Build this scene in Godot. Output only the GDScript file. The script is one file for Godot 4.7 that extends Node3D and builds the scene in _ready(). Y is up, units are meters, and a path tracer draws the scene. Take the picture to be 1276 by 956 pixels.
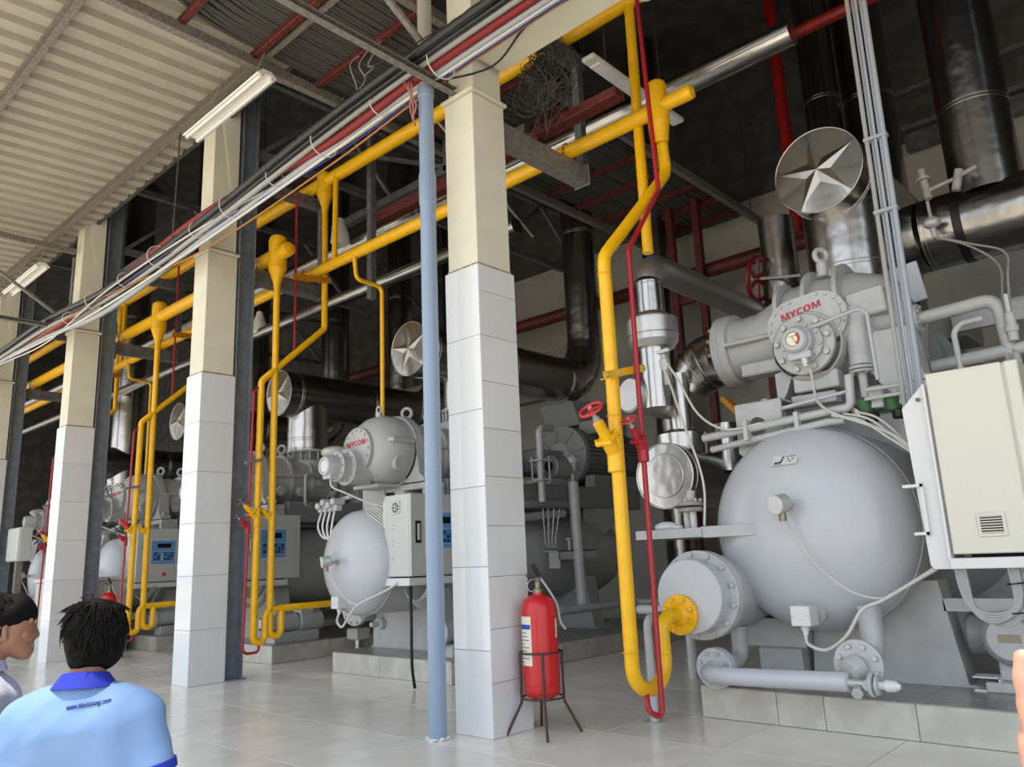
extends Node3D
# ---------------------------------------------------------------- mesh builder
class G:
	var v := PackedVector3Array()
	var n := PackedVector3Array()
	var ix := PackedInt32Array()

	func tri(a: Vector3, b: Vector3, c: Vector3, na: Vector3, nb: Vector3, nc: Vector3) -> void:
		var f := (b - a).cross(c - a)
		if f.length_squared() < 1e-16: return
		var k := v.size()
		if f.dot(na + nb + nc) > 0.0: # front faces run clockwise
			v.append(a); v.append(c); v.append(b); n.append(na); n.append(nc); n.append(nb)
		else:
			v.append(a); v.append(b); v.append(c); n.append(na); n.append(nb); n.append(nc)
		ix.append(k); ix.append(k + 1); ix.append(k + 2)

	func quad(a: Vector3, b: Vector3, c: Vector3, d: Vector3, na: Vector3, nb: Vector3, nc: Vector3, nd: Vector3) -> void:
		tri(a, b, c, na, nb, nc)
		tri(a, c, d, na, nc, nd)

	func flat4(a: Vector3, b: Vector3, c: Vector3, d: Vector3, out: Vector3) -> void:
		var f := (c - a).cross(d - b).normalized()
		if f.dot(out) < 0.0: f = -f
		quad(a, b, c, d, f, f, f, f)

	# box with chamfered edges: centre, full size, bevel
	func box(c: Vector3, s: Vector3, bev := 0.0, b := Basis.IDENTITY) -> G:
		var h := s * 0.5
		bev = minf(bev, minf(h.x, minf(h.y, h.z)) * 0.9)
		var i := h - Vector3(bev, bev, bev)
		for ax in 3:
			var u := (ax + 1) % 3
			var w := (ax + 2) % 3
			for sg in [-1.0, 1.0]:
				var p := []
				for q in [[-1, -1], [1, -1], [1, 1], [-1, 1]]:
					var t := Vector3.ZERO
					t[ax] = h[ax] * sg; t[u] = i[u] * q[0]; t[w] = i[w] * q[1]
					p.append(c + b * t)
				var nn := Vector3.ZERO
				nn[ax] = sg
				nn = b * nn
				quad(p[0], p[1], p[2], p[3], nn, nn, nn, nn)
		if bev > 0.0:
			for ax in 3:
				var u := (ax + 1) % 3
				var w := (ax + 2) % 3
				for su in [-1.0, 1.0]:
					for sw in [-1.0, 1.0]:
						var p := []
						for q in [[0, -1], [0, 1], [1, 1], [1, -1]]:
							var t := Vector3.ZERO
							t[ax] = i[ax] * q[1]
							if q[0] == 0:
								t[u] = h[u] * su; t[w] = i[w] * sw
							else:
								t[u] = i[u] * su; t[w] = h[w] * sw
							p.append(c + b * t)
						var nn := Vector3.ZERO
						nn[u] = su; nn[w] = sw
						nn = b * nn.normalized()
						quad(p[0], p[1], p[2], p[3], nn, nn, nn, nn)
			for sx in [-1.0, 1.0]:
				for sy in [-1.0, 1.0]:
					for sz in [-1.0, 1.0]:
						var nn := b * Vector3(sx, sy, sz).normalized()
						tri(c + b * Vector3(h.x * sx, i.y * sy, i.z * sz), c + b * Vector3(i.x * sx, h.y * sy, i.z * sz), c + b * Vector3(i.x * sx, i.y * sy, h.z * sz), nn, nn, nn)
		return self

	# box given by two corners
	func bx(x0: float, y0: float, z0: float, x1: float, y1: float, z1: float, bev := 0.0) -> G:
		return box(Vector3(x0 + x1, y0 + y1, z0 + z1) * 0.5, Vector3(absf(x1 - x0), absf(y1 - y0), absf(z1 - z0)), bev)

	# rectangular bar from a to b, w across, h along up
	func bar(a: Vector3, b: Vector3, w: float, h: float, up := Vector3.UP, bev := 0.0) -> G:
		var d := b - a
		var z := d.normalized()
		var x := up.cross(z)
		if x.length() < 1e-3: x = Vector3.RIGHT.cross(z)
		x = x.normalized()
		var y := z.cross(x)
		return box((a + b) * 0.5, Vector3(w, h, d.length()), bev, Basis(x, y, z))

	static func frame(ax: Vector3) -> Basis: # z along ax
		var z := ax.normalized()
		var r := Vector3.UP if absf(z.y) < 0.9 else Vector3.RIGHT
		var x := r.cross(z).normalized()
		return Basis(x, z.cross(x), z)

	# surface of revolution: prof = [[radius, distance along axis], ...]; corners sharper than 32 degrees stay sharp
	func lathe(o: Vector3, ax: Vector3, prof: Array, seg := 24, a0 := 0.0, a1 := TAU) -> G:
		var b := frame(ax)
		var np := prof.size()
		var sn := []
		for i in np - 1:
			var d := Vector2(prof[i + 1][0] - prof[i][0], prof[i + 1][1] - prof[i][1])
			sn.append(Vector2(d.y, -d.x).normalized()) # (radial, axial)
		for i in np - 1:
			var n0: Vector2 = sn[i]
			var n1: Vector2 = sn[i]
			if i > 0 and sn[i].dot(sn[i - 1]) > 0.85: n0 = (sn[i] + sn[i - 1]).normalized()
			if i < np - 2 and sn[i].dot(sn[i + 1]) > 0.85: n1 = (sn[i] + sn[i + 1]).normalized()
			for k in seg:
				var t0 := a0 + (a1 - a0) * k / seg
				var t1 := a0 + (a1 - a0) * (k + 1) / seg
				var e0 := b.x * cos(t0) + b.y * sin(t0)
				var e1 := b.x * cos(t1) + b.y * sin(t1)
				var ra: float = prof[i][0]
				var rb: float = prof[i + 1][0]
				var za: Vector3 = o + b.z * prof[i][1]
				var zb: Vector3 = o + b.z * prof[i + 1][1]
				quad(za + e0 * ra, za + e1 * ra, zb + e1 * rb, zb + e0 * rb, e0 * n0.x + b.z * n0.y, e1 * n0.x + b.z * n0.y, e1 * n1.x + b.z * n1.y, e0 * n1.x + b.z * n1.y)
		return self

	func cyl(a: Vector3, b: Vector3, r: float, seg := 16, bev := 0.0, r2 := -1.0) -> G:
		var l := (b - a).length()
		if r2 < 0.0: r2 = r
		if bev > 0.0:
			return lathe(a, b - a, [[0.0, 0.0], [r - bev, 0.0], [r, bev], [r2, l - bev], [r2 - bev, l], [0.0, l]], seg)
		return lathe(a, b - a, [[0.0, 0.0], [r, 0.0], [r2, l], [0.0, l]], seg)

	# pipe along corner points, each corner rounded with radius bend
	static func path(pts: Array, bend: float, step := 15.0) -> Array:
		var out := [pts[0]]
		for i in range(1, pts.size() - 1):
			var p: Vector3 = pts[i]
			var d0: Vector3 = (pts[i] - pts[i - 1])
			var d1: Vector3 = (pts[i + 1] - pts[i])
			var l0 := d0.length()
			var l1 := d1.length()
			d0 = d0.normalized(); d1 = d1.normalized()
			var ang := d0.angle_to(d1)
			if ang < 0.02:
				out.append(p)
				continue
			var cut := minf(bend * tan(ang * 0.5), minf(l0, l1) * 0.49)
			var r := cut / tan(ang * 0.5)
			var c: Vector3 = p + (d1 - d0).normalized() * (r / cos(ang * 0.5))
			var s: Vector3 = p - d0 * cut - c
			var ax := d0.cross(d1).normalized()
			var m := maxi(2, int(ceil(rad_to_deg(ang) / step)))
			for k in m + 1: out.append(c + s.rotated(ax, ang * k / m))
		out.append(pts[-1])
		return out

	func tube(pts: Array, r: float, seg := 12, bend := -1.0, caps := true, step := 15.0) -> G:
		var q := path(pts, (r * 2.2 if bend < 0.0 else bend), step)
		return sweep(q, [r], seg, caps)

	func sweep(q: Array, rs: Array, seg := 12, caps := true) -> G:
		var m := q.size()
		var x := Vector3.ZERO
		var pe := []
		var pn := []
		var tl := Vector3.ZERO
		for i in m:
			var t: Vector3 = ((q[mini(i + 1, m - 1)] - q[i]).normalized() + (q[i] - q[maxi(i - 1, 0)]).normalized()).normalized()
			if i == 0: x = frame(t).x
			else:
				var ax := tl.cross(t)
				if ax.length() > 1e-6: x = x.rotated(ax.normalized(), tl.angle_to(t))
				x = (x - t * x.dot(t)).normalized()
			tl = t
			var y := t.cross(x)
			var r: float = rs[mini(i, rs.size() - 1)]
			var ring := PackedVector3Array()
			var rn := PackedVector3Array()
			for k in seg:
				var e := x * cos(TAU * k / seg) + y * sin(TAU * k / seg)
				rn.append(e); ring.append(q[i] + e * r)
			pe.append(ring); pn.append(rn)
			if caps and (i == 0 or i == m - 1):
				var nn: Vector3 = -t if i == 0 else t
				for k in seg: tri(q[i], ring[k], ring[(k + 1) % seg], nn, nn, nn)
			if i > 0:
				for k in seg:
					var k1 := (k + 1) % seg
					quad(pe[i - 1][k], pe[i - 1][k1], ring[k1], ring[k], pn[i - 1][k], pn[i - 1][k1], rn[k1], rn[k])
		return self

	# smooth curve through points
	static func curve(pts: Array, sub := 6) -> Array:
		var out := []
		for i in pts.size() - 1:
			var p0: Vector3 = pts[maxi(i - 1, 0)]
			var p3: Vector3 = pts[mini(i + 2, pts.size() - 1)]
			for k in sub: out.append((pts[i] as Vector3).cubic_interpolate(pts[i + 1], p0, p3, float(k) / sub))
		out.append(pts[-1])
		return out

	func cable(pts: Array, r: float, seg := 6, sub := 6) -> G:
		return sweep(curve(pts, sub), [r], seg)

	func ring(o: Vector3, ax: Vector3, R: float, r: float, seg := 24, sub := 8, a0 := 0.0, a1 := TAU) -> G:
		var b := frame(ax)
		var q := []
		var m := seg
		for k in m + 1: 
			var t := a0 + (a1 - a0) * k / m
			q.append(o + (b.x * cos(t) + b.y * sin(t)) * R)
		if a1 - a0 > TAU - 0.01:
			for k in m:
				for j in sub:
					var P := []
					var N := []
					for z in [[k, j], [k + 1, j], [k + 1, j + 1], [k, j + 1]]:
						var t: float = TAU * z[0] / m
						var u: float = TAU * z[1] / sub
						var e := b.x * cos(t) + b.y * sin(t)
						var nn := e * cos(u) + b.z * sin(u)
						P.append(o + e * R + nn * r); N.append(nn)
					quad(P[0], P[1], P[2], P[3], N[0], N[1], N[2], N[3])
			return self
		return sweep(q, [r], sub)

	# hexagonal bolt heads on a circle
	func bolts(o: Vector3, ax: Vector3, R: float, cnt: int, r: float, h: float, a0 := 0.0, seg := 6) -> G:
		var b := frame(ax)
		for k in cnt:
			var t := a0 + TAU * k / cnt
			var p := o + (b.x * cos(t) + b.y * sin(t)) * R
			cyl(p, p + b.z * h, r, seg, r * 0.2)
		return self

	func ball(o: Vector3, r: float, seg := 14, sc := Vector3.ONE, b := Basis.IDENTITY) -> G:
		var rows := int(seg * 0.5) + 1
		for i in rows:
			for k in seg:
				var P := []
				var N := []
				for z in [[i, k], [i, k + 1], [i + 1, k + 1], [i + 1, k]]:
					var a: float = PI * z[0] / rows
					var t: float = TAU * z[1] / seg
					var e := Vector3(sin(a) * cos(t), cos(a), sin(a) * sin(t))
					P.append(o + b * (e * sc * r)); N.append((b * (e / sc)).normalized())
				quad(P[0], P[1], P[2], P[3], N[0], N[1], N[2], N[3])
		return self

	# polygon (in the plane of basis x, y at o) pushed out along basis z by depth d
	func ext(poly: PackedVector2Array, o: Vector3, b: Basis, d: float) -> G:
		var id := Geometry2D.triangulate_polygon(poly)
		var z := b.z * d
		for k in range(0, id.size(), 3):
			var A := o + b.x * poly[id[k]].x + b.y * poly[id[k]].y
			var B := o + b.x * poly[id[k + 1]].x + b.y * poly[id[k + 1]].y
			var C := o + b.x * poly[id[k + 2]].x + b.y * poly[id[k + 2]].y
			var s := b.z * signf(d)
			tri(A, B, C, -s, -s, -s); tri(A + z, B + z, C + z, s, s, s)
		var area := 0.0
		for i in poly.size():
			var p := poly[i]
			var q := poly[(i + 1) % poly.size()]
			area += p.cross(q)
		for i in poly.size():
			var p := poly[i]
			var q := poly[(i + 1) % poly.size()]
			var e := Vector2(q.y - p.y, p.x - q.x).normalized() * signf(area)
			var nn := (b.x * e.x + b.y * e.y).normalized()
			var A := o + b.x * p.x + b.y * p.y
			var B := o + b.x * q.x + b.y * q.y
			quad(A, B, B + z, A + z, nn, nn, nn, nn)
		return self

	# ring of metal with a hole
	func washer(o: Vector3, ax: Vector3, r0: float, r1: float, d: float, seg := 28) -> G:
		return lathe(o, ax, [[r0, 0.0], [r1, 0.0], [r1, d], [r0, d], [r0, 0.0]], seg)

	func mesh_of(m: Mesh, xf: Transform3D) -> G:
		for s in m.get_surface_count():
			var a := m.surface_get_arrays(s)
			var vv: PackedVector3Array = a[Mesh.ARRAY_VERTEX]
			var nn: PackedVector3Array = a[Mesh.ARRAY_NORMAL]
			var ii: PackedInt32Array = a[Mesh.ARRAY_INDEX] if a[Mesh.ARRAY_INDEX] != null else PackedInt32Array(range(vv.size()))
			for k in range(0, ii.size(), 3):
				tri(xf * vv[ii[k]], xf * vv[ii[k + 1]], xf * vv[ii[k + 2]], (xf.basis * nn[ii[k]]).normalized(), (xf.basis * nn[ii[k + 1]]).normalized(), (xf.basis * nn[ii[k + 2]]).normalized())
		return self

	func add(o: G, xf: Transform3D) -> G:
		for k in range(0, o.ix.size(), 3):
			var a := o.ix[k]
			var b := o.ix[k + 1]
			var c := o.ix[k + 2]
			tri(xf * o.v[a], xf * o.v[b], xf * o.v[c], (xf.basis * o.n[a]).normalized(), (xf.basis * o.n[b]).normalized(), (xf.basis * o.n[c]).normalized())
		return self

# ---------------------------------------------------------------- scene tree helpers
var M := {}
var used := {}
var tri_count := 0

func numbered(s: String) -> String:
	if not used.has(s):
		used[s] = 0
		return s
	used[s] += 1
	return "%s_%03d" % [s, used[s]]

func tag(o: Node3D, label := "", category := "", group := "", kind := "") -> Node3D:
	if label != "": o.set_meta("label", label)
	if category != "": o.set_meta("category", category)
	if group != "": o.set_meta("group", group)
	if kind != "": o.set_meta("kind", kind)
	return o

func thing(called: String, label: String, category: String, at: Vector3, group := "", kind := "") -> Node3D:
	var o := Node3D.new()
	o.name = numbered(called)
	add_child(o)
	o.position = at
	tag(o, label, category, group, kind)
	return o

func where(o: Node) -> Vector3:
	var p := Vector3.ZERO
	while o != null and o != self and o is Node3D:
		p += (o as Node3D).position
		o = o.get_parent()
	return p

# one named mesh from a builder whose numbers are world coordinates
func put(called: String, g: G, m: String, parent: Node3D = null, base = null) -> MeshInstance3D:
	var o := MeshInstance3D.new()
	var off := Vector3.ZERO
	if parent == null:
		var lo := Vector3.INF
		var hi := -Vector3.INF
		for p in g.v:
			lo = lo.min(p); hi = hi.max(p)
		off = Vector3((lo.x + hi.x) * 0.5, lo.y, (lo.z + hi.z) * 0.5)
		o.name = numbered(called)
		add_child(o)
		o.position = off
	else:
		o.name = called
		parent.add_child(o, true)
		off = where(parent)
	var v := g.v.duplicate()
	for i in v.size(): v[i] -= off
	var a := []
	a.resize(Mesh.ARRAY_MAX)
	a[Mesh.ARRAY_VERTEX] = v
	a[Mesh.ARRAY_NORMAL] = g.n
	a[Mesh.ARRAY_INDEX] = g.ix
	var me := ArrayMesh.new()
	me.add_surface_from_arrays(Mesh.PRIMITIVE_TRIANGLES, a)
	me.surface_set_material(0, M[m])
	o.mesh = me
	tri_count += g.ix.size() / 3
	return o

func one(called: String, g: G, m: String, label: String, category: String, group := "", kind := "") -> MeshInstance3D:
	var o := put(called, g, m)
	tag(o, label, category, group, kind)
	return o

func P(x: float, y: float, z: float) -> Vector3:
	return Vector3(x, y, z)

# lettering as a thin solid: centre, baseline direction x and up y given by basis, height of capitals
func lettering(txt: String, at: Vector3, b: Basis, h: float, depth := 0.004, bold := true, squeeze := 1.0, face := "Droid Sans") -> G:
	var t := TextMesh.new()
	var f := SystemFont.new()
	f.font_names = PackedStringArray([face])
	f.font_weight = 700 if bold else 400
	t.font = f
	t.font_size = 64
	t.pixel_size = h / 46.0
	t.depth = depth
	t.text = txt
	t.horizontal_alignment = HORIZONTAL_ALIGNMENT_CENTER
	t.vertical_alignment = VERTICAL_ALIGNMENT_CENTER
	return G.new().mesh_of(t, Transform3D(Basis(b.x * squeeze, b.y, b.z), at))

# ---------------------------------------------------------------- materials
func mat(id: String, c: Color, rough := 0.5, metal := 0.0, spec := 0.5) -> StandardMaterial3D:
	var m := StandardMaterial3D.new()
	m.albedo_color = c
	m.roughness = rough
	m.metallic = metal
	m.metallic_specular = spec
	m.cull_mode = BaseMaterial3D.CULL_DISABLED
	M[id] = m
	return m

func noise_tex(sd: int, freq: float, c0: Color, c1: Color, oct := 4, size := 512, lo := 0.3, hi := 0.7) -> NoiseTexture2D:
	var n := FastNoiseLite.new()
	n.seed = sd
	n.frequency = freq
	n.fractal_octaves = oct
	var g := Gradient.new()
	g.offsets = PackedFloat32Array([lo, hi])
	g.colors = PackedColorArray([c0, c1])
	var t := NoiseTexture2D.new()
	t.width = size
	t.height = size
	t.seamless = true
	t.noise = n
	t.color_ramp = g
	return t

func worn(id: String, c0: Color, c1: Color, rough: float, metal: float, sc: float, sd := 1, freq := 0.01, lo := 0.3, hi := 0.7) -> StandardMaterial3D:
	var m := mat(id, Color.WHITE, rough, metal)
	m.albedo_texture = noise_tex(sd, freq, c0, c1, 5, 512, lo, hi)
	m.uv1_triplanar = true
	m.uv1_world_triplanar = true
	m.uv1_scale = Vector3.ONE * sc
	return m

func materials() -> void:
	for k in 3:
		var d := [0.0, -0.018, 0.014][k] as float
		worn("floor_tile_%d" % k, Color(0.90 + d, 0.875 + d, 0.82 + d), Color(0.935 + d, 0.91 + d, 0.86 + d), 0.2, 0.0, 0.28, 5 + k, 0.012, 0.25, 0.75)
	worn("grout", Color(0.24, 0.22, 0.19), Color(0.34, 0.31, 0.27), 0.9, 0.0, 0.7, 9)
	worn("yard", Color(0.66, 0.63, 0.57), Color(0.74, 0.71, 0.65), 0.9, 0.0, 0.2, 10)
	for k in 3:
		var d := [0.0, -0.015, 0.012][k] as float
		mat("white_tile_%d" % k, Color(0.84 + d, 0.845 + d, 0.84 + d), 0.09)
	for k in 2:
		var d := k * 0.02
		worn("plinth_tile_%d" % k, Color(0.73 - d, 0.715 - d, 0.67 - d), Color(0.79 - d, 0.775 - d, 0.73 - d), 0.25, 0.0, 0.5, 13 + k)
	worn("plinth_top", Color(0.55, 0.53, 0.50), Color(0.63, 0.61, 0.58), 0.3, 0.0, 0.5, 17)
	worn("cream_wall", Color(0.84, 0.825, 0.745), Color(0.855, 0.84, 0.765), 0.85, 0.0, 0.4, 20)
	worn("cream_dirty", Color(0.55, 0.49, 0.40), Color(0.72, 0.67, 0.55), 0.9, 0.0, 2.0, 21, 0.02)
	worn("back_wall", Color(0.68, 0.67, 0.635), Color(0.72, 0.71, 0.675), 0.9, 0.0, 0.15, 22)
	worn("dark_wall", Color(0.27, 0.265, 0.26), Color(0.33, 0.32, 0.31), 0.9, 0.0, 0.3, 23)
	worn("canopy_sheet", Color(0.625, 0.60, 0.55), Color(0.66, 0.635, 0.585), 0.6, 0.0, 0.2, 24, 0.012, 0.2, 0.8)
	worn("deck_sheet", Color(0.27, 0.26, 0.25), Color(0.36, 0.35, 0.33), 0.75, 0.0, 0.4, 25)
	worn("purlin_grey", Color(0.43, 0.405, 0.38), Color(0.52, 0.495, 0.465), 0.7, 0.1, 0.9, 26, 0.03)
	worn("steel_dark", Color(0.36, 0.37, 0.38), Color(0.43, 0.435, 0.44), 0.55, 0.2, 0.8, 27)
	worn("steel_blue", Color(0.44, 0.47, 0.50), Color(0.49, 0.515, 0.54), 0.45, 0.2, 0.8, 28)
	worn("steel_grey", Color(0.47, 0.46, 0.445), Color(0.53, 0.52, 0.50), 0.55, 0.2, 1.0, 29, 0.015)
	worn("red_steel", Color(0.27, 0.085, 0.07), Color(0.40, 0.145, 0.12), 0.6, 0.0, 0.9, 30, 0.02)
	worn("red_main", Color(0.46, 0.05, 0.035), Color(0.55, 0.075, 0.05), 0.4, 0.0, 0.9, 31)
	worn("yellow", Color(0.92, 0.69, 0.035), Color(0.95, 0.73, 0.05), 0.33, 0.0, 0.8, 32)
	worn("yellow_old", Color(0.60, 0.40, 0.07), Color(0.80, 0.52, 0.05), 0.5, 0.0, 1.5, 33, 0.03)
	mat("red_pipe", Color(0.64, 0.12, 0.16), 0.33)
	mat("red_wheel", Color(0.80, 0.20, 0.22), 0.4)
	mat("red_wheel_dark", Color(0.48, 0.06, 0.08), 0.4)
	worn("machine", Color(0.70, 0.705, 0.70), Color(0.73, 0.735, 0.73), 0.32, 0.0, 0.6, 34)
	mat("machine_gloss", Color(0.74, 0.75, 0.765), 0.22)
	worn("machine_dusty", Color(0.55, 0.54, 0.51), Color(0.64, 0.63, 0.61), 0.55, 0.0, 1.2, 35, 0.012)
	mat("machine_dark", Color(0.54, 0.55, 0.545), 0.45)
	mat("motor", Color(0.56, 0.57, 0.56), 0.45)
	mat("bolt", Color(0.72, 0.72, 0.70), 0.35, 0.3)
	mat("bolt_dark", Color(0.38, 0.37, 0.35), 0.45, 0.6)
	mat("cabinet_cream", Color(0.82, 0.81, 0.745), 0.4)
	mat("cabinet_grey", Color(0.76, 0.765, 0.745), 0.4)
	mat("white_paint", Color(0.84, 0.84, 0.83), 0.35)
	mat("gap", Color(0.05, 0.045, 0.045), 0.8)
	mat("black", Color(0.035, 0.035, 0.035), 0.5)
	mat("screen_blue", Color(0.40, 0.60, 0.80), 0.3)
	mat("screen_blue_dark", Color(0.28, 0.48, 0.68), 0.3)
	mat("screen_lcd", Color(0.10, 0.12, 0.11), 0.15)
	mat("button_dark", Color(0.03, 0.07, 0.12), 0.4)
	mat("button_white", Color(0.85, 0.87, 0.86), 0.4)
	var cn := FastNoiseLite.new()
	cn.seed = 77
	cn.frequency = 0.006
	cn.fractal_octaves = 3
	var ct := NoiseTexture2D.new()
	ct.width = 512; ct.height = 512; ct.seamless = true; ct.as_normal_map = true; ct.bump_strength = 5.0
	ct.noise = cn
	for q in [["chrome", Color(0.72, 0.71, 0.69), 0.24, 0.35], ["chrome_dark", Color(0.62, 0.61, 0.59), 0.24, 0.5], ["chrome_star", Color(0.66, 0.65, 0.62), 0.25, 0.15], ["chrome_pale", Color(0.80, 0.795, 0.78), 0.42, 0.3]]:
		var m := mat(q[0], q[1], q[2], 1.0)
		m.normal_enabled = true
		m.normal_texture = ct
		m.normal_scale = q[3]
		m.uv1_triplanar = true
		m.uv1_world_triplanar = true
		m.uv1_scale = Vector3.ONE * 0.7
	mat("chrome_seam", Color(0.80, 0.79, 0.77), 0.25, 1.0)
	mat("pole_blue", Color(0.53, 0.60, 0.68), 0.33)
	mat("pole_beige", Color(0.62, 0.60, 0.56), 0.55)
	mat("conduit_grey", Color(0.60, 0.62, 0.65), 0.4)
	mat("conduit_black", Color(0.10, 0.105, 0.11), 0.35)
	mat("conduit_red", Color(0.50, 0.125, 0.13), 0.6)
	mat("pipe_grey", Color(0.60, 0.60, 0.59), 0.45)
	mat("cable_white", Color(0.80, 0.79, 0.76), 0.5)
	mat("cable_grey", Color(0.62, 0.615, 0.60), 0.5)
	mat("wire_old", Color(0.26, 0.245, 0.23), 0.6)
	mat("cable_blue", Color(0.12, 0.16, 0.45), 0.5)
	mat("cable_orange", Color(0.66, 0.42, 0.16), 0.5)
	mat("power_cable", Color(0.30, 0.295, 0.285), 0.55)
	mat("cable_black", Color(0.05, 0.05, 0.05), 0.5)
	mat("cable_pink", Color(0.62, 0.40, 0.36), 0.6)
	mat("lamp_case", Color(0.88, 0.87, 0.83), 0.4)
	mat("lamp_tube", Color(0.93, 0.92, 0.92), 0.25)
	mat("extinguisher", Color(0.76, 0.12, 0.13), 0.3)
	mat("label_paper", Color(0.86, 0.84, 0.76), 0.6)
	mat("label_blue", Color(0.15, 0.24, 0.62), 0.5)
	mat("label_ink", Color(0.12, 0.12, 0.12), 0.6)
	mat("rack", Color(0.31, 0.22, 0.20), 0.55, 0.3)
	mat("brass", Color(0.55, 0.51, 0.44), 0.4, 0.7)
	mat("logo_red", Color(0.72, 0.03, 0.08), 0.4)
	mat("green", Color(0.20, 0.36, 0.20), 0.5)
	mat("dial_white", Color(0.92, 0.90, 0.78), 0.3)
	mat("skin", Color(0.56, 0.40, 0.32), 0.6).subsurf_scatter_strength = 0.1
	mat("skin_pale", Color(0.74, 0.54, 0.46), 0.5)
	mat("nail", Color(0.90, 0.66, 0.64), 0.3)
	mat("hair", Color(0.045, 0.043, 0.045), 0.75, 0.0, 0.25)
	mat("shirt_blue", Color(0.40, 0.52, 0.70), 0.8)
	mat("shirt_navy", Color(0.06, 0.15, 0.60), 0.8)
	mat("shirt_ink", Color(0.05, 0.12, 0.45), 0.8)
	worn("shirt_print", Color(0.58, 0.60, 0.74), Color(0.80, 0.82, 0.90), 0.85, 0.0, 6.0, 60, 0.05, 0.42, 0.58)
	mat("trousers", Color(0.07, 0.075, 0.09), 0.85)
	mat("shoe", Color(0.04, 0.035, 0.03), 0.5)

# ---------------------------------------------------------------- the whole scene
func _ready() -> void:
	var cam := Camera3D.new()
	cam.name = "camera"
	cam.fov = 52.42
	cam.position = Vector3(5.5605, 1.6848, 5.6626)
	cam.rotation = Vector3(0.21881, 0.73643, -0.042467)
	cam.near = 0.05
	cam.far = 300.0
	add_child(cam)
	var sm := ProceduralSkyMaterial.new()
	sm.sky_top_color = Color(0.80, 0.87, 0.97)
	sm.sky_horizon_color = Color(0.97, 0.97, 0.97)
	sm.ground_bottom_color = Color(0.55, 0.53, 0.50)
	sm.ground_horizon_color = Color(0.80, 0.79, 0.77)
	sm.sky_curve = 0.2
	var sky := Sky.new()
	sky.sky_material = sm
	var env := Environment.new()
	env.background_mode = Environment.BG_SKY
	env.sky = sky
	env.background_energy_multiplier = 1.6
	env.ambient_light_source = Environment.AMBIENT_SOURCE_SKY
	env.tonemap_mode = Environment.TONE_MAPPER_LINEAR
	env.tonemap_exposure = 1.35
	env.sdfgi_enabled = true
	env.ssao_enabled = true
	env.ssil_enabled = true
	var we := WorldEnvironment.new()
	we.name = "world_environment"
	we.environment = env
	add_child(we)
	var sun := DirectionalLight3D.new()
	sun.name = "sun"
	sun.light_color = Color(1.0, 0.95, 0.86)
	sun.light_energy = 2.0
	sun.light_angular_distance = 3.0
	sun.shadow_enabled = true
	add_child(sun)
	sun.rotation_degrees = Vector3(-80, 25, 0)
	materials()
	structure()
	machines()
	pipework()
	overhead()
	small_things()
	people()

# ---------------------------------------------------------------- setting
const WX := 0.5166
const WZ := 0.5825
const COLX := [0.0, -6.30, -12.41, -18.6, -24.8]

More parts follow.
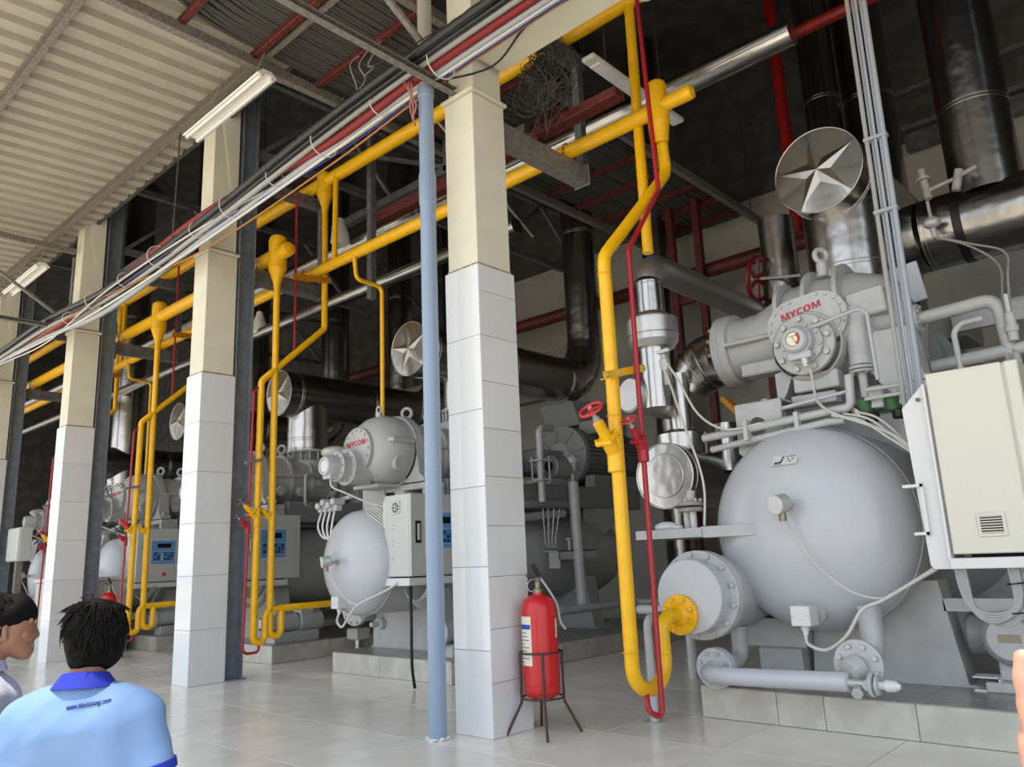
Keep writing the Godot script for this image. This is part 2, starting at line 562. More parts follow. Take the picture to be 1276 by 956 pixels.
func structure() -> void:
	# floor: a slab of joint mortar with every tile that can be told apart
	var fl := thing("floor", "pale grey polished floor tiles under the canopy and between the machines", "floor", Vector3(0, -0.2, 0), "", "structure")
	put("slab", G.new().bx(-40, -0.25, -11, 12, -0.012, 8.2), "grout", fl)
	var far := G.new()
	var proto := []
	for k in 3:
		var g := G.new().box(Vector3(0, -0.03, 0), Vector3(1.203, 0.06, 1.203), 0.001)
		var o := put("floor_tile_proto", g, "floor_tile_%d" % k, fl)
		proto.append(o.mesh)
		fl.remove_child(o)
		o.free()
	var rng := RandomNumberGenerator.new()
	rng.seed = 4
	for i in range(-32, 10):
		for j in range(-9, 7):
			var c := Vector3(-0.5234 + (i + 0.5) * 1.212, 0, 0.4026 + (j + 0.5) * 1.212)
			if (i >= -13 and i <= 4 and j >= -5 and j <= 4) or (i < -13 and i >= -21 and j >= -3 and j <= 3):
				var o := MeshInstance3D.new()
				o.name = "tile"
				fl.add_child(o, true)
				o.mesh = proto[rng.randi() % 3]
				o.position = c + Vector3(0, rng.randf_range(-0.0006, 0.0006), 0)
			else:
				far.box(c + Vector3(0, -0.03, 0), Vector3(1.203, 0.06, 1.203), 0.001)
	put("distant_tiles", far, "floor_tile_0", fl).set_meta("kind", "stuff")
	one("ground", G.new().bx(-90, -0.3, 8.2, 60, -0.02, 110), "yard", "sunlit concrete yard outside the canopy", "ground", "", "structure")
	# hall shell
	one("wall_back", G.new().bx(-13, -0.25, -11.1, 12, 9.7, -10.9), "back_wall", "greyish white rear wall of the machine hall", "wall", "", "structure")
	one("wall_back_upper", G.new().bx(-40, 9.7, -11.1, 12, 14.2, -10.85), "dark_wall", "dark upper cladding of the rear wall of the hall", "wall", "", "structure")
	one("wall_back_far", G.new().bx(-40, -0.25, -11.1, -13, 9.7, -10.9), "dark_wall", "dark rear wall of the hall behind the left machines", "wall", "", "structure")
	one("wall_right", G.new().bx(11.8, -0.25, -10.9, 12, 14, -0.6), "dark_wall", "end wall of the machine hall beyond the largest machine", "wall", "", "structure")
	one("wall_left", G.new().bx(-40.2, -0.25, -11, -40, 14, -0.6), "dark_wall", "far end wall of the machine hall", "wall", "", "structure")
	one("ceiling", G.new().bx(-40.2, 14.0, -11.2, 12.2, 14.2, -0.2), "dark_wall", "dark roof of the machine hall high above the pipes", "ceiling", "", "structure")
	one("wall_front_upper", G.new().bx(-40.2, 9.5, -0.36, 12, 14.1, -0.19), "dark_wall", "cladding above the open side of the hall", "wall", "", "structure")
	for i in COLX.size(): column(i)
	beams()
	canopy()
	deck()
	for q in [[1.15, 5.2, "pale tiled plinth under the largest grey machine", -1.91], [-5.57, -2.77, "pale tiled plinth behind the blue grey downpipe", -2.04], [-10.3, -7.51, "pale tiled plinth just right of the second white column", -2.1], [-15.05, -12.25, "pale tiled plinth between the second and third white columns", -2.1], [-19.8, -17.0, "pale tiled plinth left of the third white column", -2.1]]:
		plinth(q[0], q[1], q[3], q[2])

func column(i: int) -> void:
	var x: float = COLX[i]
	var names := ["nearest square column, white tiles below and cream paint above, beside the fire extinguisher", "second square column from the right, white tiles below, grey steel column behind it", "third square column from the right, white tiled, beyond the man in the blue shirt", "fourth square column from the right, cut by the left edge of the picture", "farthest square column of the row beyond the left edge"]
	var c := thing("column", names[i], "column", Vector3(x - WX * 0.5, 0, -WZ * 0.5), "", "structure")
	var core := G.new()
	core.bx(x - WX + 0.028, 0, -WZ + 0.028, x - 0.028, 6.9, -0.028, 0.006)
	put("plaster_shaft", core, "cream_wall", c)
	put("upper_shaft", G.new().bx(x - WX + 0.06, 6.98, -WZ + 0.05, x - 0.045, 11.4, -0.07, 0.006), "cream_wall", c)
	put("ledge", G.new().bx(x - WX - 0.005, 6.91, -WZ, x + 0.005, 6.955, 0.008, 0.006), "cream_wall", c)
	put("dirty_joint", G.new().bx(x - WX + 0.03, 6.955, -WZ + 0.02, x - 0.03, 6.985, -0.03), "cream_dirty", c)
	put("mortar_line", G.new().bx(x - WX + 0.02, 4.795, -WZ + 0.02, x - 0.02, 4.83, -0.02, 0.004), "cream_dirty", c)
	put("backing", G.new().bx(x - WX + 0.012, 0, -WZ + 0.012, x - 0.012, 4.79, -0.012), "grout", c)
	var rng := RandomNumberGenerator.new()
	rng.seed = 11 + i
	for k in 6: # front, 0.8 m tall tiles
		var y0 := k * 0.8
		tile(c, Vector3(x - WX * 0.5, y0 + 0.4, -0.006), Vector3(WX - 0.001, 0.796, 0.012), rng)
	var ys := [0.0]
	while ys[-1] < 4.8: ys.append(minf(ys[-1] + (0.5 if i == 0 else 0.8), 4.8))
	for s in [0.0, -WX]:
		for k in ys.size() - 1:
			tile(c, Vector3(x + s + (-0.006 if s == 0.0 else 0.006), (ys[k] + ys[k + 1]) * 0.5, -WZ * 0.5 - 0.006), Vector3(0.012, ys[k + 1] - ys[k] - 0.004, WZ - 0.012), rng)
	for k in ys.size() - 1:
		tile(c, Vector3(x - WX * 0.5, (ys[k] + ys[k + 1]) * 0.5, -WZ + 0.006), Vector3(WX - 0.026, ys[k + 1] - ys[k] - 0.004, 0.012), rng)
	if i > 0: # steel H column standing against the back
		var h := G.new()
		var xc := x - 0.16
		h.bx(xc - 0.15, 0, -WZ - 0.02, xc + 0.15, 12, -WZ - 0.005)
		h.bx(xc - 0.15, 0, -WZ - 0.30, xc + 0.15, 12, -WZ - 0.285)
		h.bx(xc - 0.008, 0, -WZ - 0.285, xc + 0.008, 12, -WZ - 0.02)
		h.bx(xc - 0.2, 0, -WZ - 0.34, xc + 0.2, 0.02, -WZ - 0.005)
		one("steel_column", h, "steel_blue", ["", "blue grey steel column against the back of the second white column", "blue grey steel column against the back of the third white column", "blue grey steel column behind the column at the left edge", "blue grey steel column of the farthest bay"][i], "column", "", "structure")

func tile(c: Node3D, at: Vector3, s: Vector3, rng: RandomNumberGenerator) -> void:
	put("tile", G.new().box(at, s, 0.0025), "white_tile_%d" % (rng.randi() % 3), c)

func beams() -> void:
	one("beam", G.new().bx(0.0, 7.35, -0.52, 9.0, 7.95, -0.06, 0.01), "cream_wall", "cream plastered beam running right from the top of the nearest column", "beam", "", "structure")
	for i in range(1, 4): # beams between columns, set back, that carry the front cladding
		var x: float = COLX[i]
		one("cross_beam", G.new().bx(x - 6.4 if i > 1 else x - 6.2, 8.2, -0.95, x - 0.3, 8.45, -0.8), "steel_dark", ["", "dark steel rail between second and third columns under the canopy edge", "dark steel rail between the third and fourth columns", "dark steel rail beyond the fourth column"][i], "beam", "", "structure")

func plinth(x0: float, x1: float, z: float, label: String) -> void:
	var p := thing("plinth", label, "plinth", Vector3((x0 + x1) * 0.5, 0, -5), "", "structure")
	var H := 0.312
	put("core", G.new().bx(x0 + 0.014, 0, -8.6, x1 - 0.014, H - 0.012, z - 0.014), "grout", p)
	var big := x0 > 0.0
	var xs := [x0, 1.96, 2.42, 3.22, 4.42, x1] if big else [x0, x0 + 1.2, x0 + 2.4, x1]
	var k := 0
	for i in xs.size() - 1:
		put("front_tile", G.new().bx(xs[i] + (0.003 if i > 0 else 0.0), 0.004, z - 0.014, xs[i + 1] - 0.003, H - 0.0125, z, 0.002), "plinth_tile_%d" % (k % 2), p)
		k += 1
	var zz := z
	while zz > -8.5:
		var z2 := maxf(zz - 1.2, -8.6)
		for i in xs.size() - 1:
			put("top_tile", G.new().bx(xs[i] + (0.002 if i > 0 else 0.0), H - 0.012, z2 + 0.003, xs[i + 1] - 0.002, H, zz, 0.002), "plinth_top", p)
		put("side_tile", G.new().bx(x1 - 0.014, 0.004, z2 + 0.003, x1, H - 0.0125, zz - (0.0145 if zz == z else 0.0), 0.002), "plinth_tile_%d" % (k % 2), p)
		put("side_tile", G.new().bx(x0, 0.004, z2 + 0.003, x0 + 0.014, H - 0.0125, zz - (0.0145 if zz == z else 0.0), 0.002), "plinth_tile_%d" % (k % 2), p)
		k += 1
		zz = z2

# corrugated sheet between x0..x1 whose ribs run along z from z0 (height y0) to z1 (height y1)
func corrugated(x0: float, x1: float, z0: float, z1: float, y0: float, y1: float, pitch: float, h: float, th := 0.004) -> G:
	var g := G.new()
	var q := PackedVector2Array()
	var x := x0
	while x < x1 - 0.01:
		for s in [[0.0, 0.0], [0.52, 0.0], [0.62, 1.0], [0.90, 1.0]]:
			if x + s[0] * pitch < x1: q.append(Vector2(x + s[0] * pitch, s[1] * h))
		x += pitch
	q.append(Vector2(x1, 0.0))
	for i in q.size() - 1:
		var a := Vector3(q[i].x, y0 + q[i].y, z0)
		var b := Vector3(q[i + 1].x, y0 + q[i + 1].y, z0)
		var c := Vector3(q[i + 1].x, y1 + q[i + 1].y, z1)
		var d := Vector3(q[i].x, y1 + q[i].y, z1)
		g.flat4(a, b, c, d, Vector3.DOWN)
		var t := Vector3(0, th, 0)
		g.flat4(a + t, b + t, c + t, d + t, Vector3.UP)
		g.flat4(a, b, b + t, a + t, Vector3(0, 0, signf(z0 - z1)))
	return g

func cy(z: float) -> float: # height of the canopy sheet
	return 9.36 - 0.04 * z

func canopy() -> void:
	var c := thing("canopy", "pale corrugated metal canopy roof on dusty grey purlins", "canopy", Vector3(-18, 9, 3), "", "structure")
	var x := -40.0
	while x < 11.5: # separate sheets, lapped
		var x1 := minf(x + 2.10, 12.0)
		put("roof_sheet", corrugated(x, x1 + 0.02, 5.8, -0.18, cy(5.8), cy(-0.18), 0.42, 0.085), "canopy_sheet", c)
		x = x1
	for z in [0.3, 2.73, 5.15]:
		var g := G.new()
		var y := cy(z)
		g.bx(-40, y - 0.20, z - 0.01, 12.0, y - 0.004, z)
		g.bx(-40, y - 0.205, z - 0.0, 12.0, y - 0.195, z + 0.085)
		g.bx(-40, y - 0.012, z - 0.0, 12.0, y - 0.004, z + 0.085)
		g.bx(-40, y - 0.2, z + 0.078, 12.0, y - 0.175, z + 0.085)
		put("purlin", g, "purlin_grey", c)
	one("edge_beam", G.new().bx(-4.40, cy(0) - 0.20, -0.2, -4.33, cy(0) - 0.03, 5.8, 0.004), "purlin_grey", "dusty grey steel rail below the canopy sheets beside the cable ladder", "beam", "", "structure")

func deck() -> void:
	# cable ladder that carries thick cables from the yard into the hall
	var c := thing("cable_ladder", "red rung cable ladder with grey side rails running into the hall under the roof", "cable ladder", P(-2.9, 8.98, -4), "")
	for z in [2.65, 1.6, 0.5, -0.6, -1.7, -2.85, -3.95, -5.1, -6.3, -7.28, -8.28, -9.2, -10.1]:
		put("rung", G.new().bx(-4.08, 9.10, z - 0.05, -1.42, 9.2, z + 0.05, 0.008), "red_steel", c)
	for x in [-4.08, -1.42]: put("side_rail", G.new().bx(x - 0.06, 8.98, -10.8, x + 0.06, 9.14, 3.2, 0.006), "purlin_grey", c)
	for z in [-2.4, -6.8, -10.4]:
		for x in [-4.08, -1.42]: put("hanger_rod", G.new().cyl(P(x, 9.14, z), P(x, 14.0, z), 0.012, 8), "bolt_dark", c)
	var rng := RandomNumberGenerator.new()
	rng.seed = 8
	for k in 36:
		var x := -3.97 + k * 0.0705 + rng.randf_range(-0.012, 0.012)
		var y := 9.235 + rng.randf_range(0.0, 0.012)
		var w := rng.randf_range(0.35, 0.75)
		var pts := [P(x, y, -10.6)]
		for z in [-8.0, -5.5, -3.0, -1.2]: pts.append(P(x + rng.randf_range(-0.012, 0.012), y, z))
		pts.append_array([P(x + 0.02, y, 0.3), P(x + 0.16 * w, y, 1.2), P(x + 0.75 * w, y + 0.01, 2.0), P(x + 2.0 * w, y + 0.02, 2.7), P(x + 3.6 * w, y + 0.02, 3.05)])
		one("power_cable", G.new().cable(pts, rng.randf_range(0.029, 0.038), 8, 5), "power_cable", "thick dark cable lying on the red rung cable ladder", "cable", "thick cables on the cable ladder")

# ---------------------------------------------------------------- pipes
# pipe fittings: a weld bead round the pipe
func weld(g: G, o: Vector3, ax: Vector3, r: float) -> void:
	g.ring(o, ax, r, r * 0.045, 18, 5)

# angled globe valve on a pipe at o; stem leans along d; returns the thing
func valve(called: String, label: String, o: Vector3, flow: Vector3, d: Vector3, r: float, body: String, wheel: String, wr: float, cap := false) -> Node3D:
	var t := thing(called, label, "valve", o, "")
	d = d.normalized()
	var g := G.new()
	g.cyl(o - flow * r * 2.6, o + flow * r * 2.6, r * 1.22, 18, r * 0.15)
	g.cyl(o - d * r * 0.2, o + d * r * 2.5, r * 1.12, 16, r * 0.1)
	put("body", g, body, t)
	var b := G.frame(d)
	g = G.new()
	g.box(o + d * r * 2.75, Vector3(r * 2.9, r * 2.9, r * 0.75), r * 0.2, b)
	for q in [[1, 1], [1, -1], [-1, 1], [-1, -1]]:
		g.cyl(o + d * r * 3.05 + (b.x * q[0] + b.y * q[1]) * r * 1.1, o + d * r * 3.45 + (b.x * q[0] + b.y * q[1]) * r * 1.1, r * 0.22, 6)
	put("bonnet", g, body, t)
	if cap:
		g = G.new().lathe(o + d * r * 3.1, d, [[r * 0.9, 0], [r * 0.9, r * 1.2], [r * 0.75, r * 4.5], [r * 0.45, r * 4.9], [0.0, r * 4.95]], 16)
		put("stem_cap", g, wheel, t)
		return t
	g = G.new().lathe(o + d * r * 3.1, d, [[r * 0.85, 0.0], [r * 0.8, r * 2.6], [r * 0.5, r * 2.9]], 14)
	put("gland", g, body, t)
	g = G.new().cyl(o + d * r * 5.6, o + d * r * 8.4, r * 0.28, 10)
	g.cyl(o + d * r * 5.8, o + d * r * 6.5, r * 0.55, 6)
	put("stem", g, "bolt", t)
	var c := o + d * r * 7.9
	g = G.new().ring(c, d, wr, wr * 0.13, 24, 8)
	g.cyl(c - d * wr * 0.16, c + d * wr * 0.16, wr * 0.24, 12)
	for k in 3:
		var e := (b.x * cos(TAU * k / 3 + 0.4) + b.y * sin(TAU * k / 3 + 0.4)) * wr
		g.bar(c, c + e, wr * 0.18, wr * 0.09, d)
	put("handwheel", g, wheel, t)
	return t

func header_tee(called: String, label: String, o: Vector3, up: float, r: float, stub: float, rs: float, down: float, rd: float) -> void:
	var g := G.new()
	g.lathe(o + Vector3(0, up, 0), Vector3.DOWN, [[0, 0], [r * 0.55, r * 0.08], [r * 0.9, r * 0.35], [r, r * 0.75], [r, up + down * 0.42], [r * 0.99, up + down * 0.45], [rd * 1.08, up + down * 0.86], [rd, up + down]], 22)
	weld(g, o + Vector3(0, up - r * 0.8, 0), Vector3.UP, r)
	weld(g, o + Vector3(0, -down * 0.44, 0), Vector3.UP, r)
	weld(g, o + Vector3(0, -down * 0.88, 0), Vector3.UP, rd * 1.08)
	if stub > 0.0:
		g.lathe(o, Vector3.RIGHT, [[rs, 0], [rs, stub - rs * 0.7], [rs * 0.92, stub - rs * 0.3], [rs * 0.6, stub - 0.02], [0, stub]], 20)
		weld(g, o + Vector3(r * 0.98, 0, 0), Vector3.RIGHT, rs)
	one(called, g, "yellow", label, "pipe fitting")

func pipework() -> void:
	# three yellow headers that run the length of the hall on the column brackets
	var g := G.new().cyl(P(-40, 6.95, -2.0), P(1.12, 6.95, -2.0), 0.098, 20)
	for x in [-0.9, -3.4, -8.2, -10.4]: weld(g, P(x, 6.95, -2.0), Vector3.RIGHT, 0.098)
	one("yellow_header_pipe", g, "yellow", "long yellow header pipe on the bracket tips, ending at the tee above the largest machine", "pipe")
	g = G.new().cyl(P(-40, 7.03, -1.14), P(-6.1, 7.03, -1.14), 0.12, 20)
	one("yellow_header_pipe", g, "yellow", "yellow header pipe close behind the columns, ending beside the second white column", "pipe")
	g = G.new().cyl(P(-40, 8.75, -2.1), P(1.6, 8.75, -2.1), 0.115, 20)
	one("yellow_header_pipe", g, "yellow", "uppermost yellow header pipe, partly hidden by the cable bundle", "pipe")
	# brackets on the columns that carry them
	for i in 4:
		var x: float = COLX[i] - 0.26
		var t := thing("pipe_bracket", ["grey box beam bracket reaching into the hall from the nearest column", "grey beam bracket behind the second white column under the yellow headers", "grey beam bracket behind the third white column under the yellow headers", "grey beam bracket behind the column at the left edge"][i], "bracket", P(x, 6.6, -1.4))
		put("arm", G.new().bx(x - 0.11, 6.60, -2.36, x + 0.11, 6.84, -0.6 if i == 0 else -0.895, 0.008), "steel_grey" if i == 0 else "steel_dark", t)
		put("end_plate", G.new().bx(x - 0.13, 6.59, -2.375, x + 0.13, 6.9, -2.36, 0.003), "steel_grey" if i == 0 else "steel_dark", t)
		var cl := G.new()
		for z in ([-2.0] if i == 0 else [-2.0, -1.14]):
			cl.ring(P(x + 0.06, 6.96, z), Vector3.RIGHT, 0.112 if z < -1.5 else 0.13, 0.011, 16, 6)
			cl.bx(x + 0.02, 6.84, z - 0.17, x + 0.1, 6.855, z + 0.17)
			for s in [-1, 1]: cl.cyl(P(x + 0.06, 6.83, z + s * 0.125), P(x + 0.06, 6.9, z + s * 0.125), 0.016, 6)
		put("pipe_clamp", cl, "yellow_old", t)
		t = thing("pipe_bracket", ["grey beam bracket near the top of the nearest column", "upper grey bracket frame behind the second white column", "upper grey bracket frame behind the third white column", "upper grey bracket frame behind the column at the left edge"][i], "bracket", P(x, 8.45, -1.4))
		put("arm", G.new().bx(x - 0.09, 8.42, -2.5, x + 0.09, 8.62, -0.6 if i == 0 else -0.895, 0.006), "steel_dark", t)
		put("hanger", G.new().bx(x - 0.06, 6.85, -2.46, x + 0.06, 8.42, -2.34, 0.004), "steel_dark", t)
	# the riser of the largest machine
	var X := 1.2
	header_tee("yellow_tee", "yellow tee with domed cap and stub end above the largest machine", P(X, 7.0, -2.03), 0.36, 0.125, 0.5, 0.092, 0.5, 0.088)
	g = G.new().tube([P(X, 6.55, -2.05), P(X, 6.13, -2.08), P(X, 4.68, -0.64), P(X, 0.42, -0.63), P(X, 0.42, -1.19), P(X, 1.04, -1.19), P(X, 1.04, -1.50)], 0.068, 20, 0.24)
	for q in [[6.25, -2.07, 0], [4.48, -0.62, 0], [3.0, -0.61, 0], [0.78, -0.60, 0], [0.7, -1.19, 0]]: weld(g, P(X, q[0], q[1]), Vector3.UP, 0.068)
	weld(g, P(X, 0.42, -0.93), Vector3.BACK, 0.068)
	var d45 := Vector3(0, -1.41, 1.4).normalized()
	weld(g, P(X, 5.95, -1.9), d45, 0.068); weld(g, P(X, 4.85, -0.81), d45, 0.068)
	one("yellow_riser_pipe", g, "yellow", "thick yellow pipe with a U bend that bolts to the white shell cover", "pipe")
	one("yellow_strut", G.new().bar(P(X - 0.06, 6.9, -1.9), P(X - 0.02, 6.15, -1.9), 0.09, 0.012, Vector3.RIGHT), "yellow", "flat yellow brace plate below the yellow tee", "brace")
	valve("yellow_valve", "yellow angle valve with pink red handwheel on the thick yellow pipe", P(X, 2.62, -0.605), Vector3.UP, Vector3(0.0, 0.75, 0.66), 0.068, "yellow", "red_wheel", 0.115)
	var t := thing("yellow_flange", "yellow bolted flange on the white shell cover", "flange", P(X, 1.04, -1.5))
	put("flange_ring", G.new().lathe(P(X, 1.04, -1.565), Vector3.BACK, [[0, 0], [0.195, 0], [0.20, 0.005], [0.20, 0.04], [0.195, 0.045], [0.12, 0.05], [0.075, 0.10], [0.07, 0.14]], 32), "yellow", t)
	for k in 8:
		var a := TAU * (k + 0.5) / 8
		put("bolt", G.new().cyl(P(X + cos(a) * 0.158, 1.04 + sin(a) * 0.158, -1.52), P(X + cos(a) * 0.158, 1.04 + sin(a) * 0.158, -1.485), 0.024, 6, 0.004), "yellow", t)
	# its red drain line in front
	var R := 1.34
	g = G.new().tube([P(R - 0.08, 9.0, -1.62), P(R, 5.7, -1.62), P(R, 4.78, -0.9), P(R, 0.17, -0.86), P(R - 0.06, 0.26, -0.72), P(R - 0.12, 0.41, -0.8)], 0.027, 12, 0.07)
	one("red_pipe", g, "red_pipe", "thin red pipe beside the thick yellow riser, ending in a loop near the floor", "pipe")
	valve("red_valve", "red angle valve with small pink handwheel on the thin red pipe", P(R, 2.66, -0.88), Vector3.UP, Vector3(0, 0.8, 0.6), 0.045, "red_pipe", "red_wheel", 0.075)
	t = thing("pipe_clamp_bar", "yellow clamp bar tying the red pipe to the thick yellow riser", "clamp", P(1.27, 3.44, -0.8))
	g = G.new()
	g.bar(P(1.285, 3.36, -0.38), P(1.285, 3.55, -1.12), 0.008, 0.075, Vector3.UP).bar(P(1.265, 3.325, -0.38), P(1.265, 3.515, -1.12), 0.05, 0.008, Vector3.UP)
	put("angle_bar", g, "yellow", t)
	for z in [-0.42, -0.62, -0.98, -1.08]: put("bolt", G.new().cyl(P(1.285, 3.36 + (-0.38 - z) * 0.257, z), P(1.315, 3.36 + (-0.38 - z) * 0.257, z), 0.016, 6), "bolt", t)
	g = G.new().cyl(P(0.87, 8.75, -2.1), P(0.87, 5.2, -2.06), 0.066, 16)
	weld(g, P(0.87, 7.7, -2.1), Vector3.UP, 0.066); weld(g, P(0.87, 6.2, -2.1), Vector3.UP, 0.066)
	one("yellow_drop_pipe", g, "yellow", "straight yellow pipe dropping behind the thick yellow riser to the silver elbow", "pipe")
	one("floor_drain_pipe", G.new().tube([P(0.86, 0, -1.45), P(0.86, 1.0, -1.45), P(0.6, 1.0, -2.6)], 0.045, 12).washer(P(0.86, 0.002, -1.45), Vector3.UP, 0.045, 0.12, 0.008), "machine", "grey pipe rising from the floor behind the red loop", "pipe")
	# the sets of two risers for each of the other machines
	riser_set(-6.02, 0)
	riser_set(-10.77, 1)
	riser_set(-15.52, 2)
	g = G.new().cyl(P(-5.6, 8.72, -2.05), P(-5.6, 6.95, -2.03), 0.05, 14)
	one("yellow_link_pipe", g, "yellow", "short yellow pipe linking the uppermost header to the one below near the second column", "pipe")
	one("yellow_link_pipe", G.new().cyl(P(-10.3, 8.72, -2.05), P(-10.3, 6.95, -2.03), 0.05, 14), "yellow", "short yellow pipe linking two headers between the second and third columns", "pipe")
	one("yellow_link_pipe", G.new().cyl(P(-15.1, 8.72, -2.05), P(-15.1, 6.95, -2.03), 0.05, 14), "yellow", "short yellow pipe linking two headers left of the third column", "pipe")
	g = G.new().tube([P(-4.9, 6.9, -1.95), P(-4.9, 6.47, -2.0), P(-4.9, 6.45, -2.55), P(-4.9, 3.9, -2.55)], 0.038, 12, 0.12)
	one("yellow_branch_pipe", g, "yellow", "thin yellow pipe bending down to the lettered compressor behind the downpipe", "pipe")
	g = G.new().tube([P(-9.6, 6.9, -1.95), P(-9.6, 6.47, -2.0), P(-9.6, 6.45, -2.55), P(-9.6, 3.9, -2.55)], 0.038, 12, 0.12)
	one("yellow_branch_pipe", g, "yellow", "thin yellow pipe bending down beside the second white column", "pipe")
	g = G.new().tube([P(-14.4, 6.9, -1.95), P(-14.4, 6.47, -2.0), P(-14.4, 6.45, -2.55), P(-14.4, 3.9, -2.55)], 0.038, 12, 0.12)
	one("yellow_branch_pipe", g, "yellow", "thin yellow pipe bending down between the second and third white columns", "pipe")
	chrome_pipes()
	far_pipes()

func riser_set(x: float, k: int) -> void:
	var at: String = ["left of the blue grey downpipe", "between the second and third white columns", "left of the third white column"][k]
	header_tee("yellow_tee", ["yellow tee with domed cap and funnel beside the second white column", "yellow tee and funnel between the second and third columns", "yellow tee and funnel left of the third column"][k], P(x, 7.03, -1.14), 0.36, 0.155, 0.42 if k == 0 else 0.0, 0.125, 0.62, 0.06)
	header_tee("yellow_tee", ["high yellow funnel on the uppermost header behind the cable bundle", "high yellow funnel on the uppermost header left of the second column", "high yellow funnel on the uppermost header left of the third column"][k], P(x, 8.75, -2.1), 0.2, 0.15, 0.0, 0.1, 0.62, 0.06)
	var g := G.new().tube([P(x, 8.2, -2.1), P(x, 5.86, -2.12), P(x, 4.72, -0.9), P(x, 0.55, -0.88), P(x, 0.55, -1.08), P(x, 1.03, -1.08), P(x, 1.05, -2.9)], 0.056, 14, 0.13)
	for y in [5.2, 3.4, 0.9]: weld(g, P(x, y, -0.89 if y < 5 else -1.4), Vector3.UP, 0.056)
	one("yellow_riser_pipe", g, "yellow", "yellow pipe with slanting offset and U bend, " + at, "pipe")
	g = G.new().tube([P(x, 6.45, -1.14), P(x, 0.62, -1.16), P(x, 0.62, -1.36), P(x, 1.02, -1.36)], 0.056, 14, 0.1)
	one("yellow_riser_pipe", g, "yellow", "straight yellow pipe with U bend, " + at, "pipe")
	var y0 := 2.45
	valve("yellow_valve", "upper yellow angle valve on the slanting offset pipe, " + at, P(x, y0, -0.885), Vector3.UP, Vector3(0, 0.7, 0.7), 0.05, "yellow", "bolt_dark" if k == 0 else "red_wheel", 0.085, k == 1)
	valve("yellow_valve", "yellow angle valve on the straight pipe, " + at, P(x, y0 - 0.02, -1.15), Vector3.UP, Vector3(0, 0.7, 0.7), 0.042, "yellow", "bolt_dark", 0.07)
	g = G.new().tube([P(x, 8.3, -1.5), P(x, 5.27, -1.51), P(x, 4.52, -0.77), P(x, 0.40, -0.71), P(x, 0.40, -0.98), P(x, 0.52, -0.98)], 0.021, 10, 0.09)
	one("red_pipe", g, "red_pipe", "thin red pipe with a looped foot, " + at, "pipe")
	valve("red_valve", "red angle valve on the thin red pipe, " + at, P(x, 2.3, -0.735), Vector3.UP, Vector3(0, 0.7, 0.7), 0.034, "red_pipe", "bolt_dark", 0.055)
	g = G.new().bar(P(x + 0.06, 3.33, -0.62), P(x + 0.06, 3.40, -0.94), 0.05, 0.05)
	one("pipe_clamp_bar", g, "steel_grey", "grey clamp bar tying red and yellow pipes, " + at, "clamp")
	g = G.new().bar(P(x + 0.06, 6.68, -1.42), P(x + 0.06, 6.78, -2.2), 0.03, 0.11)
	one("pipe_clamp_bar", g, "yellow_old", "weathered yellow clamp bar near the headers, " + at, "clamp")

# pressed star end cap: disc radius r at o facing +z
func star_cap(o: Vector3, r: float, parent: Node3D, rot := 0.0) -> void:
	var g := G.new()
	var n := 5
	var e := []
	for k in n * 2:
		var a := PI * 0.5 + rot + PI * k / n
		var rr := r * (0.9 if k % 2 == 0 else 0.30)
		e.append(o + Vector3(cos(a) * rr, sin(a) * rr, 0.0))
	var c := o + Vector3(0, 0, r * 0.055)
	for k in n * 2:
		var a: Vector3 = e[k]
		var b: Vector3 = e[(k + 1) % (n * 2)]
		var nn := (a - c).cross(b - c).normalized()
		if nn.z < 0: nn = -nn
		g.tri(c, a, b, nn, nn, nn)
	var m := 48
	for k in n * 2: # the flat sheet between star and rim, slightly dished
		var a0 := PI * 0.5 + rot + PI * k / n
		var a1 := PI * 0.5 + rot + PI * (k + 1) / n
		for j in 5:
			var b0 := lerpf(a0, a1, j / 5.0)
			var b1 := lerpf(a0, a1, (j + 1) / 5.0)
			var i0: Vector3 = (e[k] as Vector3).lerp(e[(k + 1) % (n * 2)], j / 5.0)
			var i1: Vector3 = (e[k] as Vector3).lerp(e[(k + 1) % (n * 2)], (j + 1) / 5.0)
			var o0 := o + Vector3(cos(b0) * r, sin(b0) * r, -r * 0.02)
			var o1 := o + Vector3(cos(b1) * r, sin(b1) * r, -r * 0.02)
			g.flat4(i0, i1, o1, o0, Vector3.BACK)
	put("star_cap", g, "chrome_star", parent)
	put("rim", G.new().ring(o + Vector3(0, 0, -r * 0.02), Vector3.BACK, r, r * 0.018, 40, 6), "chrome_seam", parent)

func seam(g: G, o: Vector3, ax: Vector3, r: float) -> void:
	g.ring(o, ax, r, 0.007, 32, 5)
	g.ring(o + ax.normalized() * 0.05, ax, r, 0.005, 32, 5)

# segmented (lobster back) elbow: pts already on an arc
func lobster(c: Vector3, r: float, R: float, u: Vector3, v: Vector3, n: int, a0 := 0.0, a1 := PI * 0.5) -> Array:
	var out := []
	for k in n + 1:
		var a := lerpf(a0, a1, float(k) / n)
		out.append(c + (u * cos(a) + v * sin(a)) * R)
	return out

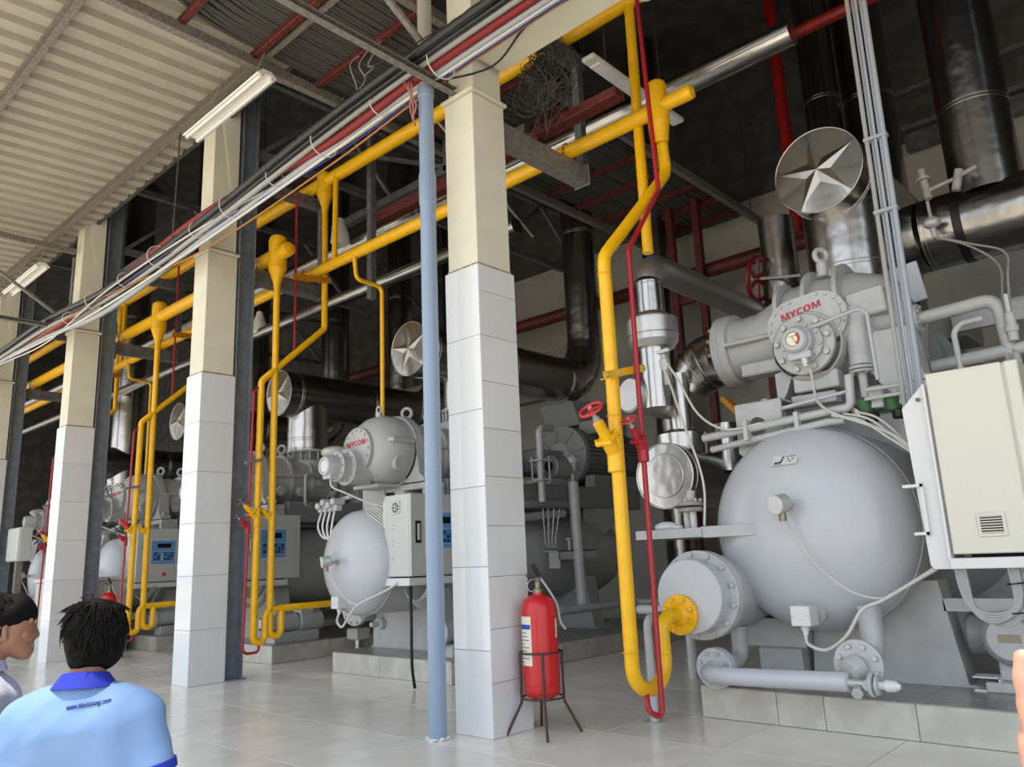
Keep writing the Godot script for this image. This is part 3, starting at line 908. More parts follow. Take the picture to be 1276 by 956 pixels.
func clad_header(x: float, y: float, z0: float, z1: float, r: float, tee_z: float, tee_r: float, tee_y: float, rv: float, top: float, label: String) -> void:
	var t := thing("insulated_pipe", label, "pipe", P(x, tee_y, (z0 + z1) * 0.5))
	put("horizontal_run", G.new().lathe(P(x, y, z0), Vector3.FORWARD, [[r, 0.0], [r, z0 - z1]], 40), "chrome_dark", t)
	star_cap(P(x, y, z0), r, t, 0.12 if x > -8 else 0.4)
	var s := G.new()
	seam(s, P(x, y, z0 - r * 0.6), Vector3.FORWARD, r)
	seam(s, P(x, y, z0 - 2.3), Vector3.FORWARD, r)
	if z1 < -6.0: seam(s, P(x, y, z1 + 0.1), Vector3.FORWARD, r)
	put("seam", s, "chrome_seam", t)
	put("branch", G.new().lathe(P(x, y - r * 0.45, tee_z), Vector3.DOWN, [[tee_r, 0.0], [tee_r, y - r * 0.45 - tee_y]], 40), "chrome", t)
	s = G.new()
	seam(s, P(x, tee_y + (y - r - tee_y) * 0.35, tee_z), Vector3.DOWN, tee_r)
	seam(s, P(x, tee_y + 0.03, tee_z), Vector3.DOWN, tee_r)
	put("seam", s, "chrome_seam", t)
	if rv > 0.0:
		var R := 0.95
		var pts := lobster(P(x, y + R, z1), rv, R, Vector3.DOWN, Vector3.FORWARD, 5)
		for k in 5:
			var g := G.new().sweep([pts[k], pts[k + 1]], [rv * lerpf(r / rv, 1.0, k / 5.0)], 36, false)
			put("elbow_segment", g, "chrome", t)
		s = G.new()
		for k in range(1, 6): s.ring(pts[k], Vector3(0, sin(PI * 0.1 * k), -cos(PI * 0.1 * k)), rv * 1.004, 0.008, 32, 5)
		put("elbow_seam", s, "chrome_seam", t)
		put("vertical_run", G.new().lathe(P(x, y + R, z1 - R), Vector3.UP, [[rv, 0.0], [rv, top - y - R]], 40), "chrome_dark", t)
		s = G.new()
		for yy in [y + R + 0.25, y + R + 2.6]: seam(s, P(x, yy, z1 - R), Vector3.UP, rv)
		put("seam", s, "chrome_seam", t)

func chrome_pipes() -> void:
	clad_header(-4.55, 5.3, -2.85, -7.0, 0.48, -4.2, 0.42, 4.35, 0.37, 13.8, "dark silver clad suction pipe, star end cap showing just left of the downpipe")
	clad_header(-9.35, 5.38, -3.2, -7.0, 0.50, -3.95, 0.44, 4.15, 0.42, 13.8, "silver clad suction pipe with star end cap behind the risers left of the downpipe")
	clad_header(-14.1, 5.45, -3.15, -7.0, 0.48, -3.95, 0.44, 4.25, 0.42, 13.8, "silver clad suction pipe with a star end cap between the second and third white columns")
	clad_header(-18.85, 4.9, -2.6, -7.0, 0.48, -3.7, 0.42, 4.2, 0.42, 13.8, "silver clad suction pipe seen left of the third white column")
	clad_header(2.45, 6.24, -3.6, -6.2, 0.545, -4.35, 0.50, 4.75, 0.0, 0.0, "silver clad suction pipe with a large star end cap above the largest compressor")
	# silver discharge pipe beside the largest machine
	var x := 0.6
	var z := -2.45
	var t := thing("discharge_pipe", "silver clad pipe with a swollen valve jacket left of the largest compressor", "pipe", P(x, 2.9, z))
	var pts := lobster(P(x, 4.98, z - 0.25), 0.175, 0.25, Vector3.BACK, Vector3.UP, 3)
	put("elbow", G.new().sweep(pts, [0.18], 28), "chrome_pale", t)
	put("horizontal_run", G.new().lathe(P(x, 5.23, z - 0.25), Vector3.FORWARD, [[0.178, 0], [0.178, 5.0]], 32), "chrome_pale", t)
	put("riser", G.new().lathe(P(x, 4.98, z), Vector3.DOWN, [[0.175, 0], [0.175, 0.40]], 32), "chrome", t)
	put("valve_jacket", G.new().lathe(P(x, 4.58, z), Vector3.DOWN, [[0.175, 0], [0.27, 0.08], [0.315, 0.09], [0.315, 0.30], [0.31, 0.305], [0.31, 0.38], [0.25, 0.46], [0.19, 0.465]], 36), "chrome_pale", t)
	var s := G.new()
	s.ring(P(x, 4.48, z), Vector3.UP, 0.317, 0.007, 36, 5); s.ring(P(x, 4.28, z), Vector3.UP, 0.317, 0.007, 36, 5); s.ring(P(x, 4.95, z), Vector3.UP, 0.177, 0.006, 32, 5)
	put("seam", s, "chrome_seam", t)
	put("lower_run", G.new().lathe(P(x, 4.12, z), Vector3.DOWN, [[0.19, 0], [0.19, 0.75]], 32), "chrome", t)
	put("side_jacket", G.new().lathe(P(0.31, 3.57, -2.25), Vector3(0.25, -0.06, -0.97), [[0.0, 0], [0.20, 0.0], [0.225, 0.02], [0.225, 0.85]], 32), "chrome_pale", t)
	put("stub_jacket", G.new().lathe(P(0.62, 3.86, -2.92), Vector3.DOWN, [[0.0, 0.0], [0.14, 0], [0.14, 0.9]], 28), "chrome", t)
	put("saddle_jacket", G.new().lathe(P(0.58, 3.16, -2.95), Vector3.DOWN, [[0.0, 0.0], [0.15, 0.0], [0.31, 0.06], [0.32, 0.07], [0.32, 0.45]], 32), "chrome", t)
	put("saddle_jacket", G.new().lathe(P(0.98, 3.22, -3.4), Vector3.DOWN, [[0.0, 0.0], [0.16, 0], [0.16, 0.6]], 28), "chrome", t)
	t = thing("insulated_drum", "silver clad drum with a flat round end cap behind the red pipe", "drum", P(0.62, 2.55, -3.5))
	put("jacket", G.new().lathe(P(0.63, 2.55, -2.4), Vector3.FORWARD, [[0.385, 0], [0.385, 3.0]], 44), "chrome_dark", t)
	put("end_cap", G.new().lathe(P(0.63, 2.55, -2.4), Vector3.BACK, [[0.0, 0.012], [0.255, 0.012], [0.258, 0.0], [0.385, 0.0]], 44), "chrome", t)
	s = G.new().ring(P(0.63, 2.55, -2.395), Vector3.BACK, 0.385, 0.009, 44, 6).ring(P(0.63, 2.55, -2.39), Vector3.BACK, 0.257, 0.006, 40, 6)
	s.ring(P(0.63, 2.55, -2.5), Vector3.BACK, 0.387, 0.005, 44, 6)
	put("rim", s, "chrome_seam", t)
	# far right big pipes
	t = thing("insulated_pipe", "large silver clad pipe crossing behind the vertical conduits at the right edge", "pipe", P(4.5, 5.4, -5))
	put("horizontal_run", G.new().lathe(P(3.25, 5.5, -5.0), Vector3.RIGHT, [[0.46, 0], [0.46, 5.5]], 40), "chrome_dark", t)
	pts = lobster(P(3.25, 5.5, -5.9), 0.46, 0.9, Vector3.BACK, Vector3.LEFT, 5)
	for k in 5: put("elbow_segment", G.new().sweep([pts[k], pts[k + 1]], [0.46], 36, false), "chrome_dark", t)
	put("strap", G.new().lathe(P(3.62, 5.5, -5.0), Vector3.RIGHT, [[0.468, 0], [0.468, 0.1]], 40), "black", t)
	s = G.new()
	seam(s, P(3.25, 5.5, -5.0), Vector3.RIGHT, 0.46); seam(s, P(4.4, 5.5, -5.0), Vector3.RIGHT, 0.46)
	put("seam", s, "chrome_seam", t)
	put("vertical_run", G.new().lathe(P(3.98, 5.8, -5.0), Vector3.UP, [[0.40, 0], [0.40, 8.1]], 40), "chrome_dark", t)
	s = G.new()
	seam(s, P(3.98, 6.95, -5.0), Vector3.UP, 0.40)
	put("seam", s, "chrome_seam", t)
	# silver pipe high up, along the hall front
	t = thing("insulated_pipe", "bright silver clad pipe end high above the largest machine", "pipe", P(-1, 7.9, -3.25))
	put("run", G.new().lathe(P(2.5, 8.0, -3.25), Vector3.LEFT, [[0.0, 0.0], [0.17, 0.0], [0.17, 40.0]], 32), "chrome", t)
	s = G.new()
	for xx in [-1.4, -4.6, -5.6, -8.0]: seam(s, P(xx, 8.0, -3.25), Vector3.RIGHT, 0.172)
	put("seam", s, "chrome_seam", t)
	t = thing("insulated_pipe", "dark silver clad pipe running along the hall just below the high silver one", "pipe", P(-20, 7.0, -3.3))
	put("run", G.new().lathe(P(-2.4, 7.05, -3.4), Vector3.LEFT, [[0.0, 0.0], [0.13, 0.0], [0.13, 36.0]], 28), "chrome_dark", t)

func far_pipes() -> void:
	for q in [[1.35, -7.6, 0.30, "tall dark clad riser pipe against the rear of the hall, beside the red pipe"], [1.95, -8.2, 0.42, "tall dark clad riser pipe behind the star end cap of the largest machine"], [-3.3, -9.3, 0.34, "tall dark clad riser pipe seen just right of the nearest column"], [-12.0, -8.8, 0.36, "tall dark clad riser pipe seen right of the second white column"], [-14.1, -3.95, 0.50, "tall bright clad riser pipe beside the star end cap between the second and third columns"], [-18.85, -3.75, 0.42, "tall bright clad riser pipe just right of the third column"], [-21.0, -7.6, 0.3, "slim silver riser pipe seen left of the third white column"]]:
		var t := thing("riser_pipe", q[3], "pipe", P(q[0], 0.0, q[1]))
		put("cladding", G.new().lathe(P(q[0], 0.0, q[1]), Vector3.UP, [[q[2], 0], [q[2], 13.9]], 32), "chrome_dark" if q[0] > -14 else "chrome", t)
		var s := G.new()
		for y in [4.2, 6.8, 9.4]: seam(s, P(q[0], y, q[1]), Vector3.UP, q[2])
		put("seam", s, "chrome_seam", t)
	one("red_main_riser", G.new().cyl(P(0.86, 13.9, -7.0), P(0.86, 6.9, -7.0), 0.105, 20), "red_main", "bright red vertical pipe above the dark red handwheel", "pipe")
	one("red_main_pipe", G.new().tube([P(-20, 7.6, -9.2), P(1.3, 7.6, -9.2)], 0.16, 18), "red_steel", "dark red pipe along the top of the rear wall", "pipe")
	one("red_stub_pipe", G.new().cyl(P(2.25, 8.62, -4.2), P(3.3, 8.62, -4.2), 0.085, 16), "red_main", "red pipe end at the top beside the vertical conduits", "pipe")
	one("red_frame_post", G.new().bx(-2.75, 0.0, -9.0, -2.6, 9.2, -8.85).bx(-2.1, 0.0, -9.0, -1.95, 9.2, -8.85).bx(-2.75, 6.9, -9.0, -1.95, 7.6, -8.9), "red_steel", "dark red steel frame behind the clad riser right of the nearest column", "frame")
	one("red_frame_post", G.new().bx(-0.35, 0.0, -8.0, -0.15, 5.0, -7.85), "red_steel", "dark red steel post behind the swollen silver valve jacket", "frame")
	var t := thing("large_valve_wheel", "large dark red six spoked handwheel in front of the rear wall", "handwheel", P(0.75, 5.5, -5.45))
	var c := P(0.74, 5.72, -5.42)
	var ax := Vector3(-0.98, 0.2, -0.05).normalized()
	var b := G.frame(ax)
	put("rim", G.new().ring(c, ax, 0.33, 0.035, 36, 8), "red_wheel_dark", t)
	for k in 6:
		var e := (b.x * cos(TAU * k / 6 + 0.3) + b.y * sin(TAU * k / 6 + 0.3)) * 0.33
		put("spoke", G.new().bar(c, c + e, 0.05, 0.03, ax), "red_wheel_dark", t)
	put("hub", G.new().cyl(c - ax * 0.04, c + ax * 0.06, 0.06, 16), "red_wheel_dark", t)
	put("stem", G.new().cyl(c - ax * 0.7, c + ax * 0.1, 0.025, 10), "bolt", t)
	t = thing("insulated_valve", "silver clad valve body behind the dark red handwheel", "valve", P(0.98, 5.2, -5.75))
	put("jacket", G.new().lathe(P(0.98, 5.2, -5.75), Vector3(0.0, 1, 0), [[0.0, 0], [0.3, 0], [0.3, 0.55], [0.27, 0.56], [0.27, 1.5], [0.0, 1.6]], 32), "chrome", t)

# ---------------------------------------------------------------- machines
func ellipsoid_head(R: float, n := 10) -> Array:
	var p := []
	for k in n + 1:
		var a := PI * 0.5 * k / n
		p.append([R * sin(a), 0.5 * R * (1.0 - cos(a))])
	return p # from apex (distance 0) to the tangent line (distance R / 2)

func vessel(x: float, y: float, R: float, z0: float, z1: float, label: String, sx0: float, sx1: float, st0: float, st1: float, sz: float) -> Node3D:
	var t := thing("oil_separator", label, "pressure vessel", P(x, 0.312, -4.5))
	var pr := ellipsoid_head(R)
	pr.append([R, 0.5 * R + 0.05])
	put("head", G.new().lathe(P(x, y, z0 + 0.5 * R), Vector3.FORWARD, pr, 64), "machine_gloss", t)
	put("shell", G.new().lathe(P(x, y, z0 - 0.05), Vector3.FORWARD, [[R * 0.995, 0.0], [R * 0.995, z0 - z1 - 0.05], [R * 0.9, z0 - z1 + 0.2], [R * 0.5, z0 - z1 + 0.42], [0, z0 - z1 + 0.5]], 64), "machine", t)
	put("weld_seam", G.new().ring(P(x, y, z0 - 0.05), Vector3.BACK, R, 0.012, 64, 6), "machine_gloss", t)
	for zz in [sz, z1 + 1.0]:
		var g := G.new()
		var yt := y - R * 0.55
		var q := PackedVector2Array([Vector2(sx0, 0.33), Vector2(sx1, 0.33), Vector2(st1, yt), Vector2(st0, yt)])
		g.ext(q, P(0, 0, zz - 0.32), Basis.IDENTITY, 0.32)
		put("saddle", g, "machine", t)
		put("saddle_foot", G.new().bx(sx0 - 0.03, 0.312, zz - 0.40, sx1 + 0.12, 0.335, zz + 0.02, 0.004), "machine", t)
	return t

func sensor(o: Vector3, r: float, label: String) -> Node3D:
	var t := thing("temperature_sensor", label, "sensor", o)
	put("stem", G.new().cyl(o, o + P(0.02, 0, 0.16), r * 0.28, 10).cyl(o + P(0, 0, 0.02), o + P(0.005, 0, 0.06), r * 0.5, 6), "bolt", t)
	var c := o + P(0.0, 0.005, 0.2)
	put("head", G.new().cyl(c + P(0.03, 0.02, -0.06), c + P(-0.03, -0.0, 0.05), r, 18, r * 0.15).ball(c, r * 0.9, 12), "bolt", t)
	put("cover", G.new().cyl(c + P(-0.03, 0.0, 0.045), c + P(-0.042, -0.004, 0.07), r * 1.06, 18, 0.006), "white_paint", t)
	put("gland", G.new().cyl(c + P(0, -r * 0.7, 0), c + P(0.005, -r * 1.7, 0), r * 0.4, 6), "brass", t)
	return t

func junction(o: Vector3, s: float, label: String) -> Node3D:
	var t := thing("junction_box", label, "junction box", o)
	put("stub", G.new().cyl(o + P(0.02, 0, -0.2), o + P(0, 0, 0.02), s * 0.35, 16).cyl(o + P(0.02, 0, -0.14), o + P(0.02, 0, -0.11), s * 0.55, 20), "machine", t)
	put("box", G.new().box(o + P(0, 0, s * 0.5), P(s, s, s * 1.05), 0.006), "white_paint", t)
	put("lid", G.new().box(o + P(0, 0, s * 1.06), P(s, s, 0.018), 0.006), "white_paint", t)
	for q in [-1, 1]: put("screw", G.new().cyl(o + P(q * s * 0.4, q * s * 0.02, s * 1.06), o + P(q * s * 0.4, q * s * 0.02, s * 1.14), 0.007, 8), "bolt", t)
	put("gland", G.new().cyl(o + P(0, -s * 0.5, s * 0.6), o + P(0, -s * 0.75, s * 0.6), s * 0.22, 12).cyl(o + P(0, -s * 0.75, s * 0.6), o + P(0, -s * 0.95, s * 0.6), s * 0.16, 8), "white_paint", t)
	return t

func round_flange(called: String, o: Vector3, ax: Vector3, r: float, th: float, n: int, br: float, m: String, t: Node3D, bm := "bolt") -> void:
	put(called, G.new().lathe(o, ax, [[0, 0], [r - 0.006, 0], [r, 0.006], [r, th - 0.006], [r - 0.006, th], [0, th]], 40), m, t)
	var b := G.frame(ax)
	for k in n:
		var a := TAU * (k + 0.5) / n
		var p := o + (b.x * cos(a) + b.y * sin(a)) * (r - br * 1.9) + b.z * th
		put("bolt", G.new().cyl(p, p + b.z * br * 1.1, br, 6, br * 0.15), bm, t)

func eye_bolt(o: Vector3, r: float, t: Node3D, ax := Vector3.BACK) -> void:
	var g := G.new().ring(o + P(0, r * 1.5, 0), ax, r, r * 0.32, 20, 8)
	g.cyl(o, o + P(0, r * 0.7, 0), r * 0.5, 12)
	put("lifting_eye", g, "machine", t)

func stadium(w: float, h: float, n := 10) -> PackedVector2Array: # wide outline with round ends
	var q := PackedVector2Array()
	var r := h * 0.5
	for k in n + 1: q.append(Vector2(w * 0.5 - r + r * sin(PI * k / n), -r * cos(PI * k / n)))
	for k in n + 1: q.append(Vector2(-w * 0.5 + r - r * sin(PI * k / n), r * cos(PI * k / n)))
	return q

func machines() -> void:
	machine_a()
	machine_b(-4.6, 0)
	machine_b(-9.35, 1)
	machine_b(-14.1, 2)
	machine_b(-18.85, 3)

func machine_a() -> void:
	var v := vessel(2.28, 1.86, 1.04, -2.5, -8.0, "largest light grey pressure vessel with a domed end and a small warning sticker", 1.95, 3.42, 2.05, 3.28, -2.9)
	# the sticker: a worker symbol and small print
	put("warning_sticker", G.new().box(P(2.24, 2.54, -2.103), P(0.27, 0.135, 0.004), 0.0, Basis(Vector3.RIGHT, -0.62)), "white_paint", v)
	var sb := Basis(Vector3.RIGHT, -0.62)
	var g := G.new()
	g.ext(PackedVector2Array([Vector2(-0.11, -0.03), Vector2(-0.045, -0.025), Vector2(-0.02, 0.05), Vector2(-0.008, 0.045), Vector2(-0.028, -0.04), Vector2(-0.10, -0.045)]), P(2.24, 2.54, -2.103) + sb.z * 0.0025, sb, 0.001)
	g.ext(PackedVector2Array([Vector2(-0.115, -0.06), Vector2(-0.015, -0.055), Vector2(-0.03, -0.048), Vector2(-0.1, -0.05)]), P(2.24, 2.54, -2.103) + sb.z * 0.0025, sb, 0.001)
	for q in [[0.03, 0.035], [0.07, 0.035], [0.1, 0.035], [0.04, 0.0], [0.085, 0.0], [0.06, -0.03]]:
		g.box(P(2.24, 2.54, -2.103) + sb * P(q[0], q[1], 0.003), P(0.022, 0.012, 0.001), 0.0, sb)
	put("sticker_print", g, "label_ink", v)
	sensor(P(2.28, 2.07, -2.0), 0.092, "silver temperature sensor head on the domed end of the largest vessel")
	var s := junction(P(2.32, 1.02, -2.05), 0.185, "white square junction box low on the domed end of the largest vessel")
	one("sensor_cable", G.new().cable([P(2.285, 1.96, -1.8), P(2.33, 1.8, -1.9), P(2.5, 1.5, -1.92), P(2.78, 1.25, -1.94), P(3.05, 1.18, -1.98), P(3.3, 1.3, -1.9), P(3.62, 1.46, -1.66)], 0.011), "cable_white", "thin white cable hanging across the dome from the silver sensor to the cabinet frame", "cable")
	one("sensor_cable", G.new().cable([P(2.32, 0.84, -1.93), P(2.35, 0.76, -1.9), P(2.52, 0.72, -1.88), P(2.72, 0.85, -1.88), P(2.88, 1.08, -1.9), P(3.05, 1.16, -1.94), P(3.3, 1.29, -1.88), P(3.62, 1.44, -1.64)], 0.017, 8), "cable_white", "thicker white cable looping up from the white junction box under the dome", "cable")
	shell_a()
	low_pipe_a()
	compressor_a()
	cabinet_a()
	fittings_a()

func shell_a() -> void:
	var c := P(1.30, 1.22, -1.57)
	var t := thing("oil_cooler", "light grey horizontal cooler shell with a plain white end cover beside the largest vessel", "cooler", P(1.3, 0.6, -4))
	put("end_cover", G.new().lathe(c, Vector3.FORWARD, [[0, 0], [0.36, 0], [0.368, 0.01], [0.368, 0.30]], 48), "machine_gloss", t)
	put("flange_ring", G.new().lathe(c + P(0, 0, -0.20), Vector3.FORWARD, [[0.36, 0], [0.445, 0], [0.45, 0.006], [0.45, 0.06], [0.443, 0.062], [0.45, 0.07], [0.45, 0.13], [0.40, 0.135]], 52), "machine", t)
	for k in 13:
		var a := TAU * (k + 0.5) / 13
		put("bolt", G.new().cyl(c + P(cos(a) * 0.41, sin(a) * 0.41, -0.20), c + P(cos(a) * 0.41, sin(a) * 0.41, -0.165), 0.027, 6, 0.005), "machine", t)
	put("shell", G.new().lathe(c + P(0, 0, -0.33), Vector3.FORWARD, [[0.39, 0], [0.39, 4.6], [0.3, 4.75], [0, 4.8]], 48), "machine", t)
	put("nozzle", G.new().tube([c + P(0.1, -0.36, -0.80), c + P(0.1, -0.70, -0.80), c + P(0.09, -0.72, -0.32)], 0.085, 18, 0.14), "machine", t)
	put("support_block", G.new().bx(1.30, 0.62, -3.1, 1.98, 0.92, -2.7, 0.01).bx(1.42, 0.312, -3.0, 1.9, 0.62, -2.75, 0.01), "machine", t)

func low_pipe_a() -> void:
	var t := thing("drain_pipe", "white grey pipe with bolted flanges lying along the front of the nearest plinth", "pipe", P(2.0, 0.35, -1.75))
	round_flange("flange", P(1.39, 0.50, -1.90), Vector3.BACK, 0.20, 0.055, 8, 0.024, "machine", t)
	round_flange("flange", P(1.39, 0.50, -1.83), Vector3.BACK, 0.20, 0.045, 8, 0.024, "machine_gloss", t)
	round_flange("flange", P(2.86, 0.63, -1.74), Vector3.BACK, 0.215, 0.05, 8, 0.026, "machine", t)
	put("pipe_run", G.new().tube([P(1.39, 0.50, -1.79), P(1.39, 0.47, -1.62), P(1.75, 0.47, -1.60), P(2.80, 0.50, -1.58)], 0.083, 22, 0.1).lathe(P(2.80, 0.50, -1.58), Vector3.RIGHT, [[0.083, 0], [0.07, 0.012], [0, 0.014]], 22), "machine_gloss", t)
	put("branch", G.new().cyl(P(2.80, 0.58, -1.60), P(2.86, 0.63, -1.70), 0.105, 20), "machine", t)
	put("riser", G.new().tube([P(2.86, 0.63, -1.76), P(2.86, 0.64, -2.12), P(2.86, 1.1, -2.15)], 0.105, 20, 0.16), "machine", t)
	var d := thing("drain_valve", "small light grey valve with a capped stem on the end of the low white pipe", "valve", P(2.95, 0.42, -1.55))
	put("body", G.new().cyl(P(2.80, 0.5, -1.55), P(3.0, 0.5, -1.53), 0.035, 12).cyl(P(2.9, 0.47, -1.56), P(2.92, 0.43, -1.42), 0.05, 6, 0.006).cyl(P(2.98, 0.5, -1.57), P(3.0, 0.5, -1.47), 0.045, 12), "bolt", d)
	put("bonnet_flange", G.new().cyl(P(3.0, 0.50, -1.53), P(3.035, 0.50, -1.53), 0.10, 20, 0.008).cyl(P(3.05, 0.5, -1.53), P(3.075, 0.5, -1.53), 0.085, 20, 0.006), "machine", d)
	put("stem_cap", G.new().lathe(P(3.075, 0.5, -1.53), Vector3.RIGHT, [[0.035, 0], [0.035, 0.05], [0.05, 0.055], [0.045, 0.13], [0.02, 0.17], [0, 0.172]], 8), "white_paint", d)

func compressor_a() -> void:
	var t := thing("screw_compressor", "largest light grey screw compressor with red lettering and a round dial in front", "compressor", P(2.4, 3.2, -3.4))
	# casing: a fat rounded body that narrows into a horn towards the left flange
	var q := []
	var rs := []
	for e in [[1.18, 4.15, 0.40], [1.35, 4.15, 0.385], [1.6, 4.16, 0.39], [1.85, 4.20, 0.44], [2.1, 4.25, 0.50], [2.4, 4.28, 0.51], [2.7, 4.26, 0.50], [2.95, 4.2, 0.46], [3.12, 4.14, 0.38], [3.24, 4.1, 0.22], [3.28, 4.09, 0.05]]:
		q.append(P(e[0], e[1], -3.5)); rs.append(e[2])
	put("casing", G.new().sweep(q, rs, 36), "machine", t)
	put("casing_underside", G.new().bx(1.40, 3.70, -3.4, 2.3, 3.86, -3.08, 0.02).ball(P(2.45, 3.9, -3.35), 0.5, 20, P(1.25, 0.8, 0.8)), "machine", t)
	# left flange pair facing left
	put("inlet_flange", G.new().lathe(P(1.2, 4.15, -3.5), Vector3.LEFT, [[0.36, -0.05], [0.455, -0.045], [0.46, -0.04], [0.46, 0.05], [0.455, 0.054], [0.455, 0.06], [0.47, 0.065], [0.47, 0.15], [0.44, 0.165], [0.33, 0.17]], 44), "machine", t)
	for k in 14:
		var a := TAU * k / 14
		put("bolt", G.new().cyl(P(1.03, 4.15 + cos(a) * 0.40, -3.5 + sin(a) * 0.40), P(0.975, 4.15 + cos(a) * 0.40, -3.5 + sin(a) * 0.40), 0.026, 6, 0.004), "bolt", t)
	put("side_rib", G.new().bx(1.25, 4.10, -3.16, 1.95, 4.15, -3.0, 0.012), "machine", t)
	for x in [2.0, 2.36, 2.72]: # the three fins over the top
		put("fin", G.new().washer(P(x - 0.03, 4.24, -3.46), Vector3(1, 0.08, 0), 0.40, 0.60 + (0.03 if x > 2.1 else -0.03), 0.05, 40), "machine", t)
	var eb := P(2.49, 4.78, -3.2)
	put("lifting_eye", G.new().ring(eb + P(0, 0.20, 0), Vector3(0.8, 0, 0.6), 0.075, 0.032, 24, 10).cyl(eb + P(0, -0.06, 0), eb + P(0, 0.11, 0), 0.065, 16, 0.01), "machine", t)
	# cover plate with lettering
	var st := stadium(0.92, 0.62, 12)
	var b := Basis(Vector3.BACK, 0.10)
	var c := P(2.36, 4.13, -2.84)
	put("cover_plate", G.new().ext(st, c + P(0, 0, -0.16), b, 0.16), "machine", t)
	var st2 := stadium(0.79, 0.49, 12)
	put("cover_dish", G.new().ext(st2, c, b, 0.012), "machine", t)
	for k in 18:
		var u := float(k) / 18 * st.size()
		var p := st[int(u)].lerp(st[(int(u) + 1) % st.size()], u - int(u)) * Vector2(0.925, 0.89)
		var w := c + b * P(p.x, p.y, 0)
		put("bolt", G.new().cyl(w, w + P(0, 0, 0.018), 0.019, 8, 0.003), "bolt", t)
	var lt := put("lettering", lettering("MYCOM", c + b * P(-0.03, 0.14, 0.016), b * Basis(Vector3(1, 0.07, 0), Vector3(0.0, 1, 0), Vector3.BACK), 0.075, 0.006, true, 1.22), "logo_red", t)
	# round housing with two bolt circles
	var h := P(2.33, 3.86, -2.82)
	put("housing", G.new().lathe(h, Vector3.BACK, [[0.40, -0.28], [0.40, -0.02], [0.385, 0.0]], 44), "machine", t)
	put("housing_flange", G.new().lathe(h, Vector3.BACK, [[0, 0], [0.335, 0.0], [0.345, 0.01], [0.345, 0.07], [0.335, 0.08], [0.0, 0.08]], 44), "machine", t)
	put("inner_flange", G.new().lathe(h + P(0, 0, 0.08), Vector3.BACK, [[0.24, 0], [0.24, 0.045], [0.20, 0.05], [0.17, 0.07], [0.165, 0.14], [0, 0.14]], 12), "machine", t)
	for k in 9:
		var a := TAU * k / 9 + 0.2
		put("bolt", G.new().cyl(h + P(cos(a) * 0.29, sin(a) * 0.29, 0.08), h + P(cos(a) * 0.29, sin(a) * 0.29, 0.12), 0.034, 12, 0.004), "bolt", t)
		put("bolt", G.new().cyl(h + P(cos(a + 0.3) * 0.205, sin(a + 0.3) * 0.205, 0.12), h + P(cos(a + 0.3) * 0.205, sin(a + 0.3) * 0.205, 0.15), 0.022, 12, 0.003), "bolt", t)
	# dial in front
	var d := h + P(0.0, 0.01, 0.20)
	var ind := put("capacity_indicator", G.new().lathe(d, Vector3.BACK, [[0.13, -0.03], [0.165, -0.02], [0.165, 0.05], [0.155, 0.06], [0.145, 0.07], [0.14, 0.12], [0.12, 0.145], [0.085, 0.155], [0.08, 0.145]], 36).bx(d.x - 0.12, d.y - 0.21, d.z - 0.03, d.x + 0.14, d.y - 0.13, d.z + 0.06, 0.01), "machine_gloss", t)
	put("dial_face", G.new().cyl(d + P(0, 0, 0.13), d + P(0, 0, 0.142), 0.075, 28), "dial_white", ind)
	put("red_arc", G.new().lathe(d + P(0, 0, 0.1425), Vector3.BACK, [[0.05, 0.0], [0.05, 0.0015], [0.073, 0.0015], [0.073, 0.0]], 24, -1.1, 1.0), "logo_red", ind)
	put("needle", G.new().bar(d + P(-0.01, 0.03, 0.145), d + P(0.03, -0.05, 0.145), 0.012, 0.002).bar(d + P(-0.045, 0.03, 0.145), d + P(0.035, 0.035, 0.145), 0.01, 0.002), "label_ink", ind)
	put("gland", G.new().cyl(d + P(0.05, -0.20, 0.02), d + P(0.055, -0.27, 0.02), 0.035, 8).cyl(d + P(0.055, -0.27, 0.02), d + P(0.055, -0.30, 0.02), 0.028, 8), "white_paint", t)
	# block and tubes on the right
	put("side_block", G.new().box(P(2.98, 4.23, -3.06), P(0.40, 0.30, 0.24), 0.02, Basis(Vector3.BACK, 0.06)), "machine", t)
	put("outlet_neck", G.new().lathe(P(2.83, 4.25, -3.02), Vector3.DOWN, [[0.13, 0.05], [0.125, 0.16], [0.12, 0.28], [0.118, 0.38], [0.118, 0.66], [0.12, 0.69]], 24), "machine", t)
	round_flange("outlet_flange", P(2.83, 3.50, -3.0), Vector3.DOWN, 0.13, 0.03, 4, 0.016, "machine", t)
	put("outlet_flange", G.new().cyl(P(2.83, 3.545, -3.0), P(2.83, 3.51, -3.0), 0.13, 24, 0.004), "machine", t)
	put("outlet_tube", G.new().cyl(P(2.83, 3.47, -3.0), P(2.83, 3.2, -3.0), 0.045, 14), "machine", t)
	put("base_block", G.new().bx(2.12, 3.35, -3.1, 2.62, 3.55, -2.86, 0.012).bx(2.05, 3.2, -3.1, 2.55, 3.33, -2.92, 0.01), "machine", t)
	# housing that leads to the motor
	for e in [[3.2, 3.86, -3.75, 0.62, 0.06], [3.2, 3.86, -3.86, 0.60, 0.08]]:
		round_flange("drive_flange", P(2.62, e[1], e[2]), Vector3.BACK, e[3], e[4], 18, 0.03, "machine", t, "bolt_dark")
	put("drive_housing", G.new().lathe(P(2.62, 3.86, -3.8), Vector3.FORWARD, [[0.55, 0], [0.5, 0.3], [0.5, 0.7], [0.66, 0.72], [0.66, 0.82], [0.6, 0.86], [0.6, 1.3], [0.68, 1.3], [0.68, 1.4], [0.4, 1.5]], 40), "machine_dark", t)
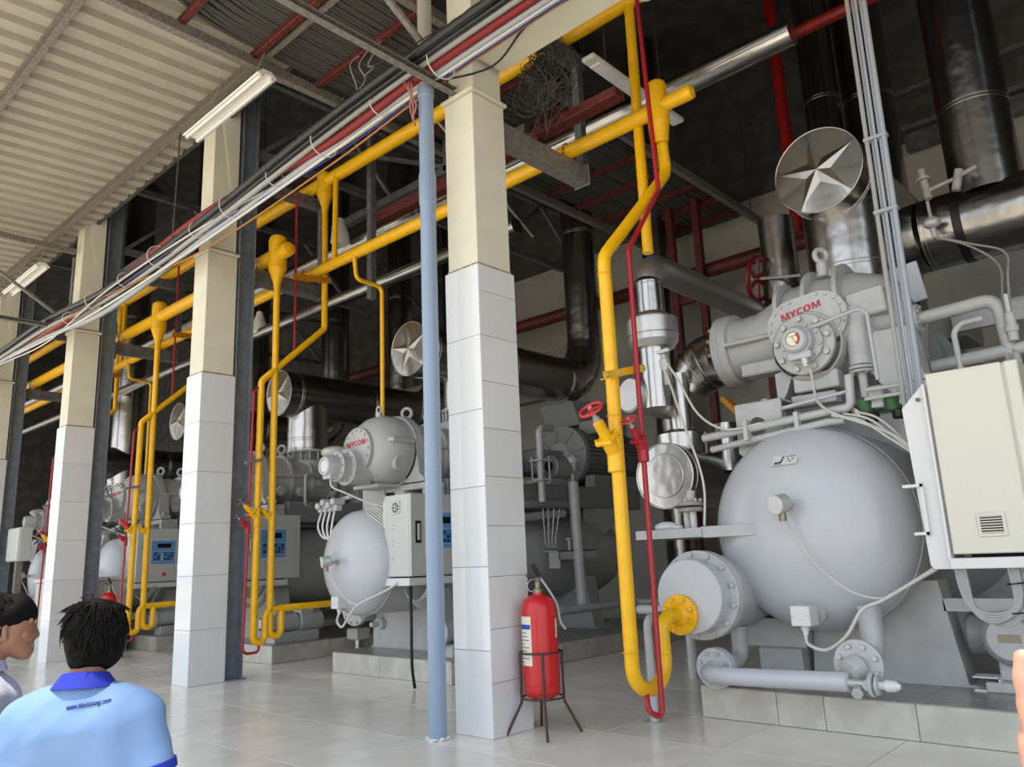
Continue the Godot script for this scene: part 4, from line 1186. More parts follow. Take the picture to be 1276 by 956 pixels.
	put("drive_window_frame", G.new().box(P(3.15, 3.95, -4.25), P(0.09, 0.62, 0.22), 0.01, Basis(Vector3.BACK, -0.15)), "machine", t)
	# leg frames under the casing
	g_legs_a(t)
	# motor
	var m := thing("electric_motor", "large finned electric motor behind the largest compressor", "motor", P(2.62, 3.0, -6.5))
	motor_parts(m, P(2.62, 3.86, -5.4), 0.62, 1.9)
	one("motor_bed", G.new().bx(1.9, 2.6, -7.4, 3.35, 3.1, -3.6, 0.02), "machine", "grey welded bed under the largest motor and compressor", "bed")
	# clad suction elbow at the left flange
	var e := thing("discharge_elbow", "silver clad elbow bolted to the left flange of the largest compressor", "pipe", P(0.8, 3.7, -3.4))
	var pts := lobster(P(0.98, 3.55, -3.40), 0.34, 0.52, Vector3.UP, Vector3.LEFT, 4, 0.0, 1.15)
	var rr := [0.36, 0.36, 0.345, 0.31, 0.27]
	for k in 4: put("clad_segment", G.new().sweep([pts[k], pts[k + 1]], [rr[k], rr[k + 1]], 36, false), "chrome", e)
	var sg := G.new()
	for k in range(1, 4): sg.ring(pts[k], Vector3(-cos(1.15 * k / 4), -sin(1.15 * k / 4), 0), rr[k] * 1.006, 0.006, 32, 5)
	put("clad_seam", sg, "chrome_seam", e)

func g_legs_a(t: Node3D) -> void:
	for s in [0, 1]:
		var g := G.new()
		if s == 0:
			g.ext(PackedVector2Array([Vector2(1.86, 3.64), Vector2(2.10, 3.68), Vector2(1.98, 3.4), Vector2(1.9, 3.28), Vector2(2.02, 2.85), Vector2(1.86, 2.85), Vector2(1.70, 3.28), Vector2(1.74, 3.34), Vector2(1.86, 3.35)]), P(0, 0, -3.3), Basis.IDENTITY, 0.30)
			g.bx(1.5, 3.24, -3.3, 1.86, 3.32, -2.95, 0.008)
			g.cyl(P(1.66, 3.32, -3.1), P(1.66, 3.39, -3.1), 0.05, 6)
		else:
			g.ext(PackedVector2Array([Vector2(3.0, 3.9), Vector2(3.35, 3.9), Vector2(3.42, 3.36), Vector2(3.5, 3.34), Vector2(3.5, 3.2), Vector2(3.1, 3.2), Vector2(3.0, 3.32), Vector2(2.84, 3.60), Vector2(2.90, 3.63)]), P(0, 0, -3.35), Basis.IDENTITY, 0.32)
		put("leg_frame", g, "machine", t)
	# plates with a round hole that stand on the vessel
	for e in [[1.55, -2.62], [3.2, -2.9]]:
		var q := G.new()
		var pts := PackedVector2Array()
		var x: float = e[0]
		pts.append_array(PackedVector2Array([Vector2(x - 0.05, 3.28), Vector2(x - 0.05, 2.72), Vector2(x + 0.1, 2.62), Vector2(x + 0.5, 2.80), Vector2(x + 0.5, 3.28), Vector2(x + 0.2001, 3.28)]))
		for k in 15: pts.append(Vector2(x + 0.2 + sin(TAU * k / 14.0) * 0.11, 3.0 + cos(TAU * k / 14.0) * 0.11))
		pts.append(Vector2(x + 0.1999, 3.28))
		q.ext(pts, P(0, 0, e[1] - 0.03), Basis.IDENTITY, 0.03)
		q.bx(x - 0.05, 3.262, e[1] - 0.5, x + 0.5, 3.285, e[1], 0.004)
		put("stand_plate", q, "machine", t)

func motor_parts(m: Node3D, o: Vector3, r: float, l: float) -> void:
	put("end_bell", G.new().lathe(o, Vector3.FORWARD, [[0, -0.02], [r * 0.45, -0.02], [r * 0.5, 0.0], [r * 0.92, 0.06], [r * 1.04, 0.08], [r * 1.04, 0.22], [r * 0.9, 0.23]], 40), "motor", m)
	for k in 8:
		var a := TAU * k / 8 + 0.2
		put("bell_rib", G.new().bar(o + P(cos(a) * r * 0.5, sin(a) * r * 0.5, 0.0), o + P(cos(a) * r * 0.95, sin(a) * r * 0.95, -0.07), 0.05, 0.05, Vector3.BACK), "motor", m)
	put("frame", G.new().lathe(o + P(0, 0, -0.2), Vector3.FORWARD, [[r * 0.9, 0], [r * 0.9, l], [r * 0.98, l], [r * 0.98, l + 0.25], [r * 0.5, l + 0.3], [0, l + 0.3]], 36), "motor", m)
	for k in 44:
		var a := TAU * k / 44
		if a > PI * 1.2 and a < PI * 1.8: continue
		var p := o + P(cos(a) * r * 0.95, sin(a) * r * 0.95, -0.24)
		put("fin", G.new().box(p + P(0, 0, -(l - 0.08) * 0.5), P(r * 0.16, 0.016, l - 0.08), 0.0, Basis(Vector3.BACK, a)), "motor", m)
	put("terminal_box", G.new().bx(o.x + r * 0.25, o.y + r * 0.75, o.z - l * 0.75, o.x + r * 1.15, o.y + r * 1.25, o.z - l * 0.25, 0.02), "motor", m)
	for s in [-1, 1]: put("foot", G.new().bx(o.x + s * r * 0.95 - 0.12, o.y - r * 1.15, o.z - l, o.x + s * r * 0.95 + 0.12, o.y - r * 0.7, o.z - 0.2, 0.02), "motor", m)

func cabinet_a() -> void:
	var z := -1.55
	var t := thing("control_cabinet", "cream steel control cabinet with a louvred vent on its end, at the right edge", "cabinet", P(4.08, 1.55, -2.4))
	put("body", G.new().bx(3.80, 1.56, -3.1, 4.44, 3.06, z - 0.02, 0.012), "cabinet_cream", t)
	put("end_panel", G.new().bx(3.79, 1.555, z - 0.02, 4.355, 3.065, z, 0.01), "cabinet_cream", t)
	put("door", G.new().bx(4.37, 1.555, -3.1, 4.47, 3.065, z, 0.012), "cabinet_cream", t)
	var vt := put("vent", G.new().bx(4.0, 1.685, z, 4.205, 1.875, z + 0.014, 0.006), "cabinet_cream", t)
	put("vent_recess", G.new().bx(4.025, 1.71, z + 0.0135, 4.18, 1.85, z + 0.0145), "gap", vt)
	for k in 7: put("slat", G.new().box(P(4.1025, 1.718 + k * 0.021, z + 0.018), P(0.153, 0.011, 0.005), 0.001, Basis(Vector3.RIGHT, 0.5)), "cabinet_cream", vt)
	var f := thing("cabinet_rack", "light grey folded steel frame that carries the cream cabinet", "frame", P(3.9, 1.43, -2.2))
	put("side_plate", G.new().ext(PackedVector2Array([Vector2(3.56, 2.80), Vector2(3.74, 2.98), Vector2(3.78, 2.98), Vector2(3.78, 1.44), Vector2(3.63, 1.44), Vector2(3.60, 1.47)]), P(0, 0, z - 0.05), Basis.IDENTITY, 0.012).bx(3.755, 1.44, z - 0.4, 3.775, 2.98, z + 0.02, 0.003), "white_paint", f)
	put("shelf", G.new().bx(3.76, 1.44, z - 1.4, 4.6, 1.525, z + 0.03, 0.006), "white_paint", f)
	put("spacer", G.new().bx(3.9, 1.52, z - 1.2, 4.3, 1.56, z - 0.1), "gap", f)
	put("handle_bracket", G.new().bx(3.48, 2.12, z - 0.18, 3.64, 2.145, z + 0.0).bx(3.615, 1.72, z - 0.18, 3.64, 2.145, z + 0.0).bx(3.52, 1.72, z - 0.18, 3.64, 1.745, z + 0.0), "white_paint", f)
	put("screw", G.new().cyl(P(3.70, 2.86, z - 0.04), P(3.70, 2.86, z - 0.02), 0.018, 10), "bolt_dark", f)
	# loops of cable under the cabinet
	for k in 8:
		var dz := 0.03 * (k % 3)
		var dy := 0.024 * k
		var e := 0.021 * (k % 4)
		var d := 0.03 * int(k / 4.0)
		var lp := G.new().cable([P(3.78 + e, 1.46, -1.6 - d), P(3.79 + e, 1.32 - e * 0.3, -1.58 - d), P(3.83 + e * 0.7, 1.17 - e * 0.2, -1.57 - d), P(3.93 + d * 2, 1.045 + e * 0.9 - d, -1.57 - d), P(4.06 + d * 2, 1.04 + e * 0.9 - d, -1.57 - d), P(4.20 - e * 0.6 + d * 2, 1.17, -1.58 - d), P(4.215 - e + d, 1.46, -1.6 - d)], 0.0125, 6, 5)
		one("looped_cable", lp, "cable_grey", "grey cable of the drooping bundle under the cream cabinet", "cable", "cables drooping under the cream cabinet")
	for y in [0.98, 1.2]: one("cable_tie", G.new().ring(P(4.185, y + 0.12, -1.60), Vector3(-0.1, 1, 0), 0.062, 0.006, 20, 5), "black", "black tie round the drooping cable bundle under the cream cabinet" + (", upper of the two" if y > 1 else ", lower of the two"), "cable tie")
	# vertical conduits
	for k in 5:
		var x: float = 3.475 + [0.0, 0.045, 0.08, 0.125, 0.16][k]
		one("vertical_conduit", G.new().tube([P(x + 0.06, 9.3, -2.0 - 0.03 * (k % 2)), P(x, 2.85, -2.0 - 0.03 * (k % 2))], [0.022, 0.016, 0.016, 0.024, 0.026][k], 12), "pipe_grey" if k == 0 else "conduit_grey", ["leftmost and palest of the vertical grey conduits left of the cream cabinet", "second from the left of the vertical grey conduits", "middle one of the vertical grey conduits", "second from the right of the vertical grey conduits", "rightmost and thickest of the vertical grey conduits"][k], "conduit")
	for y in [4.78, 5.55, 7.2]: one("conduit_clamp", G.new().bx(3.45 + (y - 3) * 0.009, y, -2.05, 3.67 + (y - 3) * 0.009, y + 0.035, -1.965, 0.004), "conduit_grey", ["clamp strap on the vertical conduits, lowest of the three", "clamp strap on the vertical conduits level with the star end cap", "clamp strap on the vertical conduits near the top of the picture"][[4.78, 5.55, 7.2].find(y)], "clamp")

func fittings_a() -> void:
	# pipe beams in front of the compressor feet
	one("instrument_pipe", G.new().tube([P(1.16, 2.93, -2.45), P(2.72, 3.02, -2.42), P(2.86, 3.02, -2.42), P(2.87, 3.36, -2.45)], 0.045, 14, 0.08), "machine", "light grey pipe lying across the top of the largest vessel", "pipe")
	one("instrument_pipe", G.new().tube([P(1.20, 2.80, -2.55), P(2.62, 2.90, -2.36), P(2.80, 2.90, -2.36)], 0.038, 12), "machine", "second light grey pipe just below the one across the top of the largest vessel", "pipe")
	for x in [1.72, 2.3]: one("pipe_clip", G.new().bx(x - 0.025, 2.83, -2.46, x + 0.025, 3.06, -2.36, 0.004), "machine", "clip on the two pipes above the largest vessel, " + ("left one" if x < 2 else "right one"), "clip")
	one("signal_cable", G.new().cable([P(2.39, 3.56, -2.7), P(2.42, 3.4, -2.66), P(2.5, 3.16, -2.5), P(2.72, 2.97, -2.3), P(3.1, 2.78, -2.15), P(3.4, 2.6, -1.95), P(3.6, 2.42, -1.7)], 0.016, 8), "cable_white", "white cable curving down from the compressor dial to the cream cabinet", "cable")
	one("signal_tube", G.new().tube([P(2.4, 4.0, -2.68), P(3.05, 4.12, -2.72), P(3.08, 3.3, -2.66)], 0.02, 10, 0.1), "machine_gloss", "thin light grey tube that crosses the compressor cover and drops at its right", "tube")
	one("oil_tube", G.new().tube([P(2.38, 3.22, -2.85), P(1.88, 3.12, -2.5), P(2.85, 3.22, -2.55)], 0.021, 10, 0.08), "machine_gloss", "light grey hairpin tube below the compressor housing", "tube")
	for k in 2:
		var x: float = 3.0 + k * 0.26
		var t := thing("solenoid_valve", "green solenoid valve above the largest vessel, " + ("left one" if k == 0 else "right one"), "valve", P(x, 2.9, -2.45))
		put("coil", G.new().cyl(P(x, 2.93, -2.45), P(x, 3.10, -2.42), 0.075, 16, 0.02), "green", t)
		put("body", G.new().bx(x + 0.05, 2.98, -2.52, x + 0.18, 3.2, -2.4, 0.01), "machine", t)
		put("cap", G.new().cyl(P(x + 0.04, 2.85, -2.45), P(x + 0.04, 2.94, -2.45), 0.07, 14, 0.01), "black", t)
	for k in 2: one("oil_tube", G.new().tube([P(3.05 - 0.02 * k, 3.16 - 0.09 * k, -2.35), P(3.5, 3.14 - 0.08 * k, -2.25), P(3.7, 3.02 - 0.06 * k, -2.2)], 0.02, 10), "machine", "light grey tube in front of the green valves, " + ("upper one" if k == 0 else "lower one"), "tube")
	for k in 3: one("signal_cable", G.new().cable([P(2.7 + 0.12 * k, 2.95, -2.3), P(3.0 + 0.08 * k, 2.85, -2.2), P(3.3 + 0.05 * k, 2.62, -2.0), P(3.58, 2.4, -1.8)], 0.013), "cable_white", "white cable slanting over the vessel shoulder to the cream cabinet", "cable", "cables over the vessel shoulder")
	# pipes on the right of the compressor
	one("oil_pipe", G.new().tube([P(3.36, 4.06, -3.5), P(4.1, 4.1, -3.5), P(4.16, 3.3, -3.5)], 0.072, 16, 0.14), "machine", "light grey pipe bending down at the right edge above the cream cabinet", "pipe")
	one("oil_pipe", G.new().tube([P(3.40, 3.5, -3.5), P(4.6, 3.56, -3.5)], 0.07, 16), "machine", "straight light grey pipe just above the cream cabinet", "pipe")
	for y in [4.06, 3.5]:
		var f := thing("pipe_flange", "round flange on the right of the compressor, " + ("upper one" if y > 4 else "lower one"), "flange", P(3.34, y - 0.17, -3.5))
		round_flange("plate", P(3.30, y, -3.5), Vector3.RIGHT, 0.17, 0.06, 6, 0.022, "machine", f)
	one("oil_tube", G.new().tube([P(4.0, 3.85, -3.2), P(3.8, 3.84, -3.2), P(3.72, 3.76, -3.2), P(3.74, 3.0, -3.2)], 0.03, 12, 0.1), "machine", "thin light grey bent tube above the cream cabinet", "tube")
	for k in 2:
		var x: float = 4.2 + 0.16 * k
		var t := thing("service_valve", "small light grey service valve at the right edge, " + ("left one" if k == 0 else "right one"), "valve", P(x, 3.6, -3.3))
		put("body", G.new().cyl(P(x, 3.6, -3.41), P(x, 3.9 - 0.1 * k, -3.41), 0.05, 12, 0.008).cyl(P(x, 3.7 - 0.1 * k, -3.41), P(x, 3.76 - 0.1 * k, -3.41), 0.07, 6), "machine", t)
		put("stem_cap", G.new().cyl(P(x, 3.9 - 0.1 * k, -3.41), P(x, 4.1 - 0.16 * k, -3.41), 0.03, 10, 0.005), "bolt", t)
	# gauge and thin tubes below the big crossing pipe
	var gv := thing("service_valve", "dusty valve pair on the big clad pipe beside the vertical conduits", "valve", P(3.6, 5.5, -4.3))
	put("body", G.new().cyl(P(3.45, 5.75, -4.4), P(3.42, 6.15, -4.4), 0.045, 12).cyl(P(3.43, 6.0, -4.4), P(3.43, 6.03, -4.4), 0.085, 16).bar(P(3.45, 5.85, -4.4), P(3.75, 5.9, -4.4), 0.04, 0.04).cyl(P(3.75, 5.75, -4.4), P(3.82, 6.0, -4.4), 0.05, 12).cyl(P(3.8, 5.92, -4.4), P(4.0, 5.97, -4.4), 0.03, 10), "machine_dusty", gv)
	var sn := thing("temperature_sensor", "silver sensor head below the valve pair beside the vertical conduits", "sensor", P(3.42, 5.3, -4.3))
	put("head", G.new().ball(P(3.45, 5.42, -4.35), 0.085, 14, P(1.2, 0.9, 1)).cyl(P(3.45, 5.34, -4.35), P(3.47, 5.22, -4.35), 0.035, 8), "bolt", sn)
	put("stem", G.new().cyl(P(3.45, 5.45, -4.35), P(3.43, 5.72, -4.4), 0.02, 8), "bolt", sn)
	one("signal_cable", G.new().cable([P(3.47, 5.22, -4.35), P(3.8, 4.98, -4.2), P(4.1, 4.6, -4.0), P(4.12, 4.1, -3.7), P(4.14, 3.4, -3.4)], 0.013), "cable_grey", "thin grey cable dropping from the silver sensor past the light grey pipes, left strand", "cable")
	one("signal_cable", G.new().cable([P(3.49, 5.22, -4.35), P(3.85, 4.98, -4.2), P(4.18, 4.72, -4.0), P(4.2, 4.3, -3.7), P(4.17, 3.4, -3.4)], 0.013), "cable_grey", "thin grey cable dropping from the silver sensor past the light grey pipes, right strand", "cable")
	# beam of the rear frame
	one("rear_channel", G.new().bx(3.2, 4.6, -6.2, 5.2, 4.72, -6.0).bx(3.2, 4.35, -5.8, 4.6, 4.6, -5.7), "machine", "light grey steel channel behind the largest compressor", "channel")
	one("support_plate", G.new().box(P(3.1, 4.72, -4.3), P(0.32, 0.5, 0.05), 0.01, Basis(Vector3.BACK, 0.12)), "machine_gloss", "pale plate standing up behind the vertical conduits", "plate")
	# cable tray with bolted valve stack left of the vessel
	var t := thing("cable_tray", "dusty steel channel shelf beside the largest vessel", "shelf", P(1.1, 1.72, -2.2))
	put("channel", G.new().bx(0.43, 1.80, -2.03, 1.27, 1.91, -2.0).bx(0.43, 1.80, -2.5, 1.27, 1.81, -2.0).bx(1.25, 1.80, -2.6, 1.9, 1.92, -2.02, 0.004), "machine", t)
	t = thing("valve_stack", "white flanged valve stack standing on the dusty channel shelf", "valve", P(1.0, 1.91, -2.3))
	put("post", G.new().cyl(P(1.02, 1.85, -2.3), P(1.02, 2.14, -2.3), 0.038, 14).cyl(P(1.02, 1.85, -2.3), P(1.02, 1.9, -2.3), 0.06, 14).cyl(P(0.9, 1.86, -2.38), P(0.9, 2.1, -2.38), 0.045, 12), "white_paint", t)
	put("flange", G.new().cyl(P(1.0, 2.10, -2.3), P(1.0, 2.145, -2.3), 0.14, 22, 0.006), "machine_dusty", t)
	put("flange", G.new().cyl(P(1.0, 2.165, -2.3), P(1.0, 2.21, -2.3), 0.14, 22, 0.006), "machine_dusty", t)
	put("neck", G.new().cyl(P(1.0, 2.2, -2.3), P(1.02, 2.34, -2.3), 0.05, 14).bolts(P(1.0, 2.21, -2.3), Vector3.UP, 0.11, 6, 0.02, 0.035), "machine", t)
	one("white_wrap", G.new().ball(P(0.72, 1.94, -2.2), 0.12, 14, P(1.2, 0.55, 0.9)).ball(P(0.86, 1.93, -2.2), 0.06, 10, P(1.3, 0.6, 1)), "white_paint", "lump of white frosted wrapping on the dusty channel shelf", "wrapping")
	t = thing("capacity_gauge", "small dial gauge beside the largest vessel above the channel shelf", "gauge", P(1.62, 1.95, -2.5))
	put("case", G.new().lathe(P(1.50, 2.06, -2.35), Vector3.BACK, [[0, 0], [0.12, 0.0], [0.125, 0.01], [0.125, 0.08], [0.10, 0.085]], 28), "machine", t)
	put("face", G.new().cyl(P(1.50, 2.06, -2.28), P(1.50, 2.06, -2.272), 0.10, 28), "dial_white", t)
	# white cable that drops in front of the drum
	for k in 2: one("signal_cable", G.new().cable([P(0.75 + 0.02 * k, 3.9, -2.35), P(0.86 + 0.04 * k, 3.65 - 0.05 * k, -2.3), P(1.02 + 0.06 * k, 3.25, -2.2), P(1.13 + 0.05 * k, 2.95, -2.15), P(1.26, 2.6, -2.1), P(1.3, 2.3, -2.1), P(1.26, 1.93, -2.1)] if k == 0 else [P(0.8, 3.92, -2.35), P(0.98, 3.65, -2.3), P(1.2, 3.2, -2.3), P(1.5, 2.98, -2.35), P(1.9, 3.0, -2.4)], 0.014), "cable_white", "white cable hanging from the pink capped valve, " + ("left strand" if k == 0 else "right strand"), "cable")
	t = thing("service_valve", "small valve with a pinkish white lever beside the swollen silver jacket", "valve", P(0.78, 3.75, -2.35))
	put("body", G.new().cyl(P(0.80, 3.62, -2.38), P(0.78, 4.0, -2.36), 0.035, 12).cyl(P(0.79, 3.8, -2.38), P(0.78, 3.95, -2.36), 0.06, 12, 0.01), "bolt", t)
	put("lever", G.new().box(P(0.76, 4.03, -2.33), P(0.24, 0.045, 0.06), 0.012, Basis(Vector3.BACK, 0.08)), "white_paint", t)
	one("yellow_bracket", G.new().bar(P(1.1, 3.5, -3.2), P(1.35, 3.2, -3.2), 0.06, 0.2, Vector3.BACK), "yellow_old", "weathered yellow bracket behind the white cables left of the compressor foot", "bracket")
	# pump behind the cable loops
	t = thing("oil_pump", "grey oil pump with a round name plate behind the drooping cables", "pump", P(3.85, 0.32, -2.8))
	put("body", G.new().cyl(P(3.85, 0.78, -3.5), P(3.85, 0.78, -2.75), 0.24, 28, 0.02).cyl(P(3.45, 0.78, -3.1), P(4.3, 0.78, -3.1), 0.20, 24, 0.02), "machine_dark", t)
	put("cover", G.new().cyl(P(3.85, 0.78, -2.75), P(3.85, 0.78, -2.70), 0.19, 28, 0.01), "machine", t)
	put("name_plate", G.new().bx(3.76, 0.75, -2.70, 3.94, 0.82, -2.695), "brass", t)
	put("foot", G.new().bx(3.6, 0.312, -3.4, 4.2, 0.40, -2.7, 0.01).bx(3.7, 0.4, -3.3, 4.05, 0.6, -2.85, 0.01), "machine", t)
	one("rear_frame_rail", G.new().bx(3.3, 1.0, -3.0, 4.8, 1.12, -2.9), "machine", "grey rail behind the drooping cables", "rail")
	one("anchor_channel", G.new().bx(3.5, 0.312, -2.92, 3.78, 0.33, -2.72).bx(3.5, 0.43, -2.92, 3.72, 0.445, -2.72).bx(3.705, 0.33, -2.92, 3.72, 0.44, -2.72), "white_paint", "short open steel channel on the plinth beside the saddle foot", "channel")

func machine_b(x: float, k: int) -> void:
	var at: String = ["behind the blue grey downpipe", "just right of the second white column", "between the second and third white columns", "left of the third white column"][k]
	vessel(x, 1.70, 0.80, -1.86, -7.6, "light grey domed pressure vessel " + at, x - 0.88, x + 0.88, x - 0.72, x + 0.72, -2.78)
	sensor(P(x - 0.02, 1.72, -1.46), 0.08, "silver temperature sensor on the domed vessel " + at)
	junction(P(x - 0.1, 1.12, -1.66), 0.18, "white junction box low on the domed vessel " + at)
	one("sensor_cable", G.new().cable([P(x - 0.02, 1.62, -1.26), P(x + 0.05, 1.42, -1.35), P(x + 0.25, 1.18, -1.42), P(x + 0.5, 1.1, -1.5), P(x + 0.75, 1.25, -1.7), P(x + 1.0, 1.4, -1.8)], 0.012), "cable_white", "thin white cable hanging across the domed vessel " + at, "cable")
	one("sensor_cable", G.new().cable([P(x - 0.1, 0.95, -1.54), P(x - 0.08, 0.84, -1.5), P(x + 0.12, 0.78, -1.45), P(x + 0.3, 0.95, -1.45), P(x + 0.48, 1.1, -1.48), P(x + 0.8, 1.27, -1.7), P(x + 1.0, 1.38, -1.78)], 0.018, 8), "cable_white", "thick white cable looping below the domed vessel " + at, "cable")
	one("drain_valve", G.new().cyl(P(x + 0.1, 0.95, -2.2), P(x + 0.1, 0.78, -2.2), 0.03, 10).cyl(P(x + 0.1, 0.76, -2.24), P(x + 0.1, 0.76, -2.12), 0.09, 16, 0.01).cyl(P(x + 0.1, 0.76, -2.12), P(x + 0.1, 0.76, -1.98), 0.04, 10, 0.01), "machine", "small drain valve under the domed vessel " + at, "valve")
	compressor_b(x, k, at)
	cabinet_b(x, k, at)
	var m := thing("electric_motor", "finned grey electric motor " + ["seen between the nearest column and the thick yellow pipe", "far behind the second white column", "far behind the third white column", "far behind at the left edge"][k], "motor", P(x, 3.1, -7.4))
	motor_parts(m, P(x + 0.1, 3.66, -6.8), 0.60, 2.0)
	if k == 0:
		put("hood", G.new().ext(PackedVector2Array([Vector2(-0.5, 0.6), Vector2(0.6, 0.6), Vector2(0.85, 1.08), Vector2(-0.7, 1.2)]), P(x + 0.3, 3.75, -7.9), Basis(Vector3.BACK, Vector3.UP, Vector3.LEFT).rotated(Vector3.UP, 0), 0.9), "motor", m)
	put("coupling_guard", G.new().bx(x + 0.1, 3.18, -6.2, x + 0.72, 3.66, -5.35, 0.05), "machine_dark", m)
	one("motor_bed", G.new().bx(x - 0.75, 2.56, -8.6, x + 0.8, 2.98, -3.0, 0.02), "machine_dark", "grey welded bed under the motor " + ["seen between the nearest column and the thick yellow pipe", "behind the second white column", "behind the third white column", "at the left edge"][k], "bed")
	if k == 0: side_pipes_b(x)
	# round cooler shell low on the left side
	var c := P(x - 1.1, 1.02, -2.5)
	var t := thing("oil_cooler", "low grey cooler shell beside the domed vessel " + at, "cooler", P(x - 1.1, 0.312, -4.5))
	put("shell", G.new().lathe(c + P(0, 0, -0.12), Vector3.FORWARD, [[0.3, 0], [0.3, 4.6], [0, 4.7]], 32), "machine", t)
	put("support", G.new().bx(x - 1.3, 0.312, -3.4, x - 0.95, 0.8, -3.1, 0.01).bx(x - 1.3, 0.312, -6.4, x - 0.95, 0.8, -6.1, 0.01), "machine", t)
	round_flange("flange", c + P(0, 0, -0.12), Vector3.BACK, 0.36, 0.08, 12, 0.025, "machine", t)
	# oil pump on the right corner of the plinth
	t = thing("oil_pump", "small pale oil pump on the plinth corner " + at, "pump", P(x + 1.45, 0.312, -2.6))
	var o := P(x + 1.42, 0.66, -2.35)
	put("end_cover", G.new().cyl(o + P(0, 0, 0.12), o + P(0, 0, 0.18), 0.19, 26, 0.012), "machine_gloss", t)
	for q in 4: put("bolt", G.new().cyl(o + P(cos(q * 1.57 + 0.7) * 0.14, sin(q * 1.57 + 0.7) * 0.14, 0.18), o + P(cos(q * 1.57 + 0.7) * 0.14, sin(q * 1.57 + 0.7) * 0.14, 0.21), 0.024, 6), "bolt_dark", t)
	put("body", G.new().cyl(o + P(0, 0, 0.12), o + P(0, 0, -0.5), 0.15, 20, 0.02).bx(o.x - 0.12, o.y + 0.02, o.z - 0.8, o.x + 0.14, o.y + 0.26, o.z - 0.5, 0.02).cyl(o + P(0, 0, -0.5), o + P(0, 0, -1.0), 0.19, 20, 0.02), "machine", t)
	put("foot", G.new().bx(o.x - 0.16, 0.312, o.z - 0.9, o.x + 0.16, 0.5, o.z + 0.05, 0.01), "machine", t)

